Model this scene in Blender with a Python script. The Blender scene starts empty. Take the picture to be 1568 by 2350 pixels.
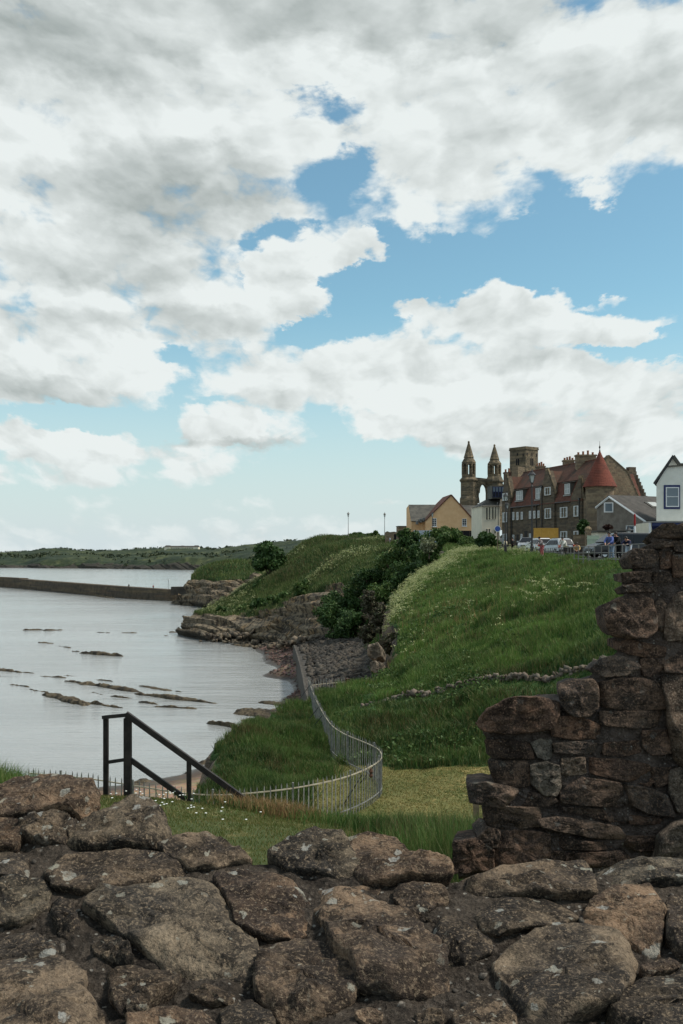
import bpy, bmesh, math, random
import numpy as np
from math import sin, cos, pi, radians, atan, sqrt, atan2
from mathutils import Vector, Matrix

random.seed(7)
rng = np.random.default_rng(11)
S = bpy.context.scene
C = S.collection
EYE = 18.0          # metres above the sea (sea level is z = 0)
FP = 2285.0         # focal length in units of the reading grid used for measuring (1568 x 2350)

# ------------------------------------------------------------------ camera
cam = bpy.data.cameras.new('camera')
cam.sensor_fit = 'VERTICAL'
cam.sensor_height = 36.0
cam.sensor_width = 24.0
cam.lens = 36.0 * FP / 2350.0
cam.shift_y = 100.0 / 2350.0
cam.clip_start = 0.1
cam.clip_end = 20000.0
cam_o = bpy.data.objects.new('camera', cam)
cam_o.location = (0, 0, EYE)
cam_o.rotation_euler = (radians(90), 0, 0)
C.objects.link(cam_o)
S.camera = cam_o

# ------------------------------------------------------------------ exposure, sampling
S.view_settings.view_transform = 'Standard'
S.view_settings.look = 'None'
S.view_settings.exposure = 0.0
S.view_settings.gamma = 1.0
S.view_settings.use_curve_mapping = False
S.cycles.use_denoising = True
S.cycles.max_bounces = 6
S.cycles.diffuse_bounces = 3
S.cycles.transparent_max_bounces = 6

# ------------------------------------------------------------------ sun
SUN_EL, SUN_AZ = radians(52), radians(92)      # azimuth measured from +Y (the view) towards +X
sun = bpy.data.lights.new('sun', 'SUN')
sun.energy = 3.7
sun.angle = radians(8)
sun.color = (1.0, 0.95, 0.86)
sun_o = bpy.data.objects.new('sun', sun)
sd = Vector((sin(SUN_AZ) * cos(SUN_EL), cos(SUN_AZ) * cos(SUN_EL), sin(SUN_EL)))
sun_o.rotation_euler = (-sd).to_track_quat('-Z', 'Y').to_euler()
sun_o.location = (0, 0, 60)
C.objects.link(sun_o)

# ------------------------------------------------------------------ node helper: arithmetic on sockets
class Sk:
    """A scalar socket with operators that add Math nodes."""
    def __init__(self, nt, s):
        self.nt, self.s = nt, s
    def _m(self, op, *a, clamp=False):
        n = self.nt.nodes.new('ShaderNodeMath')
        n.operation = op
        n.use_clamp = clamp
        for i, x in enumerate((self,) + a):
            if isinstance(x, Sk):
                self.nt.links.new(x.s, n.inputs[i])
            else:
                n.inputs[i].default_value = float(x)
        return Sk(self.nt, n.outputs[0])
    def __add__(self, o): return self._m('ADD', o)
    def __radd__(self, o): return self._m('ADD', o)
    def __sub__(self, o): return self._m('SUBTRACT', o)
    def __rsub__(self, o): return (self * -1.0) + o
    def __mul__(self, o): return self._m('MULTIPLY', o)
    def __rmul__(self, o): return self._m('MULTIPLY', o)
    def __truediv__(self, o): return self._m('DIVIDE', o)
    def madd(self, a, b): return self._m('MULTIPLY_ADD', a, b)
    def max(self, o): return self._m('MAXIMUM', o)
    def min(self, o): return self._m('MINIMUM', o)
    def pow(self, o): return self._m('POWER', o)
    def log(self): return self._m('LOGARITHM', math.e)
    def clamp(self): return self._m('ADD', 0.0, clamp=True)
    def fl(self): return self._m('FLOOR')
    def sm(self, a, b, lo=0.0, hi=1.0):
        n = self.nt.nodes.new('ShaderNodeMapRange')
        n.interpolation_type = 'SMOOTHSTEP'
        self.nt.links.new(self.s, n.inputs['Value'])
        n.inputs['From Min'].default_value = a
        n.inputs['From Max'].default_value = b
        n.inputs['To Min'].default_value = lo
        n.inputs['To Max'].default_value = hi
        return Sk(self.nt, n.outputs['Result'])

def sep(nt, v):
    n = nt.nodes.new('ShaderNodeSeparateXYZ')
    nt.links.new(v, n.inputs[0])
    return [Sk(nt, o) for o in n.outputs]

def comb(nt, x, y, z=0.0):
    n = nt.nodes.new('ShaderNodeCombineXYZ')
    for i, q in enumerate((x, y, z)):
        if isinstance(q, Sk): nt.links.new(q.s, n.inputs[i])
        else: n.inputs[i].default_value = q
    return n.outputs[0]

def noise_n(nt, vec, scale, detail=4.0, rough=0.55, dist=0.0, dim='3D', lac=2.0):
    n = nt.nodes.new('ShaderNodeTexNoise')
    n.noise_dimensions = dim
    if vec is not None: nt.links.new(vec, n.inputs['Vector'])
    n.inputs['Scale'].default_value = scale
    n.inputs['Detail'].default_value = detail
    n.inputs['Roughness'].default_value = rough
    n.inputs['Distortion'].default_value = dist
    n.inputs['Lacunarity'].default_value = lac
    return n

def mixc(nt, f, a, b, mode='MIX'):
    n = nt.nodes.new('ShaderNodeMix')
    n.data_type = 'RGBA'
    n.blend_type = mode
    n.clamp_factor = True
    for key, x in ((0, f), (6, a), (7, b)):
        if isinstance(x, Sk): nt.links.new(x.s, n.inputs[key])
        elif isinstance(x, bpy.types.NodeSocket): nt.links.new(x, n.inputs[key])
        elif key == 0: n.inputs[0].default_value = x
        else: n.inputs[key].default_value = (*x, 1.0) if len(x) == 3 else x
    return n.outputs[2]

# ------------------------------------------------------------------ world: Nishita sky under broken cumulus
world = bpy.data.worlds.new('World')
S.world = world
world.use_nodes = True
nt = world.node_tree
nt.nodes.clear()
wout = nt.nodes.new('ShaderNodeOutputWorld')
bg = nt.nodes.new('ShaderNodeBackground')
bg.inputs['Strength'].default_value = 0.1
nt.links.new(bg.outputs[0], wout.inputs[0])
sky = nt.nodes.new('ShaderNodeTexSky')
sky.sky_type = 'NISHITA'
sky.sun_disc = False
sky.sun_elevation = SUN_EL
sky.sun_rotation = SUN_AZ
sky.air_density = 1.0
sky.dust_density = 0.6
sky.ozone_density = 1.2
skyc = mixc(nt, 1.0, sky.outputs[0], (1.22, 1.56, 1.38), 'MULTIPLY')

tc = nt.nodes.new('ShaderNodeTexCoord')
dx, dy, dz = sep(nt, tc.outputs['Generated'])
hor = (dx * dx + dy * dy)._m('SQRT').max(0.02)
tt = (dz / hor).min(6.0)
phi = dx._m('ARCTAN2', dy)
tpos = tt.max(-0.06)
den = tpos + 0.42
q1, q2 = phi / den, den.log()
cvec = comb(nt, q1, q2 * 1.5, 0.0)
wn = noise_n(nt, cvec, 6.0, 5.0, 0.6, dim='2D')
wr, wg, wb = sep(nt, wn.outputs['Color'])
wsc = (tpos + 0.05).min(0.6) * 440.0
wn2 = noise_n(nt, cvec, 21.0, 7.0, 0.62, dim='2D')
w2r, w2g, w2b = sep(nt, wn2.outputs['Color'])
U = phi * FP + (wr - 0.5) * wsc + (w2r - 0.5) * wsc * 0.60
V = tpos * FP + (wg - 0.5) * wsc * 0.75 + (w2g - 0.5) * wsc * 0.50
fb = Sk(nt, noise_n(nt, cvec, 7.0, 9.0, 0.56, dim='2D').outputs['Fac'])
cv2 = comb(nt, q1 + 0.03, q2 * 1.5 + 0.09, 0.0)
fb2 = Sk(nt, noise_n(nt, cv2, 5.0, 5.0, 0.45, dim='2D').outputs['Fac'])
fb3 = Sk(nt, noise_n(nt, cvec, 5.0, 5.0, 0.45, dim='2D').outputs['Fac'])

def blobsum(lst, start):
    """Sum of soft ellipses; centres and radii are angles, given on the reading grid (2285 units per radian)."""
    acc = start
    for (u, v, ru, rv, w) in lst:
        a, b = (u - 784.0) / FP, (1275.0 - v) / FP
        p = atan(a)
        cx, cy = p * FP, b * cos(p) * FP
        ex = U.madd(1.0 / ru, -cx / ru)
        ey = V.madd(1.0 / rv, -cy / rv)
        r2 = ey.madd(ey, ex * ex)
        f = (r2 * -1.0)._m('ADD', 1.0, clamp=True)
        acc = f.madd(w, acc)
    return acc

CLOUD = [  # u, v, ru, rv, weight: + cloud, - clear
    (560, 330, 190, 150, .4), (330, 470, 330, 160, .35), (120, 260, 330, 230, .5), (1380, 190, 420, 190, .75), (1000, 250, 260, 160, .3), (380, 130, 400, 160, .3),
    (560, -20, 600, 160, .9),
    (300, 330, 620, 420, .5), (1150, 160, 620, 260, .6), (1150, 380, 330, 150, .5), (1480, 330, 300, 120, .5), (150, 720, 420, 200, .7), (520, 730, 170, 90, .5),
    (660, 150, 300, 120, .4), (560, 560, 150, 130, .35),
    (1420, 575, 330, 130, -1.5), (1120, 610, 260, 95, -1.3), (950, 600, 190, 100, -1.2), (820, 690, 140, 90, -1.4),
    (1560, 640, 240, 110, -.9), (715, 760, 90, 45, -1.2), (640, 540, 85, 55, -1.2), (1400, 500, 260, 70, -.6),
    (742, 243, 120, 62, -.95), (795, 385, 60, 45, -.55), (755, 430, 80, 34, -.35), (800, 490, 90, 40, -.2),
    (1520, 795, 190, 34, -1.3), (1340, 800, 130, 16, -.5), (400, 818, 65, 26, -.9), (425, 880, 60, 32, -.3), (440, 935, 80, 40, -.9),
    (170, 962, 300, 42, -1.3), (360, 990, 60, 50, -.7), (330, 1150, 800, 70, -.7), (820, 1090, 330, 95, -1.3), (850, 940, 70, 40, -.9), (800, 985, 50, 40, -1.0),
    (650, 640, 95, 120, 2.3), (690, 700, 85, 70, 1.3), (1125, 690, 110, 90, 1.6), (1040, 735, 110, 50, .7), (1200, 720, 130, 60, .8), (830, 580, 80, 46, 1.7), (920, 705, 65, 30, 1.6),
    (1410, 685, 90, 18, 1.1), (1400, 745, 300, 45, 1.0), (1200, 880, 560, 150, .95), (760, 860, 320, 95, .8), (930, 975, 170, 60, .9), (500, 975, 130, 50, 1.7), (330, 850, 75, 50, .7),
    (120, 880, 260, 70, .7), (30, 990, 85, 36, 1.5), (240, 1030, 260, 46, 1.25), (310, 985, 45, 22, .9), (140, 1010, 120, 26, .7), (60, 1055, 60, 20, .9), (200, 1100, 420, 30, .7), (560, 1150, 500, 22, .6), (1000, 1160, 300, 16, .5), (1350, 1020, 330, 55, .7), (1350, 1180, 400, 90, -.5),
]
GRAY = [  # u, v, ru, rv, weight: thick, shaded cloud
    (380, 440, 340, 130, .9), (400, 490, 230, 70, .4), (60, 90, 420, 120, .9), (700, 10, 950, 150, .75), (250, 590, 330, 90, .5), (320, 650, 90, 50, .35),
    (350, 745, 420, 45, .5), (1480, 240, 260, 150, .5), (1050, 330, 160, 90, .25), (690, 690, 100, 70, .45), (80, 905, 260, 50, .75),
    (560, 1016, 260, 16, .7), (960, 1030, 220, 14, .5), (1150, 1000, 260, 60, .4), (1250, 830, 300, 40, .2), (620, 920, 160, 30, .3),
    (1000, 60, 400, 70, .25), (1450, 1040, 260, 40, .3),
]
low = tpos.sm(0.02, 0.16)
amp = low * 0.75 + 0.75
D = blobsum(CLOUD, (fb - 0.47) * amp * 1.9 + 0.20)
gray = blobsum(GRAY, (fb3 - 0.5) * 0.25)
b1 = Sk(nt, noise_n(nt, cvec, 15.0, 7.0, 0.55, 0.6, dim='2D').outputs['Fac'])
b2 = Sk(nt, noise_n(nt, comb(nt, q1 + 0.010, q2 * 1.5 + 0.030, 0.0), 15.0, 4.0, 0.5, 0.6, dim='2D').outputs['Fac'])
def puff(vec):
    v = nt.nodes.new('ShaderNodeTexVoronoi'); v.feature = 'F1'; v.voronoi_dimensions = '2D'
    nt.links.new(vec, v.inputs['Vector'])
    v.inputs['Scale'].default_value = 8.0; v.inputs['Detail'].default_value = 3.0; v.inputs['Roughness'].default_value = 0.5
    return Sk(nt, v.outputs['Distance'])
pv = comb(nt, q1 + (wr - 0.5) * 0.10, q2 * 1.5 + (wg - 0.5) * 0.10, 0.0)
pv2 = comb(nt, q1 + (wr - 0.5) * 0.10 + 0.012, q2 * 1.5 + (wg - 0.5) * 0.10 + 0.035, 0.0)
pf, pf2 = puff(pv), puff(pv2)
relief = (pf2 - pf) * 0.46 + (fb3 - fb2) * 0.8 + (fb - fb3) * 0.25 + (b1 - b2) * 0.38
cover = (D + (b1 - 0.5) * 1.1 + (0.62 - pf) * 0.95).sm(-0.24, 0.56)
shade = ((relief + (D.min(1.2) * -0.10)) + 1.02 - gray * 0.62).clamp()
cl = mixc(nt, shade, (0.34, 0.385, 0.375), (0.83, 0.88, 0.87))
cl10 = mixc(nt, 1.0, cl, (10.0, 10.0, 10.0), 'MULTIPLY')
hz = tt.sm(-0.03, 0.26, 1.0, 0.0)
skyh = mixc(nt, hz, skyc, (6.35, 7.25, 7.6))
coverh = cover * tt.sm(-0.02, 0.11, 0.40, 0.99)
skyf = mixc(nt, coverh, skyh, cl10)
nt.links.new(skyf, bg.inputs['Color'])

# ================================================================== helpers
def P(u, v, Y):
    """World point at distance Y along the view for a reading-grid position."""
    return np.array(((u - 784.0) / FP * Y, Y, EYE - (v - 1275.0) / FP * Y))

def G(u, v, z=0.0):
    """Where the line of sight meets the level z."""
    return P(u, v, (EYE - z) * FP / (v - 1275.0))

def tag(o, label=None, cat=None, group=None, kind=None):
    if label: o['label'] = label
    if cat: o['category'] = cat
    if group: o['group'] = group
    if kind: o['kind'] = kind
    return o

def thing(name, label, cat, loc=(0, 0, 0), rotz=0.0, group=None):
    o = bpy.data.objects.new(name, None)
    o.empty_display_size = 0.2
    C.objects.link(o)
    o.location = Vector([float(q) for q in loc])
    o.rotation_euler = (0, 0, rotz)
    return tag(o, label, cat, group)

def mesh_np(name, V, F, mats, parent=None, smooth=False, midx=None, attrs=None):
    """One mesh object from arrays; F is an (n,3) or (n,4) array or a list of tuples."""
    me = bpy.data.meshes.new(name)
    V = np.asarray(V, dtype=np.float32)
    if isinstance(F, np.ndarray):
        n, k = F.shape
        me.vertices.add(len(V)); me.vertices.foreach_set('co', V.ravel())
        me.loops.add(n * k); me.loops.foreach_set('vertex_index', F.astype(np.int32).ravel())
        me.polygons.add(n)
        me.polygons.foreach_set('loop_start', np.arange(0, n * k, k, dtype=np.int32))
        me.polygons.foreach_set('loop_total', np.full(n, k, dtype=np.int32))
    else:
        me.from_pydata([tuple(map(float, p)) for p in V], [], [tuple(int(i) for i in f) for f in F])
    me.update(calc_edges=True)
    if not isinstance(mats, (list, tuple)): mats = [mats]
    for m in mats: me.materials.append(m)
    if midx is not None: me.polygons.foreach_set('material_index', np.asarray(midx, dtype=np.int32))
    if smooth: me.polygons.foreach_set('use_smooth', np.ones(len(me.polygons), dtype=bool))
    for k, a in (attrs or {}).items():
        at = me.attributes.new(k, 'FLOAT', 'POINT')
        at.data.foreach_set('value', np.asarray(a, dtype=np.float32).ravel())
    me.update()
    o = bpy.data.objects.new(name, me)
    C.objects.link(o)
    if parent is not None: o.parent = parent
    return o

class MB:
    """Collects boxes, prisms, tubes and lathes into ONE mesh."""
    def __init__(self):
        self.v, self.f, self.m = [], [], []
    def add(self, vs, fs, m=0):
        b = len(self.v)
        self.v += [tuple(map(float, q)) for q in vs]
        self.f += [tuple(b + i for i in f) for f in fs]
        self.m += [m] * len(fs)
        return self
    def box(self, x0, x1, y0, y1, z0, z1, m=0):
        vs = [(x0, y0, z0), (x1, y0, z0), (x1, y1, z0), (x0, y1, z0), (x0, y0, z1), (x1, y0, z1), (x1, y1, z1), (x0, y1, z1)]
        return self.add(vs, [(0, 3, 2, 1), (4, 5, 6, 7), (0, 1, 5, 4), (1, 2, 6, 5), (2, 3, 7, 6), (3, 0, 4, 7)], m)
    def beam(self, a, b, w, h, up=(0, 0, 1), m=0):
        """A bar of section w x h from a to b."""
        a, b = Vector(a), Vector(b)
        d = (b - a).normalized()
        s = d.cross(Vector(up))
        if s.length < 1e-4: s = d.cross(Vector((0, 1, 0)))
        s.normalize()
        t = s.cross(d)
        vs = []
        for p in (a, b):
            for i, j in ((-1, -1), (1, -1), (1, 1), (-1, 1)):
                vs.append(p + s * (i * w / 2) + t * (j * h / 2))
        return self.add(vs, [(0, 1, 2, 3), (7, 6, 5, 4), (0, 4, 5, 1), (1, 5, 6, 2), (2, 6, 7, 3), (3, 7, 4, 0)], m)
    def prism(self, poly, d, m=0):
        """Closed 3-D outline extruded by the vector d."""
        n = len(poly)
        d = Vector(d)
        vs = [Vector(p) for p in poly] + [Vector(p) + d for p in poly]
        fs = [tuple(range(n - 1, -1, -1)), tuple(range(n, 2 * n))] + [(i, (i + 1) % n, n + (i + 1) % n, n + i) for i in range(n)]
        return self.add(vs, fs, m)
    def lathe(self, prof, n=12, c=(0, 0, 0), m=0):
        """Profile of (radius, height) turned about the vertical through c."""
        vs, fs = [], []
        for r, z in prof:
            for k in range(n):
                a = 2 * pi * (k + .5) / n
                vs.append((c[0] + r * cos(a), c[1] + r * sin(a), c[2] + z))
        for i in range(len(prof) - 1):
            for k in range(n):
                k2 = (k + 1) % n
                fs.append((i * n + k, i * n + k2, (i + 1) * n + k2, (i + 1) * n + k))
        fs.append(tuple(range(n - 1, -1, -1)))
        fs.append(tuple((len(prof) - 1) * n + k for k in range(n)))
        return self.add(vs, fs, m)
    def tube(self, pts, rad, n=6, m=0):
        """Tube through pts; rad a number or one per point."""
        pts = [Vector(p) for p in pts]
        rs = rad if isinstance(rad, (list, tuple)) else [rad] * len(pts)
        vs, fs = [], []
        for i, p in enumerate(pts):
            d = (pts[min(i + 1, len(pts) - 1)] - pts[max(i - 1, 0)])
            if d.length < 1e-6: d = Vector((0, 0, 1))
            d.normalize()
            s = d.cross(Vector((0.13, 0.27, 0.95)))
            if s.length < 0.05: s = d.cross(Vector((0, 1, 0)))
            s.normalize()
            t = d.cross(s)
            for k in range(n):
                a = 2 * pi * k / n
                vs.append(p + s * (cos(a) * rs[i]) + t * (sin(a) * rs[i]))
        for i in range(len(pts) - 1):
            for k in range(n):
                k2 = (k + 1) % n
                fs.append((i * n + k, i * n + k2, (i + 1) * n + k2, (i + 1) * n + k))
        fs.append(tuple(range(n - 1, -1, -1)))
        fs.append(tuple((len(pts) - 1) * n + k for k in range(n)))
        return self.add(vs, fs, m)
    def build(self, name, mats, parent=None, smooth=False):
        o = mesh_np(name, self.v, self.f, mats, parent, smooth, self.m)
        bm = bmesh.new(); bm.from_mesh(o.data)
        bmesh.ops.recalc_face_normals(bm, faces=bm.faces)
        bm.to_mesh(o.data); bm.free()
        return o

def copy_tree(o, parent=None):
    c = o.copy(); C.objects.link(c); c.parent = parent
    for ch in o.children: copy_tree(ch, c)
    return c

# ---- numpy noise
def _hash(ix, iy, iz, seed=0):
    h = (ix.astype(np.int64) * 374761393 + iy.astype(np.int64) * 668265263 + iz.astype(np.int64) * 2147483647 + seed * 1274126177) & 0xffffffff
    h = ((h ^ (h >> 13)) * 1274126177) & 0xffffffff
    h = ((h ^ (h >> 16)) * 2246822519) & 0xffffffff
    return ((h ^ (h >> 15)) & 0xffffff) / float(0xffffff)

def vnoise(p, seed=0):
    p = np.asarray(p, dtype=np.float64)
    i = np.floor(p).astype(np.int64); f = p - i
    f = f * f * f * (f * (f * 6 - 15) + 10)
    r = 0
    for a in (0, 1):
        for b in (0, 1):
            for c in (0, 1):
                w = (f[..., 0] if a else 1 - f[..., 0]) * (f[..., 1] if b else 1 - f[..., 1]) * (f[..., 2] if c else 1 - f[..., 2])
                r = r + w * _hash(i[..., 0] + a, i[..., 1] + b, i[..., 2] + c, seed)
    return r * 2 - 1

def fbm(p, octv=4, seed=0, gain=0.5, lac=2.03):
    p = np.asarray(p, dtype=np.float64)
    r, a, s = 0, 1.0, 0.0
    for k in range(octv):
        r = r + a * vnoise(p * (lac ** k) + k * 17.3, seed + k); s += a; a *= gain
    return r / s

def ridged(p, octv=4, seed=0):
    r, a, s = 0, 1.0, 0.0
    for k in range(octv):
        r = r + a * (1 - np.abs(vnoise(p * (2.07 ** k) + k * 9.1, seed + k)) * 2); s += a; a *= .5
    return r / s

def sstep(a, b, x):
    t = np.clip((x - a) / (b - a), 0, 1)
    return t * t * (3 - 2 * t)

def grid_faces(nr, nc):
    i = np.arange(nr * nc).reshape(nr, nc)
    return np.stack([i[:-1, :-1], i[:-1, 1:], i[1:, 1:], i[1:, :-1]], -1).reshape(-1, 4)

def grid_normals(Pg):
    du = np.gradient(Pg, axis=1); dv = np.gradient(Pg, axis=0)
    n = np.cross(du, dv)
    n /= np.linalg.norm(n, axis=-1, keepdims=True) + 1e-9
    return n

def catmull(A, n):
    """Resample A (m,...) along axis 0 to n rows."""
    m = len(A)
    t = np.linspace(0, m - 1, n); i = np.clip(np.floor(t).astype(int), 0, m - 2); f = (t - i)
    sh = (-1,) + (1,) * (A.ndim - 1); f = f.reshape(sh)
    g = lambda k: A[np.clip(k, 0, m - 1)]
    p0, p1, p2, p3 = g(i - 1), g(i), g(i + 1), g(i + 2)
    p0 = np.where((i == 0).reshape(sh), 2 * p1 - p2, p0)
    p3 = np.where((i == m - 2).reshape(sh), 2 * p2 - p1, p3)
    return 0.5 * (2 * p1 + (p2 - p0) * f + (2 * p0 - 5 * p1 + 4 * p2 - p3) * f * f + (3 * p1 - p0 - 3 * p2 + p3) * f ** 3)

def net(rows, nr, nc):
    """Surface through rows of measured (u, v, Y) points; returns an (nr, nc, 3) grid of world points."""
    A = np.array([[P(*q) for q in r] for r in rows])
    A = catmull(A, nr)
    return np.swapaxes(catmull(np.swapaxes(A, 0, 1), nc), 0, 1)

# ================================================================== materials
def new_mat(name):
    m = bpy.data.materials.new(name); m.use_nodes = True
    nt = m.node_tree; b = nt.nodes['Principled BSDF']
    b.inputs['Specular IOR Level'].default_value = 0.3
    return m, nt, b

def pos_out(nt):
    return nt.nodes.new('ShaderNodeNewGeometry').outputs['Position']

def bump(nt, b, h, dist=0.02, strength=0.6):
    n = nt.nodes.new('ShaderNodeBump')
    n.inputs['Strength'].default_value = strength
    n.inputs['Distance'].default_value = dist
    nt.links.new(h.s if isinstance(h, Sk) else h, n.inputs['Height'])
    nt.links.new(n.outputs[0], b.inputs['Normal'])
    return n

def fac(n): return Sk(n.id_data, n.outputs['Fac'])

def plain(name, c1, c2=None, scale=3.0, rough=0.75, bumpd=0.0, spec=0.3, metal=0.0, lo=.35, hi=.65, detail=5):
    """Colour mottled between c1 and c2 by world-space noise."""
    m, nt, b = new_mat(name)
    b.inputs['Roughness'].default_value = rough
    b.inputs['Specular IOR Level'].default_value = spec
    b.inputs['Metallic'].default_value = metal
    if c2 is None:
        b.inputs['Base Color'].default_value = (*c1, 1)
    n = noise_n(nt, pos_out(nt), scale, detail, 0.6)
    if c2 is not None:
        nt.links.new(mixc(nt, fac(n).sm(lo, hi), c1, c2), b.inputs['Base Color'])
    if bumpd: bump(nt, b, fac(n), bumpd)
    return m

def masonry(name, cols, sx, sz, stain=(.06, .055, .045), stain_amt=.6, bumpd=.03):
    """Coursed weathered stone seen from far: cells of varied tone, joints, and blotchy weathering."""
    m, nt, b = new_mat(name)
    b.inputs['Roughness'].default_value = 0.92
    b.inputs['Specular IOR Level'].default_value = 0.15
    p = pos_out(nt)
    x, y, z = sep(nt, p)
    row = (z * (1 / sz)).fl()
    h = (x + y * 0.83) * (1 / sx) + row * 0.37
    cell = h.fl()
    wn_ = nt.nodes.new('ShaderNodeTexWhiteNoise'); wn_.noise_dimensions = '2D'
    nt.links.new(comb(nt, cell, row), wn_.inputs['Vector'])
    r = Sk(nt, wn_.outputs['Value'])
    cr = nt.nodes.new('ShaderNodeValToRGB'); nt.links.new(r.s, cr.inputs[0])
    e = cr.color_ramp.elements
    e[0].color = (*cols[0], 1); e[1].color = (*cols[-1], 1)
    for k, c in enumerate(cols[1:-1]):
        q = e.new((k + 1) / (len(cols) - 1)); q.color = (*c, 1)
    n1 = fac(noise_n(nt, p, 0.45, 6, .65)); n2 = fac(noise_n(nt, p, 2.5, 5, .65))
    c = mixc(nt, (n1 * .6 + n2 * .4).sm(.42, .66) * stain_amt, cr.outputs[0], stain)
    jz = ((z * (1 / sz) - row) - 0.5)._m('ABSOLUTE').sm(.40, .5)
    jx = ((h - cell) - 0.5)._m('ABSOLUTE').sm(.42, .5)
    j = jz.max(jx)
    c = mixc(nt, j * .22, c, (.10, .085, .07))
    nt.links.new(c, b.inputs['Base Color'])
    bump(nt, b, n2 - j * .8, bumpd, .7)
    return m

def tiles(name, c1, c2, c3, sx=.22, sz=.19):
    """Courses of roof tiles, each tile its own tone, with lichen-dark drifts."""
    m, nt, b = new_mat(name)
    b.inputs['Roughness'].default_value = .85; b.inputs['Specular IOR Level'].default_value = .15
    p = pos_out(nt); x, y, z = sep(nt, p)
    row = (z * (1 / sz)).fl(); h = (x * .7 + y) * (1 / sx) + row * .5; cell = h.fl()
    w = nt.nodes.new('ShaderNodeTexWhiteNoise'); w.noise_dimensions = '2D'
    nt.links.new(comb(nt, cell, row), w.inputs['Vector'])
    r = Sk(nt, w.outputs['Value'])
    n1 = fac(noise_n(nt, p, .7, 5, .65))
    c = mixc(nt, r * .8 + n1 * .2, c1, c2)
    c = mixc(nt, n1.sm(.48, .64) * .8, c, c3)
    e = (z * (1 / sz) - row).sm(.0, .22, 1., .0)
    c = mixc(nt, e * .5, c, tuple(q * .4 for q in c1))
    nt.links.new(c, b.inputs['Base Color'])
    bump(nt, b, (z * (1 / sz) - row) * -1.0 + r * .4, .03, .8)
    return m

def grass_mat(name, c1, c2, c3, sc=.35, rough=.75):
    m, nt, b = new_mat(name)
    b.inputs['Roughness'].default_value = rough
    b.inputs['Specular IOR Level'].default_value = 0.2
    p = pos_out(nt)
    n1 = fac(noise_n(nt, p, sc, 5, .6)); n2 = fac(noise_n(nt, p, sc * 9, 4, .65)); n3 = fac(noise_n(nt, p, sc * .4, 3, .5))
    c = mixc(nt, n1.sm(.38, .62), c1, c2)
    c = mixc(nt, (n2 * .6 + n3 * .4).sm(.5, .68), c, c3)
    nt.links.new(c, b.inputs['Base Color'])
    bump(nt, b, n2, .05, .6)
    return m

def blade_mat(name, c1, c2, c3, sc=.35, trans=.25, dry=None):
    """Blades and leaves: patchy colour by place plus a per-blade tint attribute; dry adds withered drifts."""
    m, nt, b = new_mat(name)
    b.inputs['Roughness'].default_value = .6
    b.inputs['Specular IOR Level'].default_value = .25
    p = pos_out(nt)
    at = nt.nodes.new('ShaderNodeAttribute'); at.attribute_name = 'tint'
    t = Sk(nt, at.outputs['Fac'])
    n1 = fac(noise_n(nt, p, sc, 4, .6)); n2 = fac(noise_n(nt, p, sc * 5, 3, .6))
    c = mixc(nt, (n1 * .7 + n2 * .3).sm(.40, .60), c1, c2)
    c = mixc(nt, (n2 * .5 + t * .5).sm(.48, .72), c, c3)
    if dry:
        n5 = fac(noise_n(nt, p, sc * 1.3, 5, .65, .6))
        c = mixc(nt, (n5 * .75 + t * .25).sm(.55, .66) * .75, c, dry)
    nt.links.new(c, b.inputs['Base Color'])
    tr = nt.nodes.new('ShaderNodeBsdfTranslucent'); nt.links.new(c, tr.inputs['Color'])
    mx = nt.nodes.new('ShaderNodeMixShader'); mx.inputs[0].default_value = trans
    nt.links.new(b.outputs[0], mx.inputs[1]); nt.links.new(tr.outputs[0], mx.inputs[2])
    nt.links.new(mx.outputs[0], nt.nodes['Material Output'].inputs['Surface'])
    return m

def cliff_mat(name, grass=((.028, .055, .016), (.05, .075, .022), (.075, .085, .03)), gs=.2, rocks=((.12, .095, .064), (.24, .185, .12), (.030, .026, .021), (.28, .17, .075)), wet=1.5):
    """Bedded sandstone that turns to rough grass where the 'green' attribute rises; dark weed near the tide line."""
    m, nt, b = new_mat(name)
    b.inputs['Roughness'].default_value = .88
    b.inputs['Specular IOR Level'].default_value = .2
    p = pos_out(nt); x, y, z = sep(nt, p)
    at = nt.nodes.new('ShaderNodeAttribute'); at.attribute_name = 'green'
    g = Sk(nt, at.outputs['Fac'])
    n1 = fac(noise_n(nt, p, .25, 5, .6)); n2 = fac(noise_n(nt, p, 1.4, 5, .65))
    zc = comb(nt, x * .12, y * .12, z * 2.2 + n1 * 1.5)
    bed = fac(noise_n(nt, zc, 1.0, 5, .6))
    vert = fac(noise_n(nt, comb(nt, x * .9, y * .9, z * .12), 1.0, 4, .6))
    r = mixc(nt, bed.sm(.35, .62), rocks[0], rocks[1])
    r = mixc(nt, (n1 * .5 + vert * .5).sm(.48, .62) * .8, r, rocks[3])
    r = mixc(nt, (n2 * .5 + vert * .5).sm(.47, .56) * .9, r, rocks[2])
    r = mixc(nt, (z + n2 * 1.5).sm(wet, wet + 1.6, .92, 0.0), r, (.028, .025, .018))
    n3 = fac(noise_n(nt, p, gs, 5, .62)); n4 = fac(noise_n(nt, p, gs * 7, 4, .65))
    gc = mixc(nt, n3.sm(.4, .6), grass[0], grass[1])
    gc = mixc(nt, (n4 * .6 + n3 * .4).sm(.5, .66), gc, grass[2])
    c = mixc(nt, (g + (n2 - .5) * .7).sm(.4, .6), r, gc)
    nt.links.new(c, b.inputs['Base Color'])
    bump(nt, b, n2 + bed * .5 + n4 * .5, .25, .8)
    return m

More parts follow.
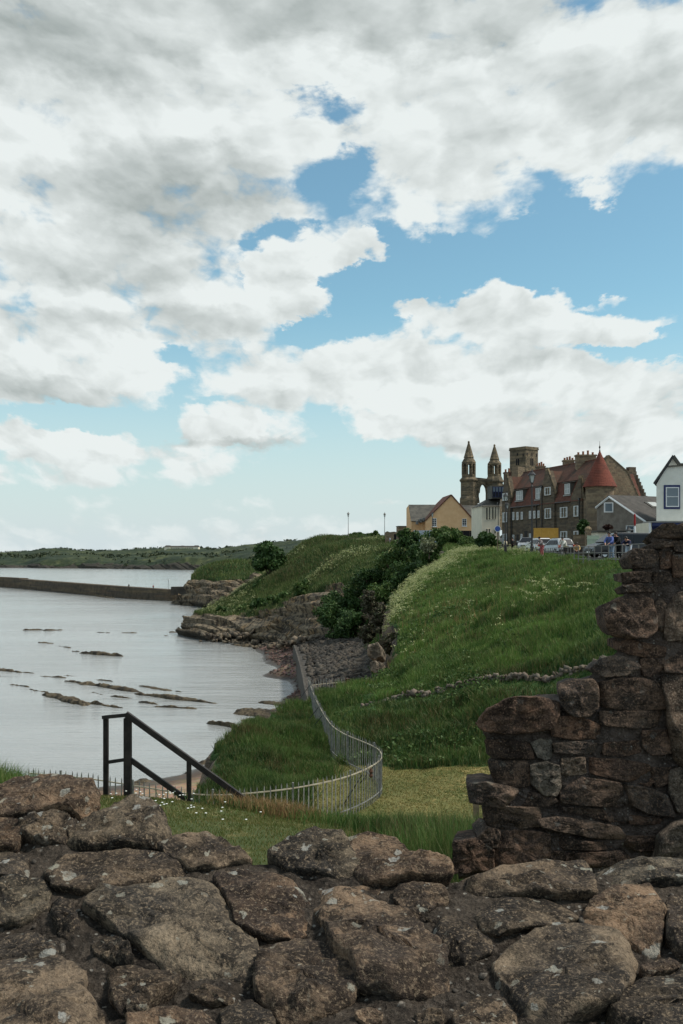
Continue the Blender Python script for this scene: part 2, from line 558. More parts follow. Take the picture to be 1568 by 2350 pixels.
M = {}
M['sandstone'] = masonry('weathered_sandstone', [(.115, .09, .062), (.15, .118, .082), (.18, .14, .095), (.13, .095, .064), (.09, .075, .06)], .46, .21, stain_amt=.6)
M['ruin'] = masonry('ruin_stone', [(.12, .095, .062), (.19, .145, .088), (.25, .19, .12), (.13, .105, .075), (.10, .085, .06)], .55, .28, stain=(.05, .045, .03), stain_amt=.75)
M['rubble'] = masonry('rubble_stone', [(.21, .16, .105), (.29, .22, .14), (.24, .17, .11), (.16, .125, .09)], .42, .23, stain_amt=.5)
M['pier'] = masonry('pier_stone', [(.10, .075, .05), (.14, .105, .065), (.08, .065, .05), (.12, .085, .055)], 1.6, .7, stain=(.03, .028, .022), stain_amt=.8)
M['harl_orange'] = plain('orange_render', (.66, .40, .205), (.72, .46, .245), 1.2, .9, .01)
M['harl_cream'] = plain('cream_render', (.70, .64, .50), (.78, .71, .56), 1.0, .9, .01)
M['harl_white'] = plain('white_render', (.72, .70, .61), (.80, .78, .69), 1.3, .9, .015, lo=.3, hi=.7)
M['harl_grey'] = plain('brown_harl', (.17, .145, .12), (.23, .20, .165), 2.0, .95, .02)
M['tile_red'] = tiles('red_pantiles', (.105, .046, .033), (.165, .068, .047), (.07, .045, .034))
M['tile_cone'] = tiles('cone_tiles', (.175, .056, .039), (.225, .072, .049), (.135, .052, .038), .16, .13)
M['tile_dark'] = tiles('mossy_red_tiles', (.082, .045, .033), (.13, .062, .042), (.06, .046, .034))
M['slate'] = plain('slate', (.055, .052, .045), (.105, .097, .078), 1.0, .75, .02)
M['slate_brown'] = plain('brown_slate', (.042, .036, .03), (.066, .057, .048), 1.5, .8, .02)
M['lead'] = plain('lead_flashing', (.25, .24, .22), (.32, .31, .28), 2, .6)
M['pot'] = plain('chimney_pot_clay', (.20, .075, .038), (.28, .12, .06), 4, .8)
M['white'] = plain('white_paint', (.70, .70, .68), (.76, .76, .74), 3, .5)
M['navy'] = plain('navy_paint', (.025, .035, .11), None, 3, .45)
M['black'] = plain('black_paint', (.014, .014, .016), (.03, .028, .027), 14, .45, .0, .4)
M['darktim'] = plain('dark_stained_timber', (.016, .013, .012), (.034, .027, .023), 9, .7, .004)
M['void'] = plain('dark_interior', (.006, .006, .008), None, 3, .9)
M['curtain'] = plain('net_curtain', (.34, .35, .34), (.46, .47, .45), 8, .8)
M['ochre'] = plain('ochre_board', (.56, .30, .055), (.62, .345, .075), 2.5, .8)
M['ironrail'] = plain('grey_galvanised_rail', (.16, .15, .14), (.22, .20, .18), 6, .5, 0, .4, .3)
M['picket'] = plain('grey_picket_paint', (.13, .13, .125), (.24, .235, .215), 7, .6, .002, .3)
M['rail_pale'] = plain('pale_rail_paint', (.40, .36, .27), (.30, .25, .18), 6, .6)
M['rust'] = plain('rusty_iron', (.10, .04, .02), (.05, .03, .02), 20, .8)
M['asphalt'] = plain('asphalt', (.045, .045, .047), (.06, .06, .06), 3, .9)
M['concrete'] = plain('weathered_concrete', (.034, .030, .025), (.078, .066, .054), .55, .9, .02)
M['concrete_pale'] = plain('pale_concrete_edge', (.050, .043, .035), (.085, .074, .06), .8, .9, .02)
M['timber'] = plain('weathered_timber', (.14, .105, .07), (.20, .15, .10), 10, .85, .004)
M['bark'] = plain('bark', (.06, .045, .03), (.09, .07, .05), 5, .9, .01)
M['sage'] = plain('sage_green_paint', (.36, .42, .31), (.42, .48, .36), 2, .6)
M['skin'] = plain('skin', (.48, .27, .19), None, 3, .55)
M['hair'] = plain('dark_hair', (.018, .013, .010), None, 3, .55)
for k, c in dict(cloth_white=(.68, .66, .58), cloth_grey=(.24, .21, .21), cloth_blue=(.10, .14, .36), cloth_black=(.010, .010, .011), cloth_navy=(.016, .018, .05),
                 cloth_tan=(.52, .34, .14), cloth_jeans=(.26, .33, .42), cloth_pink=(.42, .12, .12), cloth_cream=(.60, .52, .36), cloth_pale=(.45, .50, .56), cloth_red=(.35, .03, .03)).items():
    M[k] = plain(k + '_fabric', c, tuple(q * .8 for q in c), 12, .9)

def glass(name, c, rough=.08):
    m, nt, b = new_mat(name)
    b.inputs['Base Color'].default_value = (*c, 1); b.inputs['Roughness'].default_value = rough
    b.inputs['Specular IOR Level'].default_value = .6
    return m
M['glass'] = glass('window_glass', (.02, .024, .028))
M['glass_blue'] = glass('window_glass_pale', (.13, .17, .20), .12)
M['carglass'] = glass('car_glass', (.008, .009, .011), .18)
M['carglass'].node_tree.nodes['Principled BSDF'].inputs['Specular IOR Level'].default_value = .25
M['lampglass'] = plain('lantern_glass', (.55, .56, .52), None, 3, .2, 0, .5)
def paint(name, c, metal=.0):
    m, nt, b = new_mat(name)
    b.inputs['Base Color'].default_value = (*c, 1); b.inputs['Roughness'].default_value = .28
    b.inputs['Metallic'].default_value = metal; b.inputs['Coat Weight'].default_value = .3; b.inputs['Coat Roughness'].default_value = .06
    return m
M['car_black'] = paint('black_car_paint', (.012, .013, .017))
M['car_silver'] = paint('silver_car_paint', (.42, .43, .44), .4)
M['car_white'] = paint('white_car_paint', (.66, .66, .65))
M['tyre'] = plain('tyre_rubber', (.018, .018, .018), None, 3, .9)
M['red_lens'] = plain('red_lens', (.35, .015, .012), None, 3, .2, 0, .5)
M['clear_lens'] = plain('clear_lens', (.55, .56, .58), None, 3, .15, 0, .6)
M['plate_yellow'] = plain('yellow_plate', (.62, .42, .05), None, 3, .5)
M['sign_blue'] = plain('sign_blue', (.05, .10, .34), None, 3, .4)

# grass, leaves
M['lawn'] = grass_mat('mown_lawn', (.050, .066, .016), (.075, .088, .023), (.19, .15, .055), .30)
M['lawn_low'] = grass_mat('dry_mown_lawn', (.085, .095, .024), (.14, .13, .042), (.34, .25, .10), .42)
M['slope'] = grass_mat('rough_grass_ground', (.025, .060, .014), (.040, .085, .018), (.065, .07, .028), .30)
M['blade'] = blade_mat('long_grass', (.048, .108, .020), (.105, .200, .036), (.20, .24, .075), .20, dry=(.14, .115, .05))
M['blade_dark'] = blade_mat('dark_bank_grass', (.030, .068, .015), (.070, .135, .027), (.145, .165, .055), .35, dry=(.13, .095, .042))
M['blade_head'] = blade_mat('headland_grass', (.045, .088, .022), (.088, .135, .034), (.17, .18, .07), .07, dry=(.125, .105, .048))
M['blade_lawn'] = blade_mat('lawn_blades', (.070, .098, .022), (.11, .13, .034), (.22, .18, .07), .35, .45)
M['blade_low'] = blade_mat('dry_lawn_blades', (.10, .115, .032), (.16, .15, .05), (.34, .26, .10), .42, .5)
M['parsley'] = blade_mat('cow_parsley_heads', (.30, .33, .12), (.38, .40, .17), (.46, .46, .26), .5, .2)
M['daisy'] = plain('daisy_petals', (.75, .75, .70), None, 3, .7)
M['dry'] = blade_mat('dry_grass', (.26, .15, .07), (.32, .20, .09), (.20, .16, .06), .5)
M['leaf'] = blade_mat('dark_leaves', (.022, .052, .012), (.036, .080, .018), (.065, .11, .030), .25, .22)
M['leaf_mid'] = blade_mat('mid_green_leaves', (.034, .074, .014), (.058, .11, .024), (.105, .15, .042), .3, .2)
M['leaf_pale'] = blade_mat('pale_blossom_leaves', (.10, .12, .055), (.15, .17, .085), (.28, .29, .18), .4, .2)
M['leaf_far'] = blade_mat('far_scrub_leaves', (.020, .034, .016), (.034, .050, .022), (.07, .08, .035), .012, .1)
M['leaf_red'] = blade_mat('purple_brown_leaves', (.035, .016, .014), (.05, .022, .018), (.07, .035, .022), .5, .15)
M['leaf_gorse'] = blade_mat('gorse', (.035, .05, .014), (.05, .06, .016), (.24, .17, .03), .8, .15)
M['twig'] = blade_mat('brown_twigs', (.055, .048, .030), (.075, .065, .04), (.05, .06, .024), .5, .1)
M['cliff'] = cliff_mat('headland_rock_and_grass')
M['cliff_near'] = cliff_mat('near_rock_and_grass', ((.025, .055, .014), (.04, .08, .018), (.07, .075, .03)), .4, ((.13, .10, .07), (.22, .17, .12), (.05, .042, .034), (.20, .13, .075)), .6)
M['coast'] = cliff_mat('far_coast', ((.020, .032, .017), (.032, .044, .020), (.085, .095, .04)), .012, ((.045, .042, .032), (.065, .055, .042), (.028, .028, .024), (.06, .05, .035)), .5)

def shore_mat():
    m, nt, b = new_mat('beach_sand_and_pebbles')
    p = pos_out(nt); x, y, z = sep(nt, p)
    v = nt.nodes.new('ShaderNodeTexVoronoi'); v.inputs['Scale'].default_value = 2.2
    nt.links.new(p, v.inputs['Vector'])
    n = fac(noise_n(nt, p, .5, 5, .6))
    c = mixc(nt, n.sm(.35, .65), (.22, .135, .085), (.30, .20, .13))
    peb = mixc(nt, .45, c, v.outputs['Color'], 'OVERLAY')
    c = mixc(nt, (y + n * 14).sm(92, 112), c, mixc(nt, n.sm(.4, .6), (.07, .045, .035), (.13, .075, .06)))
    c = mixc(nt, .35, c, peb)
    c = mixc(nt, (z + n * .9).sm(.45, 1.7, .93, .0), c, (.030, .025, .018))
    nt.links.new(c, b.inputs['Base Color'])
    nt.links.new((z + n * .7).sm(.2, .9, .3, .9).s, b.inputs['Roughness'])
    bump(nt, b, Sk(nt, v.outputs['Distance']) + n, .08, .7)
    return m
M['beach'] = shore_mat()

def sea_mat():
    m, nt, b = new_mat('sea_water')
    b.inputs['Base Color'].default_value = (.29, .295, .285, 1)
    b.inputs['Roughness'].default_value = .12
    b.inputs['IOR'].default_value = 1.75
    b.inputs['Specular IOR Level'].default_value = .5
    p = pos_out(nt); x, y, z = sep(nt, p)
    w1 = fac(noise_n(nt, comb(nt, x * .16 + y * .05, y * .62, 0.0), 1.0, 6, .68))
    w2 = fac(noise_n(nt, comb(nt, x * .05 + y * .02, y * .16, 3.0), 1.0, 4, .55))
    calm = fac(noise_n(nt, comb(nt, x * .012, y * .03, 7.0), 1.0, 4, .6)).sm(.34, .66, .45, 1.15)
    n = nt.nodes.new('ShaderNodeBump'); n.inputs['Strength'].default_value = .9
    n.inputs['Distance'].default_value = .48
    nt.links.new(((w1 * .60 + w2 * .9) * calm).s, n.inputs['Height'])
    nt.links.new(n.outputs[0], b.inputs['Normal'])
    return m
M['sea'] = sea_mat()

def castle_stone(name, warm, dark, lichen_amt=1.0):
    m, nt, b = new_mat(name)
    b.inputs['Roughness'].default_value = .93
    b.inputs['Specular IOR Level'].default_value = .18
    p = pos_out(nt); x, y, z = sep(nt, p)
    rnd = Sk(nt, nt.nodes.new('ShaderNodeObjectInfo').outputs['Random'])
    off = comb(nt, x + rnd * 7.0, y, z)
    n1 = fac(noise_n(nt, off, 5.5, 7, .68)); n2 = fac(noise_n(nt, p, 26, 6, .7)); n3 = fac(noise_n(nt, p, 110, 3, .7))
    strata = fac(noise_n(nt, comb(nt, x * 5, y * 5, z * 34 + n1 * 3), 1.0, 5, .65))
    n0 = fac(noise_n(nt, off, 4.2, 5, .6))
    c = mixc(nt, (n1 * .5 + n0 * .5).sm(.44, .57), dark, warm)
    nb = fac(noise_n(nt, off, 11, 6, .72))
    c = mixc(nt, nb.sm(.50, .58) * .85, c, tuple(q * .36 for q in dark))
    c = mixc(nt, nb.sm(.47, .36) * .6, c, tuple(q * 1.45 for q in warm))
    c = mixc(nt, (strata * .6 + n2 * .4).sm(.44, .64) * .75, c, tuple(q * .42 for q in dark))
    hue = mixc(nt, rnd, (1.16, .93, .82), (.92, 1.02, 1.08))
    c = mixc(nt, .8, c, hue, 'MULTIPLY')
    val = (rnd * 7.31); val = (val - val.fl()) * .62 + .68
    c = mixc(nt, 1.0, c, comb(nt, val, val, val), 'MULTIPLY')
    c = mixc(nt, n3.sm(.52, .68) * .55, c, tuple(q * 1.9 for q in warm))
    c = mixc(nt, n3.sm(.46, .34) * .5, c, (.012, .010, .009))
    # lichen: round pale rosettes on weathered, upward faces
    vo = nt.nodes.new('ShaderNodeTexVoronoi'); vo.inputs['Scale'].default_value = 15.0; vo.inputs['Randomness'].default_value = 1.0
    wv = nt.nodes.new('ShaderNodeVectorMath'); wv.operation = 'MULTIPLY_ADD'
    nz_ = noise_n(nt, p, 22, 3, .6)
    nt.links.new(nz_.outputs['Color'], wv.inputs[0]); wv.inputs[1].default_value = (.06, .06, .06); nt.links.new(p, wv.inputs[2])
    nt.links.new(wv.outputs[0], vo.inputs['Vector'])
    cr, cg, cb = sep(nt, vo.outputs['Color'])
    size = (cr - .36).max(0.0) * .62
    up = sep(nt, nt.nodes.new('ShaderNodeNewGeometry').outputs['Normal'])[2].sm(-.1, .65)
    li = ((Sk(nt, vo.outputs['Distance']) - size) * -1.0).sm(.0, .06) * (up * .8 + .2) * (n2.sm(.30, .50)) * lichen_amt
    c = mixc(nt, li * .58, c, mixc(nt, cg, (.36, .34, .26), (.42, .42, .39)))
    v2 = nt.nodes.new('ShaderNodeTexVoronoi'); v2.inputs['Scale'].default_value = 30.0
    nt.links.new(wv.outputs[0], v2.inputs['Vector'])
    c2r = sep(nt, v2.outputs['Color'])[0]
    li2 = ((Sk(nt, v2.outputs['Distance']) - (c2r - .52).max(0.0) * .8) * -1.0).sm(0., .05) * (up * .75 + .25) * n1.sm(.42, .58) * lichen_amt
    c = mixc(nt, li2 * .6, c, (.33, .31, .25))
    nt.links.new(c, b.inputs['Base Color'])
    bump(nt, b, n1 * .9 + nb * .5 + n2 * .55 + n3 * .16 + strata * .45, .03, 1.0)
    return m
M['castle'] = castle_stone('castle_wall_top_stone', (.168, .126, .084), (.040, .033, .027))
M['castle_face'] = castle_stone('castle_wall_face_stone', (.165, .108, .074), (.068, .052, .042), .5)

M['castle_grey'] = castle_stone('castle_wall_grey_stone', (.19, .155, .118), (.10, .083, .066), .5)
M['outcrop'] = plain('pale_outcrop_rock', (.085, .068, .05), (.27, .21, .155), 2.2, .9, .08, lo=.4, hi=.6)

def mortar_mat(name, lo, hi, sp):
    m, nt, b = new_mat(name)
    b.inputs['Roughness'].default_value = .97; b.inputs['Specular IOR Level'].default_value = .1
    p = pos_out(nt)
    n1 = fac(noise_n(nt, p, 7, 6, .7)); n2 = fac(noise_n(nt, p, 60, 5, .75))
    v = nt.nodes.new('ShaderNodeTexVoronoi'); v.inputs['Scale'].default_value = 70; nt.links.new(p, v.inputs['Vector'])
    vr = sep(nt, v.outputs['Color'])[0]
    c = mixc(nt, n1.sm(.38, .62), lo, hi)
    c = mixc(nt, n2.sm(.5, .66) * .6, c, sp)
    c = mixc(nt, (vr.sm(.90, .95) * Sk(nt, v.outputs['Distance']).sm(.45, .25)) * .7, c, (.40, .37, .32))
    nt.links.new(c, b.inputs['Base Color'])
    bump(nt, b, n1 + n2 * .7 + Sk(nt, v.outputs['Distance']) * .4, .035, 1.0)
    return m
M['mortar'] = mortar_mat('crumbling_lime_mortar', (.028, .023, .019), (.085, .068, .053), (.17, .14, .112))
M['mortar_face'] = mortar_mat('grey_wall_mortar', (.075, .058, .048), (.15, .116, .096), (.22, .18, .155))
M['skerry'] = cliff_mat('skerry_rock', rocks=((.075, .058, .038), (.135, .105, .066), (.026, .022, .017), (.09, .068, .038)), wet=-.28)

# ================================================================== setting: sea, shore, land
def tps(pts, smooth=0.0):
    """Thin-plate spline through (x, y, z) control points; returns f(X, Y)."""
    A = np.array(pts, dtype=float); n = len(A)
    xy, z = A[:, :2] / 10.0, A[:, 2]
    d2 = ((xy[:, None] - xy[None]) ** 2).sum(-1)
    K = np.where(d2 > 0, d2 * np.log(d2 + 1e-12), 0) * .5 + np.eye(n) * smooth
    Q = np.c_[np.ones(n), xy]
    L = np.block([[K, Q], [Q.T, np.zeros((3, 3))]])
    w = np.linalg.solve(L, np.r_[z, 0, 0, 0])
    def f(X, Y):
        X = np.asarray(X, float); sh = X.shape
        x, y = X.ravel() / 10, np.asarray(Y, float).ravel() / 10
        r = w[n] + w[n + 1] * x + w[n + 2] * y
        for i in range(n):
            e = (x - xy[i, 0]) ** 2 + (y - xy[i, 1]) ** 2
            r = r + w[i] * .5 * e * np.log(e + 1e-12)
        return r.reshape(sh)
    return f

def poly_sd(X, Y, poly):
    """Signed distance to a closed polygon, positive inside."""
    x, y = X.ravel(), Y.ravel()
    d = np.full(len(x), 1e9); ins = np.zeros(len(x), bool)
    for (x0, y0), (x1, y1) in zip(poly, poly[1:] + poly[:1]):
        ex, ey = x1 - x0, y1 - y0
        t = np.clip(((x - x0) * ex + (y - y0) * ey) / (ex * ex + ey * ey + 1e-12), 0, 1)
        d = np.minimum(d, (x - x0 - t * ex) ** 2 + (y - y0 - t * ey) ** 2)
        c = ((y0 > y) != (y1 > y)) & (x < ex * (y - y0) / (ey if abs(ey) > 1e-12 else 1e-12) + x0)
        ins ^= c
    return (np.sqrt(d) * np.where(ins, 1, -1)).reshape(X.shape)

def zroad(Y):
    return np.interp(Y, [40, 60, 75, 100, 125, 150, 190, 240, 420], [17.6, 17.68, 17.78, 18.0, 18.6, 19.6, 21.4, 22.2, 23.0])
def xedge(Y):
    return np.interp(Y, [30, 48, 60, 75, 99, 120, 140, 170], [16.2, 15.9, 16.4, 17.6, 20.3, 20.6, 19.5, 19.0])

# ---- sea: one sheet to the horizon
mesh_np('sea', [(-12000, -3000, 0), (12000, -3000, 0), (12000, 14000, 0), (-12000, 14000, 0)], [(0, 1, 2, 3)], M['sea'])['kind'] = 'structure'

# ---- beach
beach_z = tps([(-60, 62, .2), (-30, 75, 0), (-15.6, 79, 0), (-12, 84, 0), (-9.6, 89, 0), (-6.4, 100, 0), (-5.9, 115, 0), (-6.3, 130, 0), (-8.3, 144, 0), (-9.8, 155, 0), (-12, 165, 0), (-14.2, 180, 0), (-20, 168, -.9), (-15, 150, -.7), (-16.5, 191, 0), (-22, 210, 0),
               (-15, 66, 1.5), (-30, 62, 1.3), (-7, 76, 1.6), (-3, 90, 2.0), (-3.2, 110, 1.7), (-4.2, 125, 1.5), (-7.5, 150, 1.8), (-11, 188, 1.6), (-8, 40, 3.0), (-20, 40, 3.0),
               (0, 70, 3.0), (2, 90, 4.0), (4, 110, 5.0), (4, 135, 5.5), (0, 165, 4.0), (15, 140, 7),
               (-45, 100, -1.6), (-30, 150, -1.8), (-45, 205, -2), (-20, 112, -.7), (-60, 78, -1.4), (-24, 88, -.5), (-60, 160, -3)])
xs, ys = np.arange(-60, 22, .6), np.arange(29, 240, .8)
BX, BY = np.meshgrid(xs, ys)
bz = beach_z(BX, BY)
bz += fbm(np.stack([BX * .5, BY * .5, BX * 0], -1), 4, 5) * .18 + fbm(np.stack([BX * 1.6, BY * 1.6, BX * 0], -1), 2, 8) * .10 * sstep(95, 110, BY)
mesh_np('beach', np.stack([BX, BY, bz], -1).reshape(-1, 3), grid_faces(*BX.shape), M['beach'], smooth=True)['kind'] = 'structure'

# ---- land between the castle wall and the road
LAND = [(-60, -6), (-60, 31.2), (-7.4, 31.2), (-6.2, 32.6), (-6.3, 40), (-5.5, 48), (-3.8, 54), (-2.4, 57.6), (.2, 58.6), (1.5, 62), (2.1, 68), (2.6, 80), (3.6, 92),
        (7, 105), (11, 125), (15, 155), (70, 155), (70, -6)]
cp = [tuple(P(*q)) for q in [
    # bank, wall line, slope, ridge as read off the photograph (u, v, distance)
    (800, 1760, 38.5), (950, 1765, 38.4), (1050, 1775, 37), (1120, 1790, 36), (880, 1700, 42), (1050, 1700, 41), (760, 1660, 45), (830, 1640, 46.5), (950, 1620, 47), (1080, 1640, 43.5),
    (800, 1615, 51), (930, 1604, 49), (1100, 1578, 46.5), (1240, 1563, 44), (1385, 1540, 42),
    (1200, 1400, 58), (1050, 1400, 70), (1000, 1500, 57), (870, 1440, 80), (920, 1375, 90), (1000, 1315, 105), (1100, 1268, 130), (885, 1545, 61), (860, 1595, 54.5),
    (1300, 1490, 47), (1360, 1400, 52), (1260, 1335, 72), (1130, 1330, 86), (1180, 1480, 50), (1080, 1500, 53), (940, 1560, 53)]]
cp += [(-10, 4, 14.6), (-4, 5, 14.7), (1, 6, 15.2), (-8, 13.6, 14.62), (-5, 14.0, 14.58), (-3, 14.2, 14.54), (-1.2, 14.3, 14.22), (.2, 13, 14.4), (1.3, 11, 14.75), (2.4, 8.5, 15.3), (4, 8, 15.2),
       (-8, 21, 11.9), (-3, 21, 11.7), (0, 19.5, 11.6), (3, 18, 11.8), (6, 16, 12.4), (-8, 28, 9.9), (-4, 28, 9.8), (0, 27, 9.8), (4, 26.5, 9.9), (8, 25, 10.2),
       (-3.5, 36, 10.0), (-4.6, 38, 10.25), (-4.2, 45, 10.45), (-3.0, 44, 10.3), (-2.2, 52, 10.1), (-1, 34, 9.75), (1.2, 34, 9.75), (4, 33, 9.8), (7, 32, 10.0), (0, 42, 9.8), (-.5, 48, 9.95), (0, 55, 10.1), (-1.8, 57, 10.0),
       (10, 36, 11.2), (14, 38, 14), (13, 30, 12)]
for yy in (48, 60, 75, 90, 105, 120, 140, 155):
    e = float(xedge(yy)); zr = float(zroad(yy))
    cp += [(e - .3, yy, zr - .1), (e + 4, yy, zr), (e + 14, yy, zr)]
land_z = tps(cp, .0005)
SP = .25
xs, ys = np.arange(-16, 34, SP), np.arange(3.0, 152, SP)
LX, LY = np.meshgrid(xs, ys)
up = land_z(LX, LY)
on_road = sstep(-.2, .8, LX - xedge(LY)) * sstep(46, 50, LY)
up = up * (1 - on_road) + (zroad(LY) - .06) * on_road
p3 = np.stack([LX, LY, up], -1)
rough = (1 - on_road) * sstep(37.5, 40.5, LY + .25 * (LX - 1)) + .0
outer = sstep(.0, 1.2, -1 - LX) * sstep(30, 32, LY) * (LY < 60)
rough = np.clip(rough + outer * .6, 0, 1)
up += fbm(p3 * .9, 4, 3) * (.07 + .30 * rough) + fbm(p3 * .30, 3, 9) * .62 * rough
bank = np.exp(-((LY - (46.5 - .35 * (LX - 1))) / 1.4) ** 2) * (LX > 0) * sstep(3.5, 1.5, LX)
up += bank * .25
sd = poly_sd(LX, LY, LAND)
sdn = sd + fbm(np.stack([LX * .55, LY * .55, LX * 0], -1), 4, 21) * .9
lowz = np.minimum(beach_z(LX, LY), up - .5)
t = sstep(-.3, 1.7, sdn)
zz = lowz + (up - lowz) * t ** .75 - (sd < -2.2) * .6
LP = np.stack([LX, LY, zz], -1)
LN = grid_normals(LP); LN *= np.sign(LN[..., 2:3] + 1e-9)
steep = 1 - LN[..., 2]
# bedded rock steps on the steep sea face
lay = np.floor(LP[..., 2] / .55 + vnoise(LP * .3, 5) * .8)
blk = _hash(lay.astype(np.int64), np.floor(LX * .6 + LY * .6 + lay * .37).astype(np.int64), lay.astype(np.int64) * 0, 4)
face = sstep(.35, .6, steep)
LP = LP + LN * ((blk - .5) * .6 * face)[..., None] * np.array([1, 1, .3])
green = np.clip(1.15 - face * 1.25 + sstep(1.0, 2.4, sdn) * .45 - (sd < -1) * 1.0, 0, 1)
outer_edge = (LX < .2) * (LY > 31.5) * (LY < 58)
green = np.where(outer_edge, np.minimum(green, sstep(1.2, 1.9, sdn)), green)
island = sstep(36.5, 39.5, LY + .18 * (LX - 3))
nf = grid_faces(*LX.shape)
cx_, cy_, cg = LX.ravel()[nf].mean(1), LY.ravel()[nf].mean(1), green.ravel()[nf].mean(1)
lawn_f = ((cy_ + .18 * (cx_ - 3)) < 38.2) & (cg > .6) & ((cx_ > -2.2) | (cy_ < 30))
sdf = sd.ravel()[nf].max(1)
keep = (sdf > -2.6)
near = mesh_np('grassy_headland', LP.reshape(-1, 3), nf[keep], [M['cliff_near'], M['lawn'], M['lawn_low']], smooth=True, midx=(lawn_f * (1 + (cy_ > 22)))[keep].astype(int), attrs={'green': green})
near['kind'] = 'structure'

# ---- road plateau
ys2 = np.array([44, 52, 60, 68, 75, 84, 92, 100, 112, 125, 138, 150, 170, 190, 215, 240, 300, 420.])
rows = []
for y in ys2:
    e = float(xedge(y)) if y <= 170 else float(np.interp(y, [170, 240, 420], [19, 22, 40]))
    rows.append([(e + d, y, float(zroad(y)) + (0.0 if d else -.02)) for d in (0.9, 3, 8, 20, 60, 180)])
RA = np.array(rows)
mesh_np('road', RA.reshape(-1, 3), grid_faces(*RA.shape[:2]), M['asphalt'], smooth=True)['kind'] = 'structure'
kb = MB()
for a, b in zip(np.arange(48, 140, 2.0), np.arange(50, 142, 2.0)):
    kb.beam((float(xedge(a)) + .8, a, float(zroad(a)) + .02), (float(xedge(b)) + .8, b, float(zroad(b)) + .02), .2, .2)
kb.build('kerb', M['concrete'])['kind'] = 'structure'

# ---- coast nets
def coast(name, rows, nr, nc, rock_to, soft, mat, amp, freq, seed, strata=.0, lay_h=.8, blk_w=2.0):
    """Headland: rows run from the tide line up; rock_to is the fraction of rows that is bare rock."""
    A = net(rows, nr, nc)
    N = grid_normals(A); N *= np.where((N * (np.array([0, 0, EYE]) - A)).sum(-1, keepdims=True) < 0, -1, 1)
    r = np.linspace(0, 1, nr)[:, None] * np.ones((1, nc))
    edge = rock_to + fbm(A * np.array([.05, .05, .02]) * 2.4, 4, seed + 3) * soft
    green = np.clip(sstep(edge - .03, edge + .03, r), 0, 1)
    lay = np.floor(A[..., 2] / lay_h + vnoise(A * .12, seed) * .7)
    s = (A[..., 0] * .8 + A[..., 1] * .5) / blk_w
    crack = np.abs(vnoise(np.stack([s * 1.1, s * 0 + seed, lay * .35], -1), seed + 21))
    b1 = _hash(lay.astype(np.int64), np.floor(s + _hash(lay.astype(np.int64), lay.astype(np.int64) * 0, lay.astype(np.int64) * 0, 3) * 5).astype(np.int64), lay.astype(np.int64) * 0, seed)
    b2 = _hash(np.floor(lay / 2).astype(np.int64), np.floor(s * .35).astype(np.int64), lay.astype(np.int64) * 0, seed + 9)
    rock = 1 - green
    disp = (b1 - .5) * strata * rock - sstep(.14, .0, crack) * strata * .9 * rock + (b2 - .5) * strata * 1.6 * rock + fbm(A * freq, 5, seed + 1) * amp * (.5 + .5 * green) + ridged(A * freq * .6, 3, seed + 2) * amp * .5
    disp *= sstep(0, .02, r) * .9 + .1
    A = A + N * disp[..., None]
    o = mesh_np(name, A.reshape(-1, 3), grid_faces(nr, nc), mat, smooth=(name == 'far_coast'), attrs={'green': green})
    o['kind'] = 'structure'
    return A, N, green

HEAD, HEADN, HEADG = coast('cliff_headland', [
    [(408, 1457, 226), (470, 1469, 212), (560, 1476, 205), (650, 1492, 186), (700, 1484, 174), (800, 1482, 158), (900, 1450, 140)],
    [(424, 1430, 230), (474, 1442, 217), (562, 1445, 210), (648, 1452, 194), (712, 1438, 182), (800, 1430, 170), (900, 1405, 150)],
    [(446, 1408, 235), (490, 1420, 224), (568, 1416, 217), (642, 1402, 205), (728, 1376, 195), (805, 1370, 184), (905, 1358, 166)],
    [(474, 1397, 239), (530, 1385, 234), (600, 1362, 229), (670, 1340, 221), (755, 1322, 210), (828, 1302, 200), (925, 1300, 186)],
    [(520, 1375, 244), (566, 1350, 242), (625, 1322, 238), (680, 1298, 233), (750, 1278, 224), (820, 1268, 216), (945, 1270, 200)],
    [(560, 1350, 249), (604, 1320, 248), (650, 1288, 246), (705, 1252, 243), (762, 1243, 238), (835, 1244, 232), (965, 1248, 216)],
    [(575, 1345, 254), (618, 1312, 254), (662, 1276, 253), (700, 1246, 252), (752, 1232, 249), (832, 1236, 245), (985, 1241, 228)],
    [(590, 1355, 285), (640, 1325, 288), (690, 1290, 290), (725, 1262, 290), (780, 1245, 285), (850, 1242, 275), (1000, 1240, 262)]],
    260, 420, .315, .07, M['cliff'], 1.0, .09, 31, 2.1, .9, 1.7)
FARH, FARN, FARG = coast('far_headland', [
    [(404, 1389, 360), (440, 1393, 350), (480, 1402, 330), (540, 1402, 325), (660, 1400, 320)],
    [(416, 1368, 364), (446, 1372, 356), (482, 1380, 340), (545, 1378, 335), (660, 1375, 330)],
    [(436, 1338, 369), (464, 1341, 362), (500, 1347, 352), (550, 1343, 346), (660, 1338, 340)],
    [(440, 1322, 373), (474, 1316, 368), (515, 1316, 361), (570, 1312, 355), (665, 1308, 350)],
    [(452, 1310, 380), (486, 1298, 377), (525, 1292, 373), (575, 1289, 369), (670, 1288, 362)],
    [(470, 1312, 420), (500, 1302, 420), (545, 1298, 420), (590, 1296, 420), (690, 1295, 420)]],
    130, 190, .46, .10, M['cliff'], 1.2, .06, 41, 2.2, 1.3, 4.0)
fr = []
us = [-500, -200, 0, 60, 110, 200, 300, 380, 460, 530, 600, 650, 700, 800, 1000, 1300, 1800]
wl = [1297, 1300, 1303, 1303, 1304, 1304.5, 1306, 1307, 1308, 1309, 1310, 1311, 1312, 1313, 1314, 1316, 1318]
md = [1276, 1280, 1284, 1283, 1280, 1282, 1284, 1280, 1279, 1277, 1274, 1270, 1268, 1266, 1264, 1262, 1260]
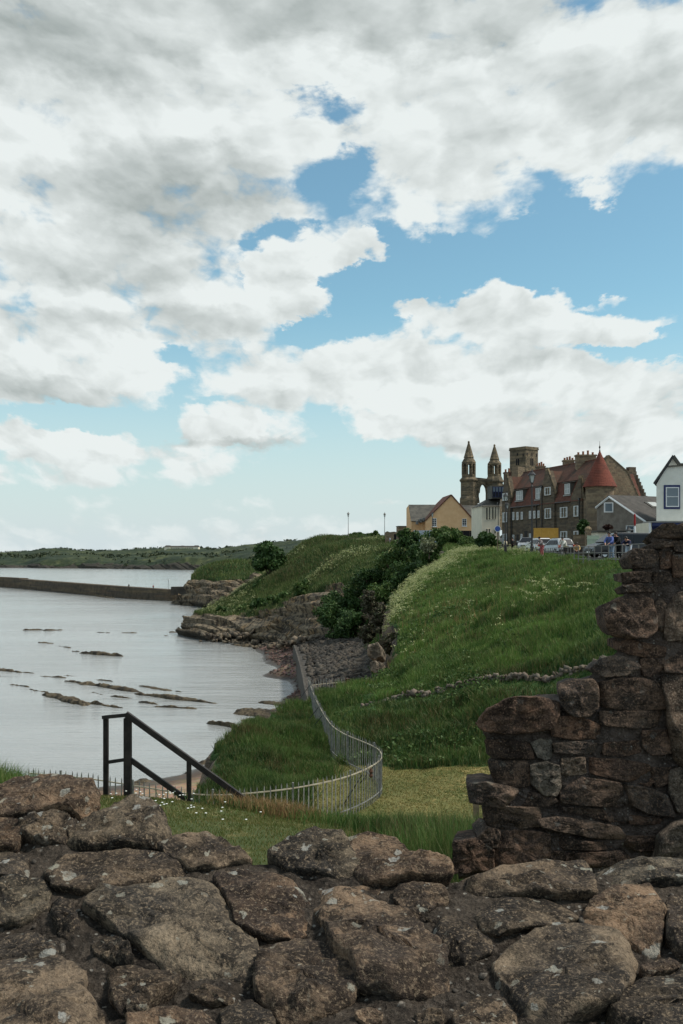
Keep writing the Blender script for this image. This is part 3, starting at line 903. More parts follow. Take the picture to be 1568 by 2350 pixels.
cr = [1268, 1268, 1268, 1266, 1263, 1266, 1266, 1261, 1262, 1257, 1252, 1246, 1241, 1240, 1238, 1236, 1236]
for k, (f, vv) in enumerate(((0, None), (.45, None), (1.0, md), (1.6, None), (2.0, cr), (2.4, None))):
    row = []
    for i, u in enumerate(us):
        y0 = EYE * FP / (wl[i] - 1275.0)
        if k == 0: row.append((u, wl[i] + .25, y0))
        elif k == 1: row.append((u, wl[i] * .5 + md[i] * .5, y0 + 22))
        elif k == 2: row.append((u, md[i] + 1, y0 + 70))
        elif k == 3: row.append((u, md[i] * .5 + cr[i] * .5, y0 + 260))
        elif k == 4: row.append((u, cr[i] + .5, y0 + 480))
        else: row.append((u, cr[i] + 8, y0 + 900))
    fr.append(row)
coast_last, _, _ = coast('far_coast', fr, 120, 700, .16, .10, M['coast'], 7.0, .02, 51, 2.0, 4, 12)

def pick(A, N, n, w=None, seed=0):
    """n random points on a grid surface (area-weighted) with optional per-vertex weight."""
    r = np.random.default_rng(seed)
    a, b, d = A[:-1, :-1], A[:-1, 1:], A[1:, :-1]
    ar = np.linalg.norm(np.cross(b - a, d - a), axis=-1)
    if w is not None: ar = ar * w[:-1, :-1]
    c = np.cumsum(ar.ravel()); k = np.searchsorted(c, r.uniform(0, c[-1], n))
    i, j = np.unravel_index(np.clip(k, 0, ar.size - 1), ar.shape)
    s, t = r.uniform(0, 1, (2, n, 1))
    return a[i, j] + (b[i, j] - a[i, j]) * s + (d[i, j] - a[i, j]) * t, N[i, j]

def leaf_cloud(centers, rad, n, size, seed, squash=.8):
    """Leaf quads gathered round clump centres."""
    r = np.random.default_rng(seed)
    c = centers[r.integers(0, len(centers), n)]
    d = r.normal(0, 1, (n, 3)); d /= np.linalg.norm(d, axis=1, keepdims=True)
    p = c + d * (rad * (r.uniform(0, 1, n) ** .45))[:, None] * np.array([1, 1, squash])
    e1 = r.normal(0, 1, (n, 3)); e1 /= np.linalg.norm(e1, axis=1, keepdims=True)
    e2 = np.cross(e1, d + r.normal(0, .5, (n, 3))); e2 /= np.linalg.norm(e2, axis=1, keepdims=True) + 1e-9
    s = (size * r.uniform(.6, 1.4, n))[:, None]
    V = np.stack([p - e1 * s * .5, p + e2 * s * .32, p + e1 * s * .5, p - e2 * s * .32], 1)
    return V.reshape(-1, 3), np.arange(n * 4).reshape(n, 4), np.repeat(r.uniform(0, 1, n), 4)

# hedges, gorse and scrub dotted over the far coast
FC = coast_last
fw = np.zeros(FC.shape[:2]); fw[12:70] = .5; fw[58:66] = 2.2; fw[92:100] = 4.0
fq_, fn_ = pick(FC, FC * 0, 5200, fw + 1e-9, 47)
fq_ = fq_[fbm(fq_ * .011, 3, 48) > -.12]
V, F, tint = leaf_cloud(fq_ + np.array([0, 0, 1.2]), 4.2, len(fq_) * 7, 3.4, 49, .45)
mesh_np('far_scrub', V, F, M['leaf_far'], attrs={'tint': tint})['kind'] = 'stuff'

# ---- concrete sea wall with walkway, and the stone revetment above it
cl = [(709, 1620, 100), (700, 1592, 109), (694, 1560, 122), (687, 1530, 137), (680, 1505, 152), (674, 1486, 166)]
pts = catmull(np.array([[(u - 784) / FP * y, y, EYE - (v - 1275) / FP * y] for u, v, y in cl]), 26)
pts[:, 2] = np.linspace(3.15, 3.0, 26)
sw = thing('sea_wall', 'weathered concrete sea wall curving along the foot of the pebble beach', 'sea wall', (0, 0, 0))
wk = MB(); ed = MB()
for a, b in zip(pts[:-1], pts[1:]):
    wk.add([(a[0] + .2, a[1], a[2]), (a[0] + 1.9, a[1] + .25, a[2] + .12), (b[0] + 1.9, b[1] + .25, b[2] + .12), (b[0] + .2, b[1], b[2])], [(0, 1, 2, 3)])
    ed.add([(a[0], a[1], a[2] + .12), (a[0] + .26, a[1], a[2] + .12), (b[0] + .26, b[1], b[2] + .12), (b[0], b[1], b[2] + .12),
            (a[0] - .35, a[1], -1.0), (b[0] - .35, b[1], -1.0), (a[0] + .26, a[1], a[2] - .4), (b[0] + .26, b[1], b[2] - .4)],
           [(0, 1, 2, 3), (4, 0, 3, 5), (1, 6, 7, 2)])
wk.build('walkway', M['concrete'], sw); ed.build('parapet', M['concrete_pale'], sw)
rv = [[(706, 1482, 172), (712, 1510, 146), (722, 1545, 125), (738, 1590, 106), (752, 1640, 94)],
      [(735, 1462, 178), (760, 1480, 154), (775, 1515, 130), (790, 1560, 110), (800, 1610, 98)],
      [(765, 1450, 180), (815, 1462, 158), (836, 1495, 134), (846, 1545, 112), (850, 1590, 100)],
      [(800, 1425, 184), (850, 1430, 164), (878, 1450, 138), (890, 1500, 114), (890, 1560, 100)]]
RV = net(rv, 80, 110)
RVN = grid_normals(RV); RVN *= np.sign(RVN[..., 2:3] + 1e-9)
RV = RV + RVN * (fbm(RV * .5, 4, 61) * .25)[..., None]
mesh_np('revetment_slope', RV.reshape(-1, 3), grid_faces(80, 110), M['cliff_near'], smooth=True, attrs={'green': np.linspace(-.6, .75, 80)[:, None] * np.ones((1, 110))})['kind'] = 'structure'
# the ravine behind, under the bushes
rvb = [[(755, 1462, 180), (812, 1470, 158), (846, 1500, 132), (868, 1560, 104)],
       [(830, 1390, 190), (880, 1395, 168), (905, 1410, 142), (915, 1450, 116)],
       [(900, 1320, 200), (960, 1320, 178), (990, 1325, 152), (1000, 1335, 126)],
       [(985, 1246, 212), (1030, 1252, 188), (1075, 1258, 162), (1110, 1265, 140)],
       [(1050, 1240, 230), (1110, 1250, 200), (1160, 1258, 165), (1200, 1268, 150)]]
RB = net(rvb, 60, 60)
RBN = grid_normals(RB); RBN *= np.sign(RBN[..., 2:3] + 1e-9)
RB = RB + RBN * (fbm(RB * .2, 4, 66) * 1.0)[..., None]
mesh_np('ravine_side', RB.reshape(-1, 3), grid_faces(60, 60), M['slope'], smooth=True)['kind'] = 'structure'

def stones_mesh(name, Pts, Nrm, size, mat, flat=.6, seed=1, kind='stuff', attrs=None):
    """Many rough blocks as one mesh."""
    r = np.random.default_rng(seed)
    n = len(Pts)
    base = np.array([(x, y, z) for z in (-.5, .5) for y in (-.5, .5) for x in (-.5, .5)])
    V = np.repeat(base[None], n, 0) * (1 + r.uniform(-.35, .35, (n, 8, 3)))
    V[:, 4:, :2] *= r.uniform(.55, .95, (n, 1, 1))
    sc = size * r.uniform(.45, 1.4, (n, 1, 1)) * np.array([1, 1, flat]) * np.stack([r.uniform(.7, 1.5, n), r.uniform(.7, 1.2, n), r.uniform(.7, 1.2, n)], -1)[:, None]
    V = V * sc
    a = r.uniform(0, 2 * pi, n); ca, sa = np.cos(a)[:, None], np.sin(a)[:, None]
    x, y = V[..., 0] * ca - V[..., 1] * sa, V[..., 0] * sa + V[..., 1] * ca
    tl = r.normal(0, .28, (n, 2))
    z = V[..., 2] + x * tl[:, :1] + y * tl[:, 1:]
    V = np.stack([x, y, z], -1) + Pts[:, None]
    f = np.array([(0, 2, 3, 1), (4, 5, 7, 6), (0, 1, 5, 4), (1, 3, 7, 5), (3, 2, 6, 7), (2, 0, 4, 6)])
    F = (f[None] + (np.arange(n) * 8)[:, None, None]).reshape(-1, 4)
    o = mesh_np(name, V.reshape(-1, 3), F, mat, attrs=attrs or {'green': np.zeros(n * 8)})
    if kind: o['kind'] = kind
    return o

ww = np.ones((80, 110)); ww[:4] = 0; ww[62:] *= .12
q, qn = pick(RV, RVN, 4200, ww, 3)
wq = np.array([pts[k] for k in np.random.default_rng(6).integers(0, 26, 260)]) + np.stack([np.random.default_rng(7).uniform(.9, 2.9, 260) ** 1.0, np.random.default_rng(8).uniform(-2, 2, 260), np.full(260, .15)], -1)
q = np.concatenate([q, wq]); qn = np.concatenate([qn, wq * 0])
stones_mesh('revetment_stones', q + qn * .05, qn, .54, plain('revetment_stone', (.040, .034, .028), (.095, .080, .062), .9, .9, .03, lo=.4, hi=.62), .7, 5)
bw = sstep(94, 102, BY) * (bz > .18) * (BX > -26) * (BX < -2.6 - sstep(110, 165, BY) * 4.5)
q, qn = pick(np.stack([BX, BY, bz], -1), np.zeros(BX.shape + (3,)), 3000, bw + 1e-9, 4)
stones_mesh('beach_pebbles', q, qn, .36, plain('beach_pebble', (.050, .038, .030), (.19, .105, .085), 1.4, .8, .02, lo=.42, hi=.62), .6, 6)
# boulders and rubble under the headland cliff
q1 = np.concatenate([HEAD[2:14, k] for k in range(90, 330, 2)])
qq = q1[rng.choice(len(q1), 600)] + rng.normal(0, 1, (600, 3)) * np.array([1.2, 1.2, .15]) + np.array([0, -1.2, 0])
stones_mesh('cliff_foot_rubble', qq, qq, .75, plain('cliff_rubble', (.055, .045, .034), (.19, .15, .105), .5, .9, .03, lo=.4, hi=.6), .65, 8)

# ------------------------------------------------------------------ blades and leaves
def blades(name, Pts, h, w, lean, mat, seed=0, bend=False, kind='stuff', label=None, parent=None):
    """Grass as one mesh; h an array of heights."""
    r = np.random.default_rng(seed)
    n = len(Pts)
    a = r.uniform(0, 2 * pi, n)
    side = np.stack([np.cos(a), np.sin(a), np.zeros(n)], -1)
    la = r.uniform(0, 2 * pi, n); lm = np.abs(r.normal(0, lean, n)) * h
    ld = np.stack([np.cos(la) * lm, np.sin(la) * lm, np.zeros(n)], -1)
    up_ = np.zeros((n, 3)); up_[:, 2] = h
    wv = side * (np.asarray(w) * r.uniform(.6, 1.3, n))[:, None] * .5
    tint = r.uniform(0, 1, n)
    if bend:
        mid = Pts + up_ * .55 + ld * .3
        V = np.stack([Pts - wv, Pts + wv, mid + wv * .7, mid - wv * .7, Pts + up_ + ld], 1)
        F = np.array([(0, 1, 2), (0, 2, 3), (3, 2, 4)])
    else:
        V = np.stack([Pts - wv, Pts + wv, Pts + up_ + ld], 1); F = np.array([(0, 1, 2)])
    k = V.shape[1]
    FF = (F[None] + (np.arange(n) * k)[:, None, None]).reshape(-1, 3)
    o = mesh_np(name, V.reshape(-1, 3), FF, mat, parent, attrs={'tint': np.repeat(tint, k)})
    if kind: o['kind'] = kind
    if label: o['label'] = label
    return o

def bush(name, label, cat, u, v, Y, ru, rv, mat, dens=1.0, leaf=None, group=None, seed=0, trunk=True, lean=(0, 0), gr=1.0):
    """Bush or tree whose crown centre is seen at (u, v), with half-sizes ru, rv on the grid."""
    ru, rv = ru * gr, rv * gr
    c = P(u, v, Y); k = Y / FP
    rx, rz = ru * k, rv * k; ry = rx
    r = np.random.default_rng(seed + 100)
    base = (c[0], c[1], c[2] - rz * 1.15)
    t = thing(name, label, cat, base, 0, group)
    nc = int(26 + 8 * r.uniform())
    d = r.normal(0, 1, (nc, 3)); d[:, 2] = (np.abs(d[:, 2]) * .9 - .35) if 'tree' in name else d[:, 2] * .8 - .1
    d /= np.linalg.norm(d, axis=1, keepdims=True)
    cen = d * np.array([rx, ry, rz]) * r.uniform(.35, .86, (nc, 1)) + np.array([0, 0, rz * 1.15])
    leaf = leaf or max(.16, k * 6.2)
    n = int(3600 * dens)
    V, F, tint = leaf_cloud(cen, min(rx, rz) * .40, n, leaf, seed, .85)
    mesh_np('crown', V, F, mat, t, attrs={'tint': tint})
    if trunk:
        m = MB()
        top = Vector((lean[0], lean[1], rz * 1.2))
        m.tube([(0, 0, -.6), (rx * .04, 0, rz * .5), top], [rx * .09, rx * .07, rx * .03], 6)
        for q in cen[:6]:
            m.tube([(0, 0, rz * .45), (q[0] * .5, q[1] * .5, (q[2] + rz * .5) * .5), tuple(q)], [rx * .045, rx * .03, rx * .012], 5)
        m.build('trunk', M['bark'], t)
    return t

# grass on the near land
LNn = grid_normals(LP); LNn *= np.sign(LNn[..., 2:3] + 1e-9)
uu = LX / LY * FP + 784
inview = ((uu > -60) & (uu < 1500)).astype(float)
gmask = (green > .55) * inview * (1 - on_road) * (sd > .2)
slope_w = gmask * (island > .5) * (LX > -.5) * (LY < 150)
def tuss(Pts, f, seed):
    return fbm(Pts * f, 3, seed)
wS = slope_w * sstep(36.9, 38.3, LY + .18 * (LX - 3)) / np.maximum(LY, 30) ** .6
q, qn = pick(LP, LNn, 230000, wS + 1e-12, 12)
hN = np.clip(.34 + tuss(q, .5, 70) * .42 + tuss(q, 1.5, 74) * .26, .06, 1.0) * np.interp(q[:, 1], [40, 60, 100, 150], [.9, 1.05, 1.25, 1.4])
hedge = np.abs(q[:, 0] - xedge(q[:, 1])) < 1.2
hN = np.where(hedge, hN * .55, hN)
DYKE = np.array([P(*d)[:2] for d in [(832, 1613, 50.5), (930, 1603, 49), (1000, 1592, 48), (1100, 1577, 46.5), (1240, 1562, 44), (1310, 1548, 43), (1392, 1535, 42)]])
DYKE = catmull(DYKE, 60)
dd = np.min(np.linalg.norm(q[:, None, :2] - DYKE[None], axis=-1), axis=1)
dside = q[:, 1] - np.interp(q[:, 0], DYKE[:, 0], DYKE[:, 1])
kq = ((dd < 1.5) & (dside < .2) & (q[:, 0] > .2)) | ((dd < .35) & (q[:, 0] > .2))
hN = np.where(kq, rng.uniform(.05, .14, len(hN)), hN)
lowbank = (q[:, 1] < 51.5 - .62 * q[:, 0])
# broad-leaved weeds low on the slope
wz = fbm(q * .35, 3, 99); wsel = (wz > .10) & (q[:, 0] < 9) & (rng.uniform(0, 1, len(q)) < .05)
V, F, tint = leaf_cloud(q[wsel] + np.array([0, 0, .28]), .22, int(wsel.sum()) * 5, .13, 46, .6)
mesh_np('broad_leaved_weeds', V, F, M['leaf_mid'], attrs={'tint': tint})['kind'] = 'stuff'
blades('slope_grass', q[~lowbank], hN[~lowbank], np.interp(q[~lowbank][:, 1], [40, 150], [.035, .085]), .45, M['blade'], 1)
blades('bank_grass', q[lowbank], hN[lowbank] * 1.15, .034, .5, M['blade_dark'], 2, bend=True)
# mound outside the fence
wM = gmask * (sdn > 1.5) * (LX < .8) * (LY > 31) * (LY < 58) * sstep(-.1, .5, (-1.0 - LX) + (LY > 36) * .8)
q, qn = pick(LP, LNn, 42000, wM + 1e-12, 14)
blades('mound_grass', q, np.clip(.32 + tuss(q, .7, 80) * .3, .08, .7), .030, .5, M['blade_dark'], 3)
# lawns: short blades
wL = (green > .55) * ((uu > -1300) & (uu < 1500)) * (sd > .2) * (island < .5) * (LY < 24)
q, qn = pick(LP, LNn, 190000, wL * (LY > 5.5) * (LY < 15.5) + 1e-12, 15)
blades('lawn_grass', q, np.interp(q[:, 1], [8, 14, 40], [.03, .035, .05]) * rng.uniform(.6, 1.3, len(q)), np.interp(q[:, 1], [8, 40], [.008, .03]), .6, M['blade_lawn'], 4)
wL2 = gmask * (island < .6) * (LY > 25) * (LY < 40) * (LX > -2.3)
q, qn = pick(LP, LNn, 60000, wL2 + 1e-12, 16)
blades('low_lawn_grass', q, rng.uniform(.02, .06, len(q)), .035, .9, M['blade_low'], 17)
# uncut growth along the brow, under the handrail, and beside the castle wall
def along(pts, n, spread, seed):
    r = np.random.default_rng(seed)
    A = catmull(np.array(pts, float), 200)
    k = r.integers(0, 200, n)
    xy = A[k] + r.normal(0, 1, (n, 2)) * spread
    return xy
def zland(xy):
    ix = np.clip(((xy[:, 0] - xs_l[0]) / SP).astype(int), 0, len(xs_l) - 1); iy = np.clip(((xy[:, 1] - ys_l[0]) / SP).astype(int), 0, len(ys_l) - 1)
    return LP[iy, ix, 2]
xs_l, ys_l = np.arange(-16, 34, SP), np.arange(3.0, 152, SP)
def zl1(x, y): return float(zland(np.array([[x, y]]))[0])
xy = along([(-1.45, 14.2), (-.9, 14.1), (-.3, 13.6), (.4, 12.6), (1.0, 11.4), (1.7, 9.8)], 15000, .42, 5)
q = np.c_[xy, zland(xy)]
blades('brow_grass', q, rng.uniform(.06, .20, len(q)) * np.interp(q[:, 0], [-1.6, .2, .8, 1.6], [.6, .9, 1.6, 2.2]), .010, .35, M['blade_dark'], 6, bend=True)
xy = along([(.75, 8.6), (1.1, 8.0), (1.35, 7.2), (1.15, 6.6)], 9000, .30, 6)
q = np.c_[xy, zland(xy) - .05]
blades('wall_foot_grass', q, rng.uniform(.28, .62, len(q)), .009, .3, M['blade_dark'], 7, bend=True)
xy = along([(-9.5, 13.6), (-6.2, 13.4), (-5.0, 13.2), (-4.55, 13.0), (-4.2, 13.2)], 9000, .33, 8)
q = np.c_[xy, zland(xy)]
blades('long_verge_grass', q, rng.uniform(.25, .62, len(q)) * np.interp(q[:, 0], [-5, -4], [1.1, .55]), .011, .3, M['blade'], 9, bend=True)
xy = along([(-1.6, 14.1), (-.8, 13.6), (-.55, 13.0)], 2600, .25, 10)
q = np.c_[xy, zland(xy)]
blades('dry_grass', q, rng.uniform(.08, .22, len(q)), .010, .5, M['dry'], 11, bend=True)
xy = along([(.7, 6.6), (1.0, 6.3), (1.3, 6.2)], 1800, .16, 12)
q = np.c_[xy, zland(xy)]
blades('withered_grass', q, rng.uniform(.2, .4, len(q)), .008, .35, M['dry'], 13, bend=True)
# daisies
xy = np.concatenate([np.random.default_rng(3).normal(0, 1, (26, 2)) * (.25, .9) + (-2.35, 12.6), np.random.default_rng(4).normal(0, 1, (16, 2)) * (.35, .5) + (-1.6, 12.2), np.random.default_rng(9).normal(0, 1, (12, 2)) * (.5, .3) + (-2.6, 13.8)])
dm = MB()
for k, (x, y) in enumerate(xy):
    z = zl1(x, y) + .055
    dm.lathe([(.003, 0), (.014, .005), (.015, .009), (.005, .012)], 7, (x, y, z))
dm.build('daisies', M['daisy'])['kind'] = 'stuff'

xy = along([(3, 62), (7, 62), (9, 72), (13, 66), (14, 84), (8, 86), (5, 72), (12, 55)], 1500, 1.8, 61); q = np.c_[xy, zland(xy)]; q = q[(q[:, 2] > 10.5) & (q[:, 0] < xedge(q[:, 1]) - 1)]
blades('dead_stalks', q, rng.uniform(.45, .95, len(q)), .035, .25, M['dry'], 62)
# cow parsley on the ridge, in drifts on the slope, and on the headland
def parsley(name, q, h, seed):
    blades(name + '_stems', q, h, .03, .15, M['blade'], seed)
    r = np.random.default_rng(seed)
    V, F, tint = leaf_cloud(q + np.stack([r.normal(0, .1, len(q)), r.normal(0, .1, len(q)), h], -1), .20, len(q) * 8, .085, seed, .45)
    mesh_np(name, V, F, M['parsley'], attrs={'tint': tint})['kind'] = 'stuff'
ridge = [(3.2, 79), (4.0, 86), (5.6, 92), (8.2, 100), (10.5, 107), (14, 118), (17.0, 127)]
xy = along(ridge, 3400, (.9, 2.1), 30); q = np.c_[xy, zland(xy)]; q = q[(q[:, 2] > 11)]
parsley('ridge_cow_parsley', q, rng.uniform(.55, 1.05, len(q)), 31)
xy = along([(17.4, 126), (19, 118), (19.5, 108), (19.4, 100)], 420, (.7, 2.0), 32); q = np.c_[xy, zland(xy)]
parsley('roadside_cow_parsley', q, rng.uniform(.4, .9, len(q)), 33)
def at_uv(u, v):
    """Land point under a reading-grid position (marches the line of sight)."""
    ys_ = np.arange(38, 140, .2); x = (u - 784) / FP * ys_; z = EYE - (v - 1275) / FP * ys_
    hit = np.where(zland(np.stack([x, ys_], -1)) >= z)[0]
    k = hit[0] if len(hit) else len(ys_) - 1
    return x[k], ys_[k]
cl_xy = []
for (u, v, n, su, sv) in [(1240, 1360, 26, 30, 10), (1220, 1385, 24, 35, 12), (1290, 1375, 14, 25, 10), (1350, 1368, 16, 25, 8), (1080, 1390, 16, 20, 25), (1130, 1440, 10, 25, 14), (1060, 1350, 26, 25, 16), (930, 1500, 16, 20, 30), (1000, 1440, 14, 30, 25)]:
    r = np.random.default_rng(u)
    for _ in range(n): cl_xy.append(at_uv(u + r.normal(0, su), v + r.normal(0, sv)))
xy = np.array(cl_xy); q = np.c_[xy, zland(xy)]
parsley('slope_cow_parsley', q, rng.uniform(.45, .75, len(q)), 35)

hw = HEADG.copy(); hw[-40:] *= .3
q, qn = pick(HEAD, HEADN, 70000, hw + 1e-9, 40)
blades('headland_grass', q, np.clip(.75 + tuss(q, .16, 90) * .9, .2, 1.9), .16, .45, M['blade_head'], 41)
q, qn = pick(HEAD, HEADN, 30000, hw + 1e-9, 44)
keepq = (fbm(q * np.array([.07, .07, .07]), 3, 97) > .12) | ((np.abs(q[:, 0] + 28) < 6) & (q[:, 2] < 10))
q = q[keepq][:1500]
V, F, tint = leaf_cloud(q + np.array([0, 0, .85]), .5, len(q) * 4, .20, 45, .6)
mesh_np('headland_cow_parsley', V, F, M['parsley'], attrs={'tint': tint})['kind'] = 'stuff'

q, qn = pick(FARH, FARN, 14000, FARG + 1e-9, 50)
blades('far_headland_grass', q, rng.uniform(.5, 1.5, len(q)), .3, .4, M['blade_head'], 51)
q, qn = pick(RB, RBN, 26000, None, 52)
blades('ravine_undergrowth', q, rng.uniform(.5, 1.4, len(q)), .16, .5, M['blade_dark'], 53)
# ------------------------------------------------------------------ bushes and trees
BU = 'bushes filling the ravine below the road'
bush('hawthorn_tree', 'lone dark round-topped tree on the headland ridge above the cliff', 'tree', 621, 1290, 240, 41, 52, M['leaf'], 3.0, .8, None, 1)
for k, (u, v, Y, ru, rv, mt, de, nm, lb) in enumerate([
    (940, 1240, 165, 32, 26, 'leaf', 1.0, 'elder_bush', 'low dark bush in front of the grey slate wing of the orange house'),
    (1028, 1236, 150, 42, 34, 'leaf_mid', 1.5, 'elder_tree', 'tallest green bush with a pointed top below the orange gable'),
    (975, 1268, 160, 38, 34, 'leaf', 1.2, 'elder_bush', 'dark rounded bush just below the slate wing bush'),
    (1072, 1250, 145, 26, 24, 'leaf_mid', .9, 'elder_bush', 'bush against the black hoarding right of the pointed tree'),
    (1000, 1285, 150, 40, 34, 'leaf_mid', 1.3, 'elder_bush', 'bush with pale blossom at the top of the flowered ridge'),
    (905, 1290, 168, 46, 38, 'leaf_mid', 1.4, 'elder_bush', 'bright green bush at the top left of the ravine thicket'),
    (945, 1325, 152, 46, 40, 'leaf', 1.4, 'elder_bush', 'broad dark bush in the middle of the ravine thicket'),
    (850, 1335, 172, 44, 34, 'leaf', 1.3, 'elder_bush', 'dark bush at the left edge of the thicket under the headland grass'),
    (880, 1375, 158, 44, 38, 'leaf_mid', 1.3, 'elder_bush', 'green bush below the middle of the thicket'),
    (800, 1385, 172, 50, 34, 'leaf', 1.4, 'elder_bush', 'dark bush overhanging the yellow cliff rocks'),
    (765, 1412, 168, 38, 32, 'leaf', 1.1, 'elder_bush', 'leftmost low dark bush hanging over the cliff'),
    (830, 1430, 155, 46, 38, 'leaf', 1.4, 'elder_bush', 'lowest dark bush above the stone revetment'),
    (800, 1450, 160, 40, 30, 'leaf', 1.1, 'elder_bush', 'bush at the head of the concrete walkway'),
    (1118, 1242, 126, 30, 22, 'leaf', 1.1, 'elder_bush', 'small dark bush beside the round road sign'),
    (915, 1400, 128, 30, 36, 'leaf', 1.0, 'elder_bush', 'dark bush tucked behind the flowered ridge'),
    (960, 1360, 138, 34, 30, 'leaf', 1.0, 'elder_bush', 'shaded bush close behind the crest of the flowered ridge'),
]):
    bush(nm, lb, 'tree' if 'tree' in nm else 'bush', u, v, Y, ru, rv, M[mt], de * 1.3, None, BU, 10 + k, gr=1.0 if v < 1255 else 1.24)
bush('elder_bush', 'small pale blossoming bush halfway up the thicket', 'bush', 985, 1250, 142, 20, 20, M['leaf_pale'], .5, None, BU, 41)
for k, (u, v, Y, ru, rv, lb) in enumerate([(848, 1385, 140, 18, 42, 'brown twiggy bush between the dark bushes and the ridge'), (872, 1425, 112, 20, 46, 'tall brown twiggy bush above the rock outcrop'), (845, 1450, 116, 20, 30, 'low brown scrubby bush left of the rock outcrop'),
                                           (895, 1475, 72, 24, 40, 'scrubby bush growing over the top of the rock outcrop')]):
    bush('twiggy_bush', lb, 'bush', u, v, Y, ru, rv, M['twig'], .9, .35, 'brown twiggy bushes', 60 + k)
for k, (u, v, Y, ru, rv, lb) in enumerate([(818, 1233, 262, 22, 12, 'low dark bush behind the left headland lamp post'), (858, 1232, 258, 26, 13, 'wide low bush between the two headland lamp posts'), (905, 1240, 225, 30, 14, 'low hedge-like bush right of the far lamp post'), (880, 1244, 240, 18, 10, 'smallest low bush below the far lamp post')]):
    bush('low_bush', lb, 'bush', u, v, Y, ru, rv, M['leaf_mid'], .8, .8, 'low bushes along the headland path', 70 + k)
for k, (u, v, Y, ru, rv, lb) in enumerate([(520, 1402, 228, 26, 13, 'low dark scrub above the tip of the headland cliff'), (568, 1398, 224, 24, 15, 'scrub bush overhanging the left part of the headland cliff'), (606, 1386, 218, 34, 18, 'scrub bush above the middle of the headland cliff'),
                                           (652, 1376, 212, 34, 20, 'scrub bush at the brink of the tan rock face'), (600, 1342, 234, 22, 15, 'scrub bush below the lone headland tree'), (700, 1352, 206, 34, 20, 'scrub bush on the grass above the tan rock face'),
                                           (745, 1352, 204, 28, 18, 'scrub bush left of the ravine thicket'), (560, 1366, 236, 22, 11, 'small scrub bush left of the lone headland tree')]):
    bush('scrub_bush', lb, 'bush', u, v, Y, ru, rv, M['leaf_mid' if k % 2 else 'leaf'], .9, .7, 'scrub along the headland cliff', 90 + k)
bush('gorse_bush', 'yellow-flowering gorse on the tip of the grassy mound', 'bush', 676, 1632, 51.5, 26, 14, M['leaf_gorse'], .9, .13, None, 80)
bush('ivy_bush', 'dark green creeper bush climbing beside the round turret', 'bush', 1338, 1210, 122, 13, 22, M['leaf'], .7, .35, None, 81)
bush('copper_shrub', 'purple-brown shrub growing on the flat garage roof', 'shrub', 1396, 1209, 100, 14, 7, M['leaf_red'], .5, .25, None, 82)

# ------------------------------------------------------------------ skerries
def skerry(label, u0, v0, u1, v1, thick, seed, width=None, group='low rock ledges in the bay'):
    e_ = .11
    a, b = G(u0 - (u1 - u0) * e_, v0 - (v1 - v0) * e_), G(u1 + (u1 - u0) * e_, v1 + (v1 - v0) * e_)
    r = np.random.default_rng(seed)
    L = np.linalg.norm(b - a); Y = (a[1] + b[1]) / 2
    h = thick * Y / FP * .56
    w = width or max(.5, min(1.7, L * .16)) * r.uniform(.8, 1.2)
    d = (b - a) / L; s = np.array([-d[1], d[0], 0])
    nu, nv = max(14, int(L / .22)), 13
    U_, W_ = np.meshgrid(np.linspace(0, 1, nu), np.linspace(-1, 1, nv), indexing='ij')
    wid = w * (.35 + .65 * np.sin(pi * np.clip(U_, .03, .97)) ** .6) * (1 + fbm(np.stack([U_ * L * .35, U_ * 0 + seed, U_ * 0], -1), 3, seed) * .8)
    Pq = a + d * (U_ * L)[..., None] + s * (W_ * wid * .5)[..., None]
    prof = np.clip(1 - np.abs(W_) ** 3, 0, 1) * np.clip(1 - np.abs(U_ * 2 - 1) ** 6, 0, 1)
    n = fbm(Pq * np.array([.6, .6, 1]), 4, seed) * .8 + ridged(Pq * 1.3, 3, seed + 1) * .35
    Pq[..., 2] = -.25 + (h + .25) * prof * np.clip(.78 + n * .65 - .22 * W_, .05, 1.5)
    stepz = np.round(Pq[..., 2] / .12) * .12
    Pq[..., 2] = Pq[..., 2] * .4 + stepz * .6
    Pq[..., :2] += fbm(Pq * 1.1, 3, seed + 5)[..., None] * .25
    o = mesh_np('rock_ledge', Pq.reshape(-1, 3) - a, grid_faces(nu, nv), M['skerry'], smooth=False, attrs={'green': np.zeros(nu * nv)})
    o.location = a
    return tag(o, label, 'rock', group)
Z4 = lambda x, y: (x * .3646, 1208.7 + y * .3646)
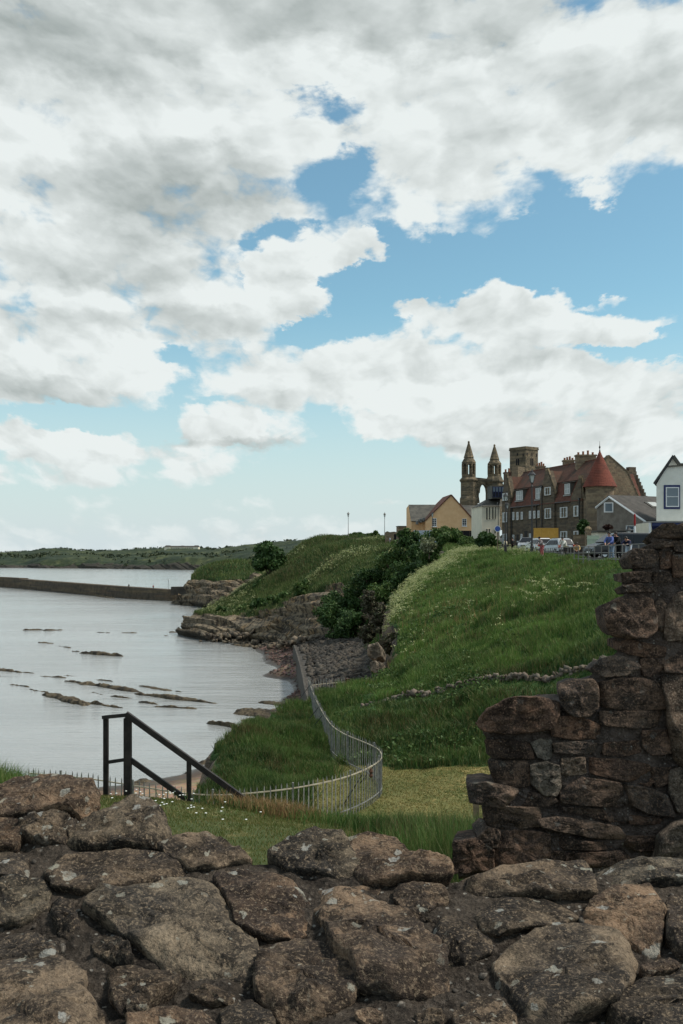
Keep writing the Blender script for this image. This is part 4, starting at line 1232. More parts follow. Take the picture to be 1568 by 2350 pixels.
for k, (x0, y0, x1, y1, th, lb) in enumerate([
    (-60, 893, 140, 918, 16, 'pale topped ledge cut by the left edge of the picture'), (128, 917, 225, 923, 6, 'thin sliver of rock off the pale left-edge ledge'),
    (-40, 938, 50, 944, 6, 'thin dark ledge just below the pale left-edge ledge'), (245, 938, 410, 952, 10, 'thin ledge between the left-edge ledge and the longest ledge'),
    (370, 931, 480, 943, 7, 'short dark ledge above the start of the longest ledge'), (412, 972, 525, 985, 13, 'dark blunt rock at the left tip of the longest ledge'),
    (510, 985, 880, 1040, 26, 'longest brown ledge running through the middle of the bay'), (872, 1055, 1350, 1112, 28, 'broad light brown ledge continuing the longest one to the right'),
    (880, 1002, 1090, 1034, 10, 'slim ledge lying above the broad light brown one'), (1095, 1036, 1165, 1042, 5, 'tiny sliver at the right tip of the slim ledge'),
    (600, 962, 730, 975, 5, 'hair-thin reef above the middle of the longest ledge'), (66, 992, 190, 1010, 9, 'thin dark ledge left of the jagged dark ledge'),
    (192, 1020, 300, 1046, 9, 'narrow dark ledge joining up to the jagged dark ledge'), (302, 1058, 540, 1122, 36, 'thick jagged dark ledge nearest to the handrail'),
    (530, 1108, 770, 1140, 24, 'brown tail of the jagged dark ledge'), (580, 1040, 652, 1058, 8, 'small dark rock between the longest and the jagged ledges'),
    (695, 1068, 845, 1083, 14, 'short pale ledge below the middle of the longest ledge'), (880, 1104, 1000, 1118, 16, 'lumpy brown rock below the broad ledge'),
    (975, 1132, 1240, 1146, 16, 'long thin dark ledge below the broad light brown ledge'), (522, 797, 765, 815, 28, 'single flat boulder alone in open water'),
    (235, 728, 338, 735, 9, 'small dark rock far left of the lone boulder'), (372, 750, 442, 764, 6, 'pair-like small rock left of the lone boulder'),
    (455, 784, 500, 787, 7, 'tiny rock touching the left of the lone boulder'), (145, 652, 270, 650, 12, 'far dark reef farthest out on the left'),
    (272, 655, 388, 650, 12, 'far dark reef right beside the farthest left one'), (612, 665, 692, 669, 9, 'small far rock in the middle of the bay'),
    (745, 668, 862, 669, 5, 'very thin far reef below the harbour wall'), (1065, 665, 1142, 664, 11, 'small rock off the tip of the headland'),
    (1034, 686, 1062, 686, 11, 'round little rock off the tip of the headland'), (1316, 1238, 1500, 1268, 34, 'black wedge-shaped rock close to the grassy mound'),
    (612, 440, 720, 452, 10, 'dark rocks at the foot of the harbour wall')]):
    skerry(lb, *Z4(x0, y0), *Z4(x1, y1), th * .46, 200 + k)
for k, (u0, v0, u1, v1, th, w, lb) in enumerate([(556, 1630, 668, 1640, 18, 4.5, 'pale flat shelf of rock reaching out from the pebble beach'), (552, 1636, 640, 1650, 14, 3, 'dark undercut shelf just below the pale shelf'),
                                                (566, 1652, 640, 1668, 16, 3, 'black rock shelf nearest to the mound'), (600, 1612, 690, 1622, 8, 3, 'thin upper rock shelf at the edge of the pebbles'),
                                                (540, 1480, 640, 1492, 10, 3, 'pale ledge at the waterline under the headland cliff'), (404, 1383, 440, 1390, 14, 6, 'dark rocks at the foot of the harbour headland')]):
    skerry(lb, u0, v0, u1, v1, th, 260 + k, w, 'rock shelves along the shore')
bk = [(470, 1752, 30), (500, 1748, 30), (440, 1775, 16), (330, 1795, 14), (320, 1803, 14)]
for k, (u, v, w) in enumerate(bk):
    skerry(['dark seaweed-covered rock at the right end of the sand', 'seaweed-covered rock below the mound cliff', 'low weedy rock along the wet edge of the sand', 'lumpy rock between the handrail posts', 'low weedy rock left of the sand'][k],
           u - w, v + 3, u + w, v - 4, 12, 300 + k, 1.6, 'weedy rocks on the sand')

# ================================================================== the ruined castle wall in the foreground
def resample(poly, n, jit, seed, cut=.09):
    """Closed outline resampled to n points with softened corners and a ragged edge."""
    Q = np.array(poly, float); m = len(Q)
    # one corner-cutting pass
    nx = np.roll(Q, -1, 0)
    Q = np.stack([Q * (1 - cut) + nx * cut, Q * cut + nx * (1 - cut)], 1).reshape(-1, Q.shape[1])
    nx = np.roll(Q, -1, 0); seg = np.linalg.norm(nx - Q, axis=1); c = np.r_[0, np.cumsum(seg)]
    t = np.linspace(0, c[-1], n, endpoint=False); k = np.clip(np.searchsorted(c, t, 'right') - 1, 0, len(Q) - 1)
    f = ((t - c[k]) / np.maximum(seg[k], 1e-9))[:, None]
    return Q[k] * (1 - f) + nx[k] * f

def rock(name, loop, nrm, h, depth, mat, parent, seed, amp=.10, n=64, tilt=None, grow=1.10, soft=.06, rag=.07, cuts=5):
    """A single block: loop is its 3-D outline on the wall surface, nrm the way it faces, h how proud its flat bed stands."""
    L = resample(loop, n, 0, seed, soft)
    nrm = np.array(nrm, float); nrm /= np.linalg.norm(nrm)
    c = L.mean(0)
    d = L - c; size = np.linalg.norm(d, axis=1).mean()
    e = fbm(L / size * 2.6 + seed * 3.1, 4, seed, .6)[:, None]
    L = c + d * (grow + e * rag)
    d = L - c
    rings = [(.74, -depth), (.90, -depth * .35), (.955, .0), (.985, .35), (1.0, .65), (1.0, .86), (.975, .975), (.945, 1.0), (.88, 1.0), (.78, 1.0), (.66, 1.0), (.53, 1.0), (.40, 1.0), (.27, 1.0), (.13, 1.0)]
    V = [c + d * r + nrm * (hh if hh < 0 else h * hh) for r, hh in rings]
    V.append((c + nrm * h)[None])
    V = np.concatenate(V)
    rr = np.random.default_rng(seed)
    hf0 = np.clip(((V - c) @ nrm) / h, 0, 1)
    # bedding: the top breaks off in a few shallow steps and slopes
    ax = np.cross(nrm, rr.normal(0, 1, 3)); ax /= np.linalg.norm(ax)
    sl = ((V - c) @ ax) / size
    V = V + nrm * (h * (.16 * np.tanh(sl * 2.2 + fbm(V / size * 1.5 + seed, 3, seed) * 1.2) + .10 * (np.floor(sl * 2.4 + fbm(V / size * 2 + seed, 3, seed + 1) * 1.3) % 2 - .5)) * hf0)[:, None]
    for _ in range(cuts):
        k = rr.integers(0, n)
        ld = d[k] / np.linalg.norm(d[k])
        pn = ld + nrm * rr.uniform(.35, 1.8); pn /= np.linalg.norm(pn)
        lim = ((L[k] + nrm * h - c) @ pn) * rr.uniform(.84, .98)
        over = np.maximum((V - c) @ pn - lim, 0) * (((V - c) @ nrm) > -.01)
        V = V - pn * (over * .95)[:, None]
    if tilt is not None:
        V = V + nrm * (((V - c) @ np.array(tilt, float)) * hf0)[:, None]
    nz = fbm(V / size * 2.4 + seed * 5.3, 4, seed + 2, .6) * .8 + ridged(V / .055 + seed, 3, seed + 7) * .35
    V = V + nrm * (nz * min(h, .07) * amp * 2.6)[:, None] * (.25 + .75 * hf0)[:, None]
    rad = V - c; rad = rad - (rad @ nrm)[:, None] * nrm
    rad /= np.linalg.norm(rad, axis=1, keepdims=True) + 1e-6
    V = V + rad * (fbm(V / .07 + 31, 3, seed + 11) * min(size * .05, .012))[:, None]
    nr = len(rings); F = []
    for i in range(nr - 1):
        for k in range(n):
            k2 = (k + 1) % n
            F.append((i * n + k, i * n + k2, (i + 1) * n + k2, (i + 1) * n + k))
    for k in range(n):
        F.append(((nr - 1) * n + k, (nr - 1) * n + (k + 1) % n, nr * n))
    o = mesh_np(name, V, F, mat, parent, smooth=True)
    me = o.data
    if np.dot(np.array(me.polygons[(nr - 2) * n].normal), nrm) < 0: me.flip_normals()
    return o

# ---- wall top: a sloping rubble surface in front of the camera
def Ytop(v):
    return np.interp(v, [1780, 1930, 2100, 2350, 2500], [3.45, 3.02, 2.62, 2.12, 1.88])
def ST(u, v, drop=0.0):
    return P(u, v, float(Ytop(v))) - np.array([0, 0, drop])
wall = thing('castle_wall', 'broken top of a thick rubble castle wall with lichened stones close to the camera', 'ruined wall', (0, 0, 0))
us_, vs_ = np.linspace(-1500, 2900, 440), np.linspace(0, 1, 150)
edge_u = [-1500, -700, -300, 0, 120, 220, 330, 390, 470, 560, 640, 800, 960, 1030, 1120, 1300, 1500, 1850, 2900]
edge_v = [1862, 1840, 1850, 1852, 1858, 1880, 1935, 1950, 1960, 1975, 1972, 1962, 1985, 2008, 2012, 2005, 1985, 1975, 1990]
TG = np.zeros((150, 440, 3))
for i, s in enumerate(vs_):
    for j, u in enumerate(us_):
        v0 = np.interp(u, edge_u, edge_v); v = v0 + (2560 - v0) * s
        TG[i, j] = ST(u, v)
m_n = fbm(TG * 7, 4, 301) * .022 + fbm(TG * 22, 4, 302) * .014 + fbm(TG * 70, 2, 303) * .005
TG[..., 2] += m_n - .017
back = TG[0:1] + np.array([0, .22, -.28]); back2 = back + np.array([0, .03, -2.6])
front = TG[-1:] + np.array([0, -.02, -.5])
TG = np.concatenate([back2, back, TG, front], 0)
mo = mesh_np('mortar_bed', TG.reshape(-1, 3), grid_faces(*TG.shape[:2]), M['mortar'], wall, smooth=True)
za = lambda p: (p[0] * .5, 1755.8 + p[1] * .5)
zb = lambda p: (784 + p[0] * .5, 1755.8 + p[1] * .5)
TOPA = [
    ([(-120, 100), (60, 80), (190, 74), (300, 85), (400, 105), (425, 150), (425, 210), (380, 225), (300, 215), (200, 205), (100, 225), (-120, 245)], .075),
    ([(100, 275), (150, 242), (220, 225), (300, 235), (335, 270), (340, 350), (200, 357), (110, 335)], .085),
    ([(325, 300), (400, 250), (480, 228), (560, 185), (620, 168), (690, 195), (745, 250), (775, 310), (772, 352), (600, 360), (330, 362)], .12),
    ([(225, 440), (420, 412), (600, 402), (720, 415), (830, 465), (850, 510), (800, 540), (640, 558), (400, 570), (260, 560), (235, 500)], .06),
    ([(740, 375), (830, 332), (950, 325), (1010, 345), (1100, 402), (1140, 432), (1050, 447), (990, 467), (870, 467), (800, 425)], .06),
    ([(385, 620), (500, 592), (690, 590), (860, 555), (980, 560), (1015, 620), (1065, 690), (1145, 770), (1165, 850), (1165, 940), (1120, 1010), (1030, 1035), (900, 1010), (770, 930), (700, 860), (600, 785), (500, 720), (420, 670)], .11),
    ([(990, 520), (1100, 500), (1250, 520), (1330, 560), (1430, 640), (1450, 720), (1380, 762), (1230, 778), (1110, 755), (1080, 690), (1040, 620)], .07),
    ([(1180, 940), (1235, 850), (1330, 802), (1440, 830), (1568, 890), (1630, 930), (1640, 1000), (1600, 1060), (1540, 1105), (1400, 1150), (1330, 1182), (1275, 1140), (1190, 1060)], .10),
    ([(-140, 920), (100, 912), (250, 905), (330, 930), (390, 960), (375, 1050), (420, 1120), (480, 1190), (430, 1290), (-140, 1290)], .09),
    ([(-140, 520), (60, 520), (170, 530), (215, 570), (210, 640), (140, 690), (60, 720), (-140, 745)], .075),
    ([(-140, 800), (60, 790), (170, 800), (260, 840), (272, 890), (150, 903), (-140, 908)], .05),
    ([(500, 965), (600, 935), (750, 950), (820, 955), (800, 1020), (710, 1080), (640, 1130), (560, 1130), (510, 1060)], .07),
    ([(860, 1015), (960, 1022), (1080, 1050), (1065, 1090), (960, 1092), (880, 1060)], .04),
    ([(590, 1110), (680, 1082), (690, 1130), (600, 1150)], .04),
    ([(240, 620), (320, 630), (360, 700), (372, 790), (280, 780), (240, 700)], .05),
    ([(430, 815), (540, 792), (600, 850), (612, 920), (500, 900), (440, 860)], .05),
    ([(1232, 412), (1290, 372), (1400, 295), (1460, 317), (1568, 335), (1632, 420), (1632, 480), (1568, 508), (1440, 490), (1310, 470)], .07),
    ([(10, 250), (90, 262), (100, 330), (60, 390), (-40, 400), (-140, 390), (-140, 262)], .05),
    ([(-140, 405), (40, 402), (110, 420), (140, 500), (60, 512), (-140, 512)], .03),
    ([(600, 1160), (760, 1120), (900, 1130), (1000, 1180), (1000, 1290), (600, 1290)], .06),
    ([(1010, 1120), (1150, 1090), (1260, 1160), (1240, 1290), (1020, 1290)], .05)]
TOPB = [
    ([(0, 340), (120, 324), (245, 340), (290, 395), (380, 430), (470, 475), (490, 520), (420, 540), (300, 520), (180, 540), (70, 520), (75, 450), (40, 400)], .06),
    ([(-130, 595), (20, 557), (170, 567), (240, 620), (300, 700), (375, 780), (435, 850), (465, 960), (470, 1030), (250, 1040), (80, 1010), (40, 920), (-40, 880), (-60, 760), (-110, 680)], .12),
    ([(250, 565), (340, 548), (470, 570), (490, 620), (430, 640), (370, 690), (300, 660), (255, 610)], .05),
    ([(530, 515), (560, 482), (700, 467), (850, 458), (1090, 452), (1120, 490), (1142, 560), (1140, 600), (1000, 605), (850, 600), (680, 590), (540, 575)], .065),
    ([(630, 685), (680, 635), (800, 617), (1000, 620), (1105, 632), (1088, 690), (1000, 740), (860, 750), (710, 780), (650, 740)], .035),
    ([(345, 715), (420, 692), (520, 720), (600, 760), (680, 815), (690, 850), (600, 890), (560, 945), (500, 955), (475, 870), (420, 790)], .06),
    ([(722, 860), (800, 805), (900, 775), (1080, 755), (1200, 772), (1300, 830), (1345, 900), (1310, 980), (1240, 1080), (1100, 1130), (900, 1180), (800, 1130), (740, 1040), (715, 940)], .115),
    ([(1095, 700), (1170, 625), (1260, 575), (1420, 573), (1500, 620), (1475, 700), (1455, 850), (1400, 890), (1340, 850), (1255, 765), (1130, 730)], .09),
    ([(1490, 640), (1640, 600), (1820, 600), (1820, 860), (1560, 870), (1495, 800)], .09),
    ([(1142, 475), (1170, 435), (1300, 428), (1450, 433), (1640, 440), (1820, 450), (1820, 500), (1500, 530), (1400, 540), (1220, 555), (1150, 520)], .06),
    ([(1260, 1085), (1350, 1015), (1480, 965), (1640, 905), (1820, 890), (1820, 1290), (1200, 1290), (1230, 1150)], .09),
    ([(65, 1135), (130, 1120), (185, 1142), (180, 1180), (120, 1192), (72, 1170)], .03),
    ([(340, 1145), (420, 1122), (470, 1150), (460, 1192), (350, 1192)], .035),
    ([(520, 1150), (640, 1080), (730, 1090), (800, 1180), (780, 1290), (540, 1290)], .05),
    ([(1370, 930), (1450, 900), (1560, 885), (1600, 900), (1480, 950), (1390, 985)], .035)]
FN = np.array([0.02, -.46, .89])
for k, (lst, f) in enumerate(((TOPA, za), (TOPB, zb))):
    for j, (pl, h) in enumerate(lst):
        uv = [f(p) for p in pl]
        lp = np.array([ST(*q) for q in uv]) - FN * h * .66
        r = random.Random(500 + k * 50 + j)
        rock('stone', lp, FN + np.array([r.uniform(-.08, .08), r.uniform(-.08, .05), 0]), h * .88, .10, M['castle'], wall, 500 + k * 50 + j, .16, 84,
             tilt=(r.uniform(-.12, .12), r.uniform(-.10, .06), 0))
# the wall runs on past both sides of the view
r_ = random.Random(61); extra = []
for lo_, hi_ in ((-1450, -90), (1690, 2850)):
    vv = 1880
    while vv < 2480:
        hgt = r_.uniform(70, 150); x = lo_ + r_.uniform(0, 80)
        while x < hi_:
            w_ = min(r_.uniform(130, 300), hi_ - x + 40); q = [(x + 6, vv + r_.uniform(0, 20)), (x + w_ * .5, vv - r_.uniform(0, 18)), (x + w_ - 8, vv + r_.uniform(0, 25)), (x + w_ - r_.uniform(0, 16), vv + hgt * r_.uniform(.6, .9)), (x + w_ * .55, vv + hgt * r_.uniform(.8, .95)), (x + r_.uniform(4, 24), vv + hgt * r_.uniform(.7, .9))]
            extra.append(q); x += w_
        vv += hgt
for j, q in enumerate(extra):
    lp = np.array([ST(*p) for p in q]) - FN * .03
    rock('stone', lp, FN, r_.uniform(.045, .085), .10, M['castle'], wall, 1200 + j, .16, 40, grow=1.04)
# chips and pebbles in the joints
r = np.random.default_rng(77)
ii, jj = r.integers(3, 148, 520), r.integers(4, 436, 520)
q = TG[ii, jj] + np.stack([r.normal(0, .01, 520), r.normal(0, .01, 520), np.full(520, .001)], -1)
ch = stones_mesh('mortar_chips', q, q, .014, plain('mortar_chip', (.06, .05, .04), (.22, .19, .155), 30, .9, .004, lo=.5, hi=.66), .7, 78)
ch.parent = wall

# ---- standing wall at the right
YW = 4.7
def W(u, v, out=0.0):
    """Point on the standing wall's face (it turns a little away to the right)."""
    k = (u - 784.0) / FP
    Y = (YW - out) / (1 - .10 * (k - .17))
    return P(u, v, Y)
zc = lambda p: (1045.3 + p[0] * .3475, 1184.2 + p[1] * .3475)
ruin = thing('ruined_wall', 'tall dark ragged-edged stretch of coursed rubble wall rising at the right', 'ruined wall', (0, 0, 0))
OUT = [(1310, 150), (1350, 120), (1480, 80), (1800, 70), (2400, -20), (3300, -60), (3300, 2420), (20, 2420), (20, 2170), (140, 2150), (180, 2080), (215, 2030), (205, 1950), (230, 1900), (130, 1860), (110, 1790), (250, 1770),
       (240, 1640), (215, 1500), (190, 1440), (210, 1340), (330, 1260), (640, 1260), (700, 1230), (715, 1120), (880, 1080), (925, 1030), (990, 970), (1080, 900), (1085, 830), (1060, 770), (1000, 720), (1000, 620), (1090, 570),
       (1150, 500), (1120, 450), (1120, 400), (1190, 360), (1160, 300), (1190, 240), (1330, 225)]
OU = [zc(p) for p in OUT]
gu, gv = np.concatenate([np.arange(1052, 1672, 4.0), np.arange(1672, 2200, 6.0)]), np.arange(1150, 2030, 4.0)
GU, GV = np.meshgrid(gu, gv)
GP = np.stack([GU, GV, GU * 0], -1)
GU = GU + 0.0; GV = GV + 0.0
sdw = poly_sd(GU, GV, OU) + fbm(GP / 22.0, 3, 315) * 5
g1, g0 = np.gradient(sdw, gv, gu)
gl = np.maximum(np.hypot(g0, g1), .2)
near_ = (sdw < 0)
mv = np.where(near_, np.clip(-sdw, 0, 9), 0)
GU += g0 / gl * mv; GV += g1 / gl * mv
WP = np.array([[W(GU[i, j], GV[i, j]) for j in range(GU.shape[1])] for i in range(GU.shape[0])])
wn = np.array([-.05, -1, .04]); wn = wn / np.linalg.norm(wn)
WP = WP + wn * (fbm(WP * 6, 4, 311) * .030 + fbm(WP * 24, 4, 312) * .016 - .004 - .05 * (1 - sstep(0, 14, sdw)))[..., None]
wf = grid_faces(*GU.shape); keep = sdw.ravel()[wf].max(1) > 0
fk = wf[keep]
ed = {}
for f in fk:
    for a, b in zip(f, np.roll(f, -1)):
        key = (min(a, b), max(a, b)); ed[key] = None if key in ed else (a, b)
rim = [e for e in ed.values() if e]
nv = GU.size
VB = WP.reshape(-1, 3) + np.array([.31, .75, -.05])
sidef = np.array([(b, a, a + nv, b + nv) for a, b in rim])
mesh_np('mortar_core', np.concatenate([WP.reshape(-1, 3), VB]), np.concatenate([fk, sidef, (fk + nv)[:, ::-1]]), M['mortar_face'], ruin, smooth=True)
FACE = [
    ([(1298, 115), (1350, 78), (1460, 86), (1560, 108), (1720, 118), (1720, 160), (1500, 152), (1340, 147)], .12), ([(1400, 76), (1500, 47), (1720, 30), (1720, 118), (1580, 106), (1480, 86)], .06),
    ([(1300, 182), (1335, 165), (1420, 176), (1430, 202), (1325, 216)], .08), ([(1438, 170), (1560, 165), (1720, 175), (1720, 240), (1560, 250), (1450, 230)], .05),
    ([(1140, 272), (1170, 222), (1300, 227), (1335, 280), (1285, 342), (1180, 347)], .06), ([(1345, 235), (1425, 240), (1425, 340), (1355, 350)], .03), ([(1435, 260), (1560, 265), (1720, 270), (1720, 380), (1560, 400), (1440, 400)], .04),
    ([(1098, 380), (1170, 368), (1280, 370), (1272, 432), (1108, 440)], .07), ([(1098, 462), (1200, 446), (1345, 450), (1330, 500), (1130, 507)], .08), ([(1300, 375), (1420, 370), (1425, 430), (1310, 440)], .035),
    ([(970, 592), (1080, 545), (1200, 525), (1285, 560), (1305, 640), (1305, 750), (1240, 802), (1120, 797), (1030, 790), (997, 720)], .09),
    ([(1395, 610), (1460, 525), (1520, 515), (1720, 510), (1720, 800), (1520, 815), (1395, 820), (1388, 720)], .07), ([(1320, 570), (1380, 520), (1420, 530), (1380, 640), (1372, 760), (1325, 740)], .03),
    ([(1072, 830), (1150, 812), (1250, 840), (1380, 862), (1370, 930), (1240, 932), (1082, 890)], .04), ([(895, 1012), (960, 950), (1060, 922), (1190, 942), (1215, 1000), (1120, 1050), (980, 1062)], .06),
    ([(1222, 945), (1370, 945), (1372, 1010), (1290, 1060), (1232, 1050)], .035), ([(1382, 900), (1500, 890), (1720, 880), (1720, 1022), (1500, 1030), (1390, 1022)], .06),
    ([(685, 1112), (760, 1082), (900, 1080), (930, 1130), (928, 1250), (880, 1312), (780, 1312), (720, 1270), (688, 1200)], .10), ([(948, 1100), (1100, 1072), (1250, 1080), (1372, 1112), (1385, 1262), (1200, 1280), (960, 1252)], .05),
    ([(1368, 1082), (1420, 1042), (1560, 1038), (1720, 1040), (1720, 1650), (1490, 1652), (1442, 1600), (1412, 1400), (1390, 1250)], .10),
    ([(148, 1370), (220, 1272), (330, 1220), (430, 1195), (560, 1208), (665, 1232), (668, 1290), (620, 1400), (500, 1420), (350, 1432), (200, 1410)], .13),
    ([(640, 1332), (800, 1322), (945, 1380), (948, 1470), (800, 1472), (640, 1450)], .045), ([(962, 1292), (1200, 1292), (1388, 1290), (1398, 1390), (1200, 1402), (970, 1382)], .04),
    ([(195, 1485), (330, 1475), (480, 1490), (510, 1600), (350, 1602), (212, 1590)], .06), ([(500, 1502), (560, 1470), (630, 1480), (640, 1580), (600, 1610), (540, 1592)], .045),
    ([(650, 1500), (800, 1490), (970, 1510), (960, 1570), (800, 1572), (660, 1560)], .055), ([(982, 1500), (1215, 1482), (1228, 1560), (1100, 1590), (980, 1572)], .03), ([(1240, 1422), (1400, 1412), (1430, 1560), (1300, 1572), (1242, 1530)], .04),
    ([(218, 1620), (350, 1615), (478, 1622), (490, 1780), (400, 1790), (265, 1770)], .05), ([(498, 1642), (600, 1622), (682, 1650), (692, 1780), (662, 1842), (580, 1832), (500, 1762)], .07), ([(702, 1602), (850, 1592), (860, 1700), (712, 1712)], .05),
    ([(872, 1602), (1100, 1612), (1268, 1640), (1300, 1750), (1270, 1780), (1080, 1742), (870, 1692)], .05), ([(1280, 1662), (1415, 1660), (1415, 1760), (1320, 1790)], .04),
    ([(76, 1762), (200, 1750), (400, 1792), (410, 1900), (280, 1912), (98, 1882)], .09), ([(430, 1832), (520, 1820), (640, 1850), (672, 1880), (600, 1912), (440, 1900)], .05),
    ([(700, 1742), (830, 1730), (1070, 1762), (1110, 1860), (1100, 1920), (900, 1910), (700, 1890)], .06), ([(1110, 1782), (1250, 1792), (1400, 1850), (1445, 1980), (1280, 1962), (1140, 1900)], .06), ([(1412, 1692), (1500, 1662), (1720, 1662), (1720, 1940), (1470, 1940), (1422, 1830)], .07),
    ([(178, 1932), (300, 1912), (540, 1922), (550, 2040), (400, 2062), (230, 2050), (188, 2000)], .06), ([(560, 2000), (680, 1982), (900, 2012), (1070, 2052), (1110, 2130), (900, 2120), (650, 2062), (570, 2040)], .06),
    ([(722, 1922), (950, 1932), (1120, 1982), (1120, 2022), (930, 1992), (740, 1952)], .05), ([(1132, 1972), (1300, 1992), (1455, 2012), (1400, 2040), (1160, 2032)], .04), ([(148, 2112), (210, 2052), (290, 2072), (268, 2180), (160, 2172)], .07),
    ([(280, 2122), (330, 2072), (500, 2082), (610, 2102), (610, 2290), (420, 2310), (270, 2300)], .06), ([(620, 2112), (920, 2152), (1090, 2152), (1060, 2200), (800, 2202), (620, 2180)], .05), ([(1130, 2112), (1320, 2112), (1310, 2200), (1200, 2212), (1120, 2172)], .05),
    ([(-10, 2142), (130, 2122), (248, 2200), (250, 2320), (-10, 2340)], .10), ([(1330, 2112), (1420, 2032), (1520, 2002), (1720, 1980), (1720, 2300), (1450, 2290), (1300, 2280), (1320, 2180)], .16),
    ([(622, 2202), (720, 2212), (720, 2310), (630, 2310)], .04), ([(732, 2232), (790, 2212), (792, 2310), (732, 2310)], .04), ([(802, 2222), (1060, 2212), (1280, 2222), (1285, 2290), (900, 2320), (802, 2310)], .05)]
r_ = random.Random(62); y_ = 30
while y_ < 2330:
    hgt = r_.uniform(95, 185); x = 1735 + r_.uniform(0, 60)
    while x < 3240:
        w_ = r_.uniform(180, 420)
        FACE.append(([(x + 5, y_ + r_.uniform(0, 12)), (x + w_ * .5, y_ + r_.uniform(-8, 8)), (x + w_ - 8, y_ + r_.uniform(0, 14)), (x + w_ - r_.uniform(4, 14), y_ + hgt - 14), (x + w_ * .5, y_ + hgt - r_.uniform(6, 14)), (x + r_.uniform(4, 14), y_ + hgt - 12)], r_.uniform(.04, .07)))
        x += w_
    y_ += hgt
for j, (pl, h) in enumerate(FACE):
    lp = np.array([W(*zc(p)) for p in pl]) - wn * .012
    r = random.Random(800 + j)
    rock('stone', lp, wn + np.array([r.uniform(-.08, .08), 0, r.uniform(-.04, .10)]), h * .62, .26, M['castle_grey' if j in (11, 19, 24, 29, 30, 37, 47) else 'castle_face'], ruin, 800 + j, .13, 64, grow=1.09, soft=.03, rag=.05, cuts=3, tilt=(r.uniform(-.08, .08), 0, r.uniform(-.10, .10)))

# ---- pale outcrops where the slope breaks off above the revetment
for k, (pl, Y, hh, lb) in enumerate([
    ([(841, 1492), (848, 1478), (872, 1474), (884, 1488), (880, 1512), (862, 1520), (845, 1512)], 64.0, .5, 'rounded grey head of the rock outcrop at the left end of the slope'),
    ([(846, 1520), (864, 1516), (884, 1522), (882, 1540), (866, 1550), (850, 1542)], 62.5, .4, 'pale cream ledge right under the rounded head of the outcrop'),
    ([(806, 1602), (822, 1566), (846, 1552), (862, 1566), (856, 1592), (832, 1606)], 60.0, .5, 'brown leaning slab at the foot of the outcrop')]):
    lp = np.array([P(u, v, Y) for u, v in pl])
    o = rock('rock_outcrop', (lp - lp.mean(0)) * .78, (-.25, -.9, .35), hh * .7, 1.4, M['outcrop'], None, 900 + k, .8, 48, rag=.22, cuts=8)
    o.location = lp.mean(0)
    tag(o, lb, 'rock', 'rocks of the outcrop')

# ================================================================== buildings
class Bld:
    """A building thing with its own axes: x along the facade, y out of it, z up."""
    def __init__(self, name, label, cat, loc, rotz=0.0, group=None):
        self.t = thing(name, label, cat, loc, rotz, group)
        self.o = np.array([float(q) for q in loc]); self.a = rotz
    def L(self, p):
        d = np.array(p, float) - self.o; c, s = cos(-self.a), sin(-self.a)
        return np.array((d[0] * c - d[1] * s, d[0] * s + d[1] * c, d[2]))
    def px(self, u, v, Y):
        return self.L(P(u, v, Y))
    def on(self, u, v, y=0.0):
        """Local point on the plane y = const seen at (u, v)."""
        c, s = cos(self.a), sin(self.a)
        n = np.array((-s, c, 0)); q0 = self.o + n * y
        ray = np.array(((u - 784) / FP, 1.0, -(v - 1275) / FP))
        tt_ = ((q0 - np.array((0, 0, EYE))) @ n) / (ray @ n)
        return self.L(np.array((0, 0, EYE)) + ray * tt_)

def window(b, x0, x1, z0, z1, y, lights=1, trans=0, fm='white', gm='glass', fw=.07, proud=.05, sill=None, name='window', mull=None, label=None):
    """Window on the plane y: frame with mullions, a pane per light, an optional sill."""
    if x0 > x1: x0, x1 = x1, x0
    if z0 > z1: z0, z1 = z1, z0
    m = MB(); w = (x1 - x0); yo = y + proud
    m.box(x0, x1, y - .05, yo, z1 - fw, z1); m.box(x0, x1, y - .05, yo, z0, z0 + fw)
    m.box(x0, x0 + fw, y - .05, yo - .002, z0 + fw, z1 - fw); m.box(x1 - fw, x1, y - .05, yo - .002, z0 + fw, z1 - fw)
    for k in range(1, lights):
        c = x0 + w * k / lights; g_ = .13 if mull else fw * .5; m.box(c - g_, c + g_, y - .05, yo + (.03 if mull else -.004), z0 + fw, z1 - fw, 1 if mull else 0)
    for k in range(1, trans + 1):
        c = z0 + (z1 - z0) * k / (trans + 1); m.box(x0 + fw, x1 - fw, y - .045, yo - .012, c - fw * .35, c + fw * .35)
    f = m.build(name, [M[fm], M[mull or fm]], b.t)
    if label: f['label'] = label
    for k in range(lights):
        p0, p1 = x0 + w * k / lights + .012, x0 + w * (k + 1) / lights - .012
        MB().box(p0 + fw * .3, p1 - fw * .3, y - .04, y + .012, z0 + fw * .5, z1 - fw * .5).build('pane', M[gm], f)
    if sill:
        MB().box(x0 - .08, x1 + .08, y - .05, yo + .08, z0 - .12, z0 - .005).build('sill', M[sill], f)
    return f

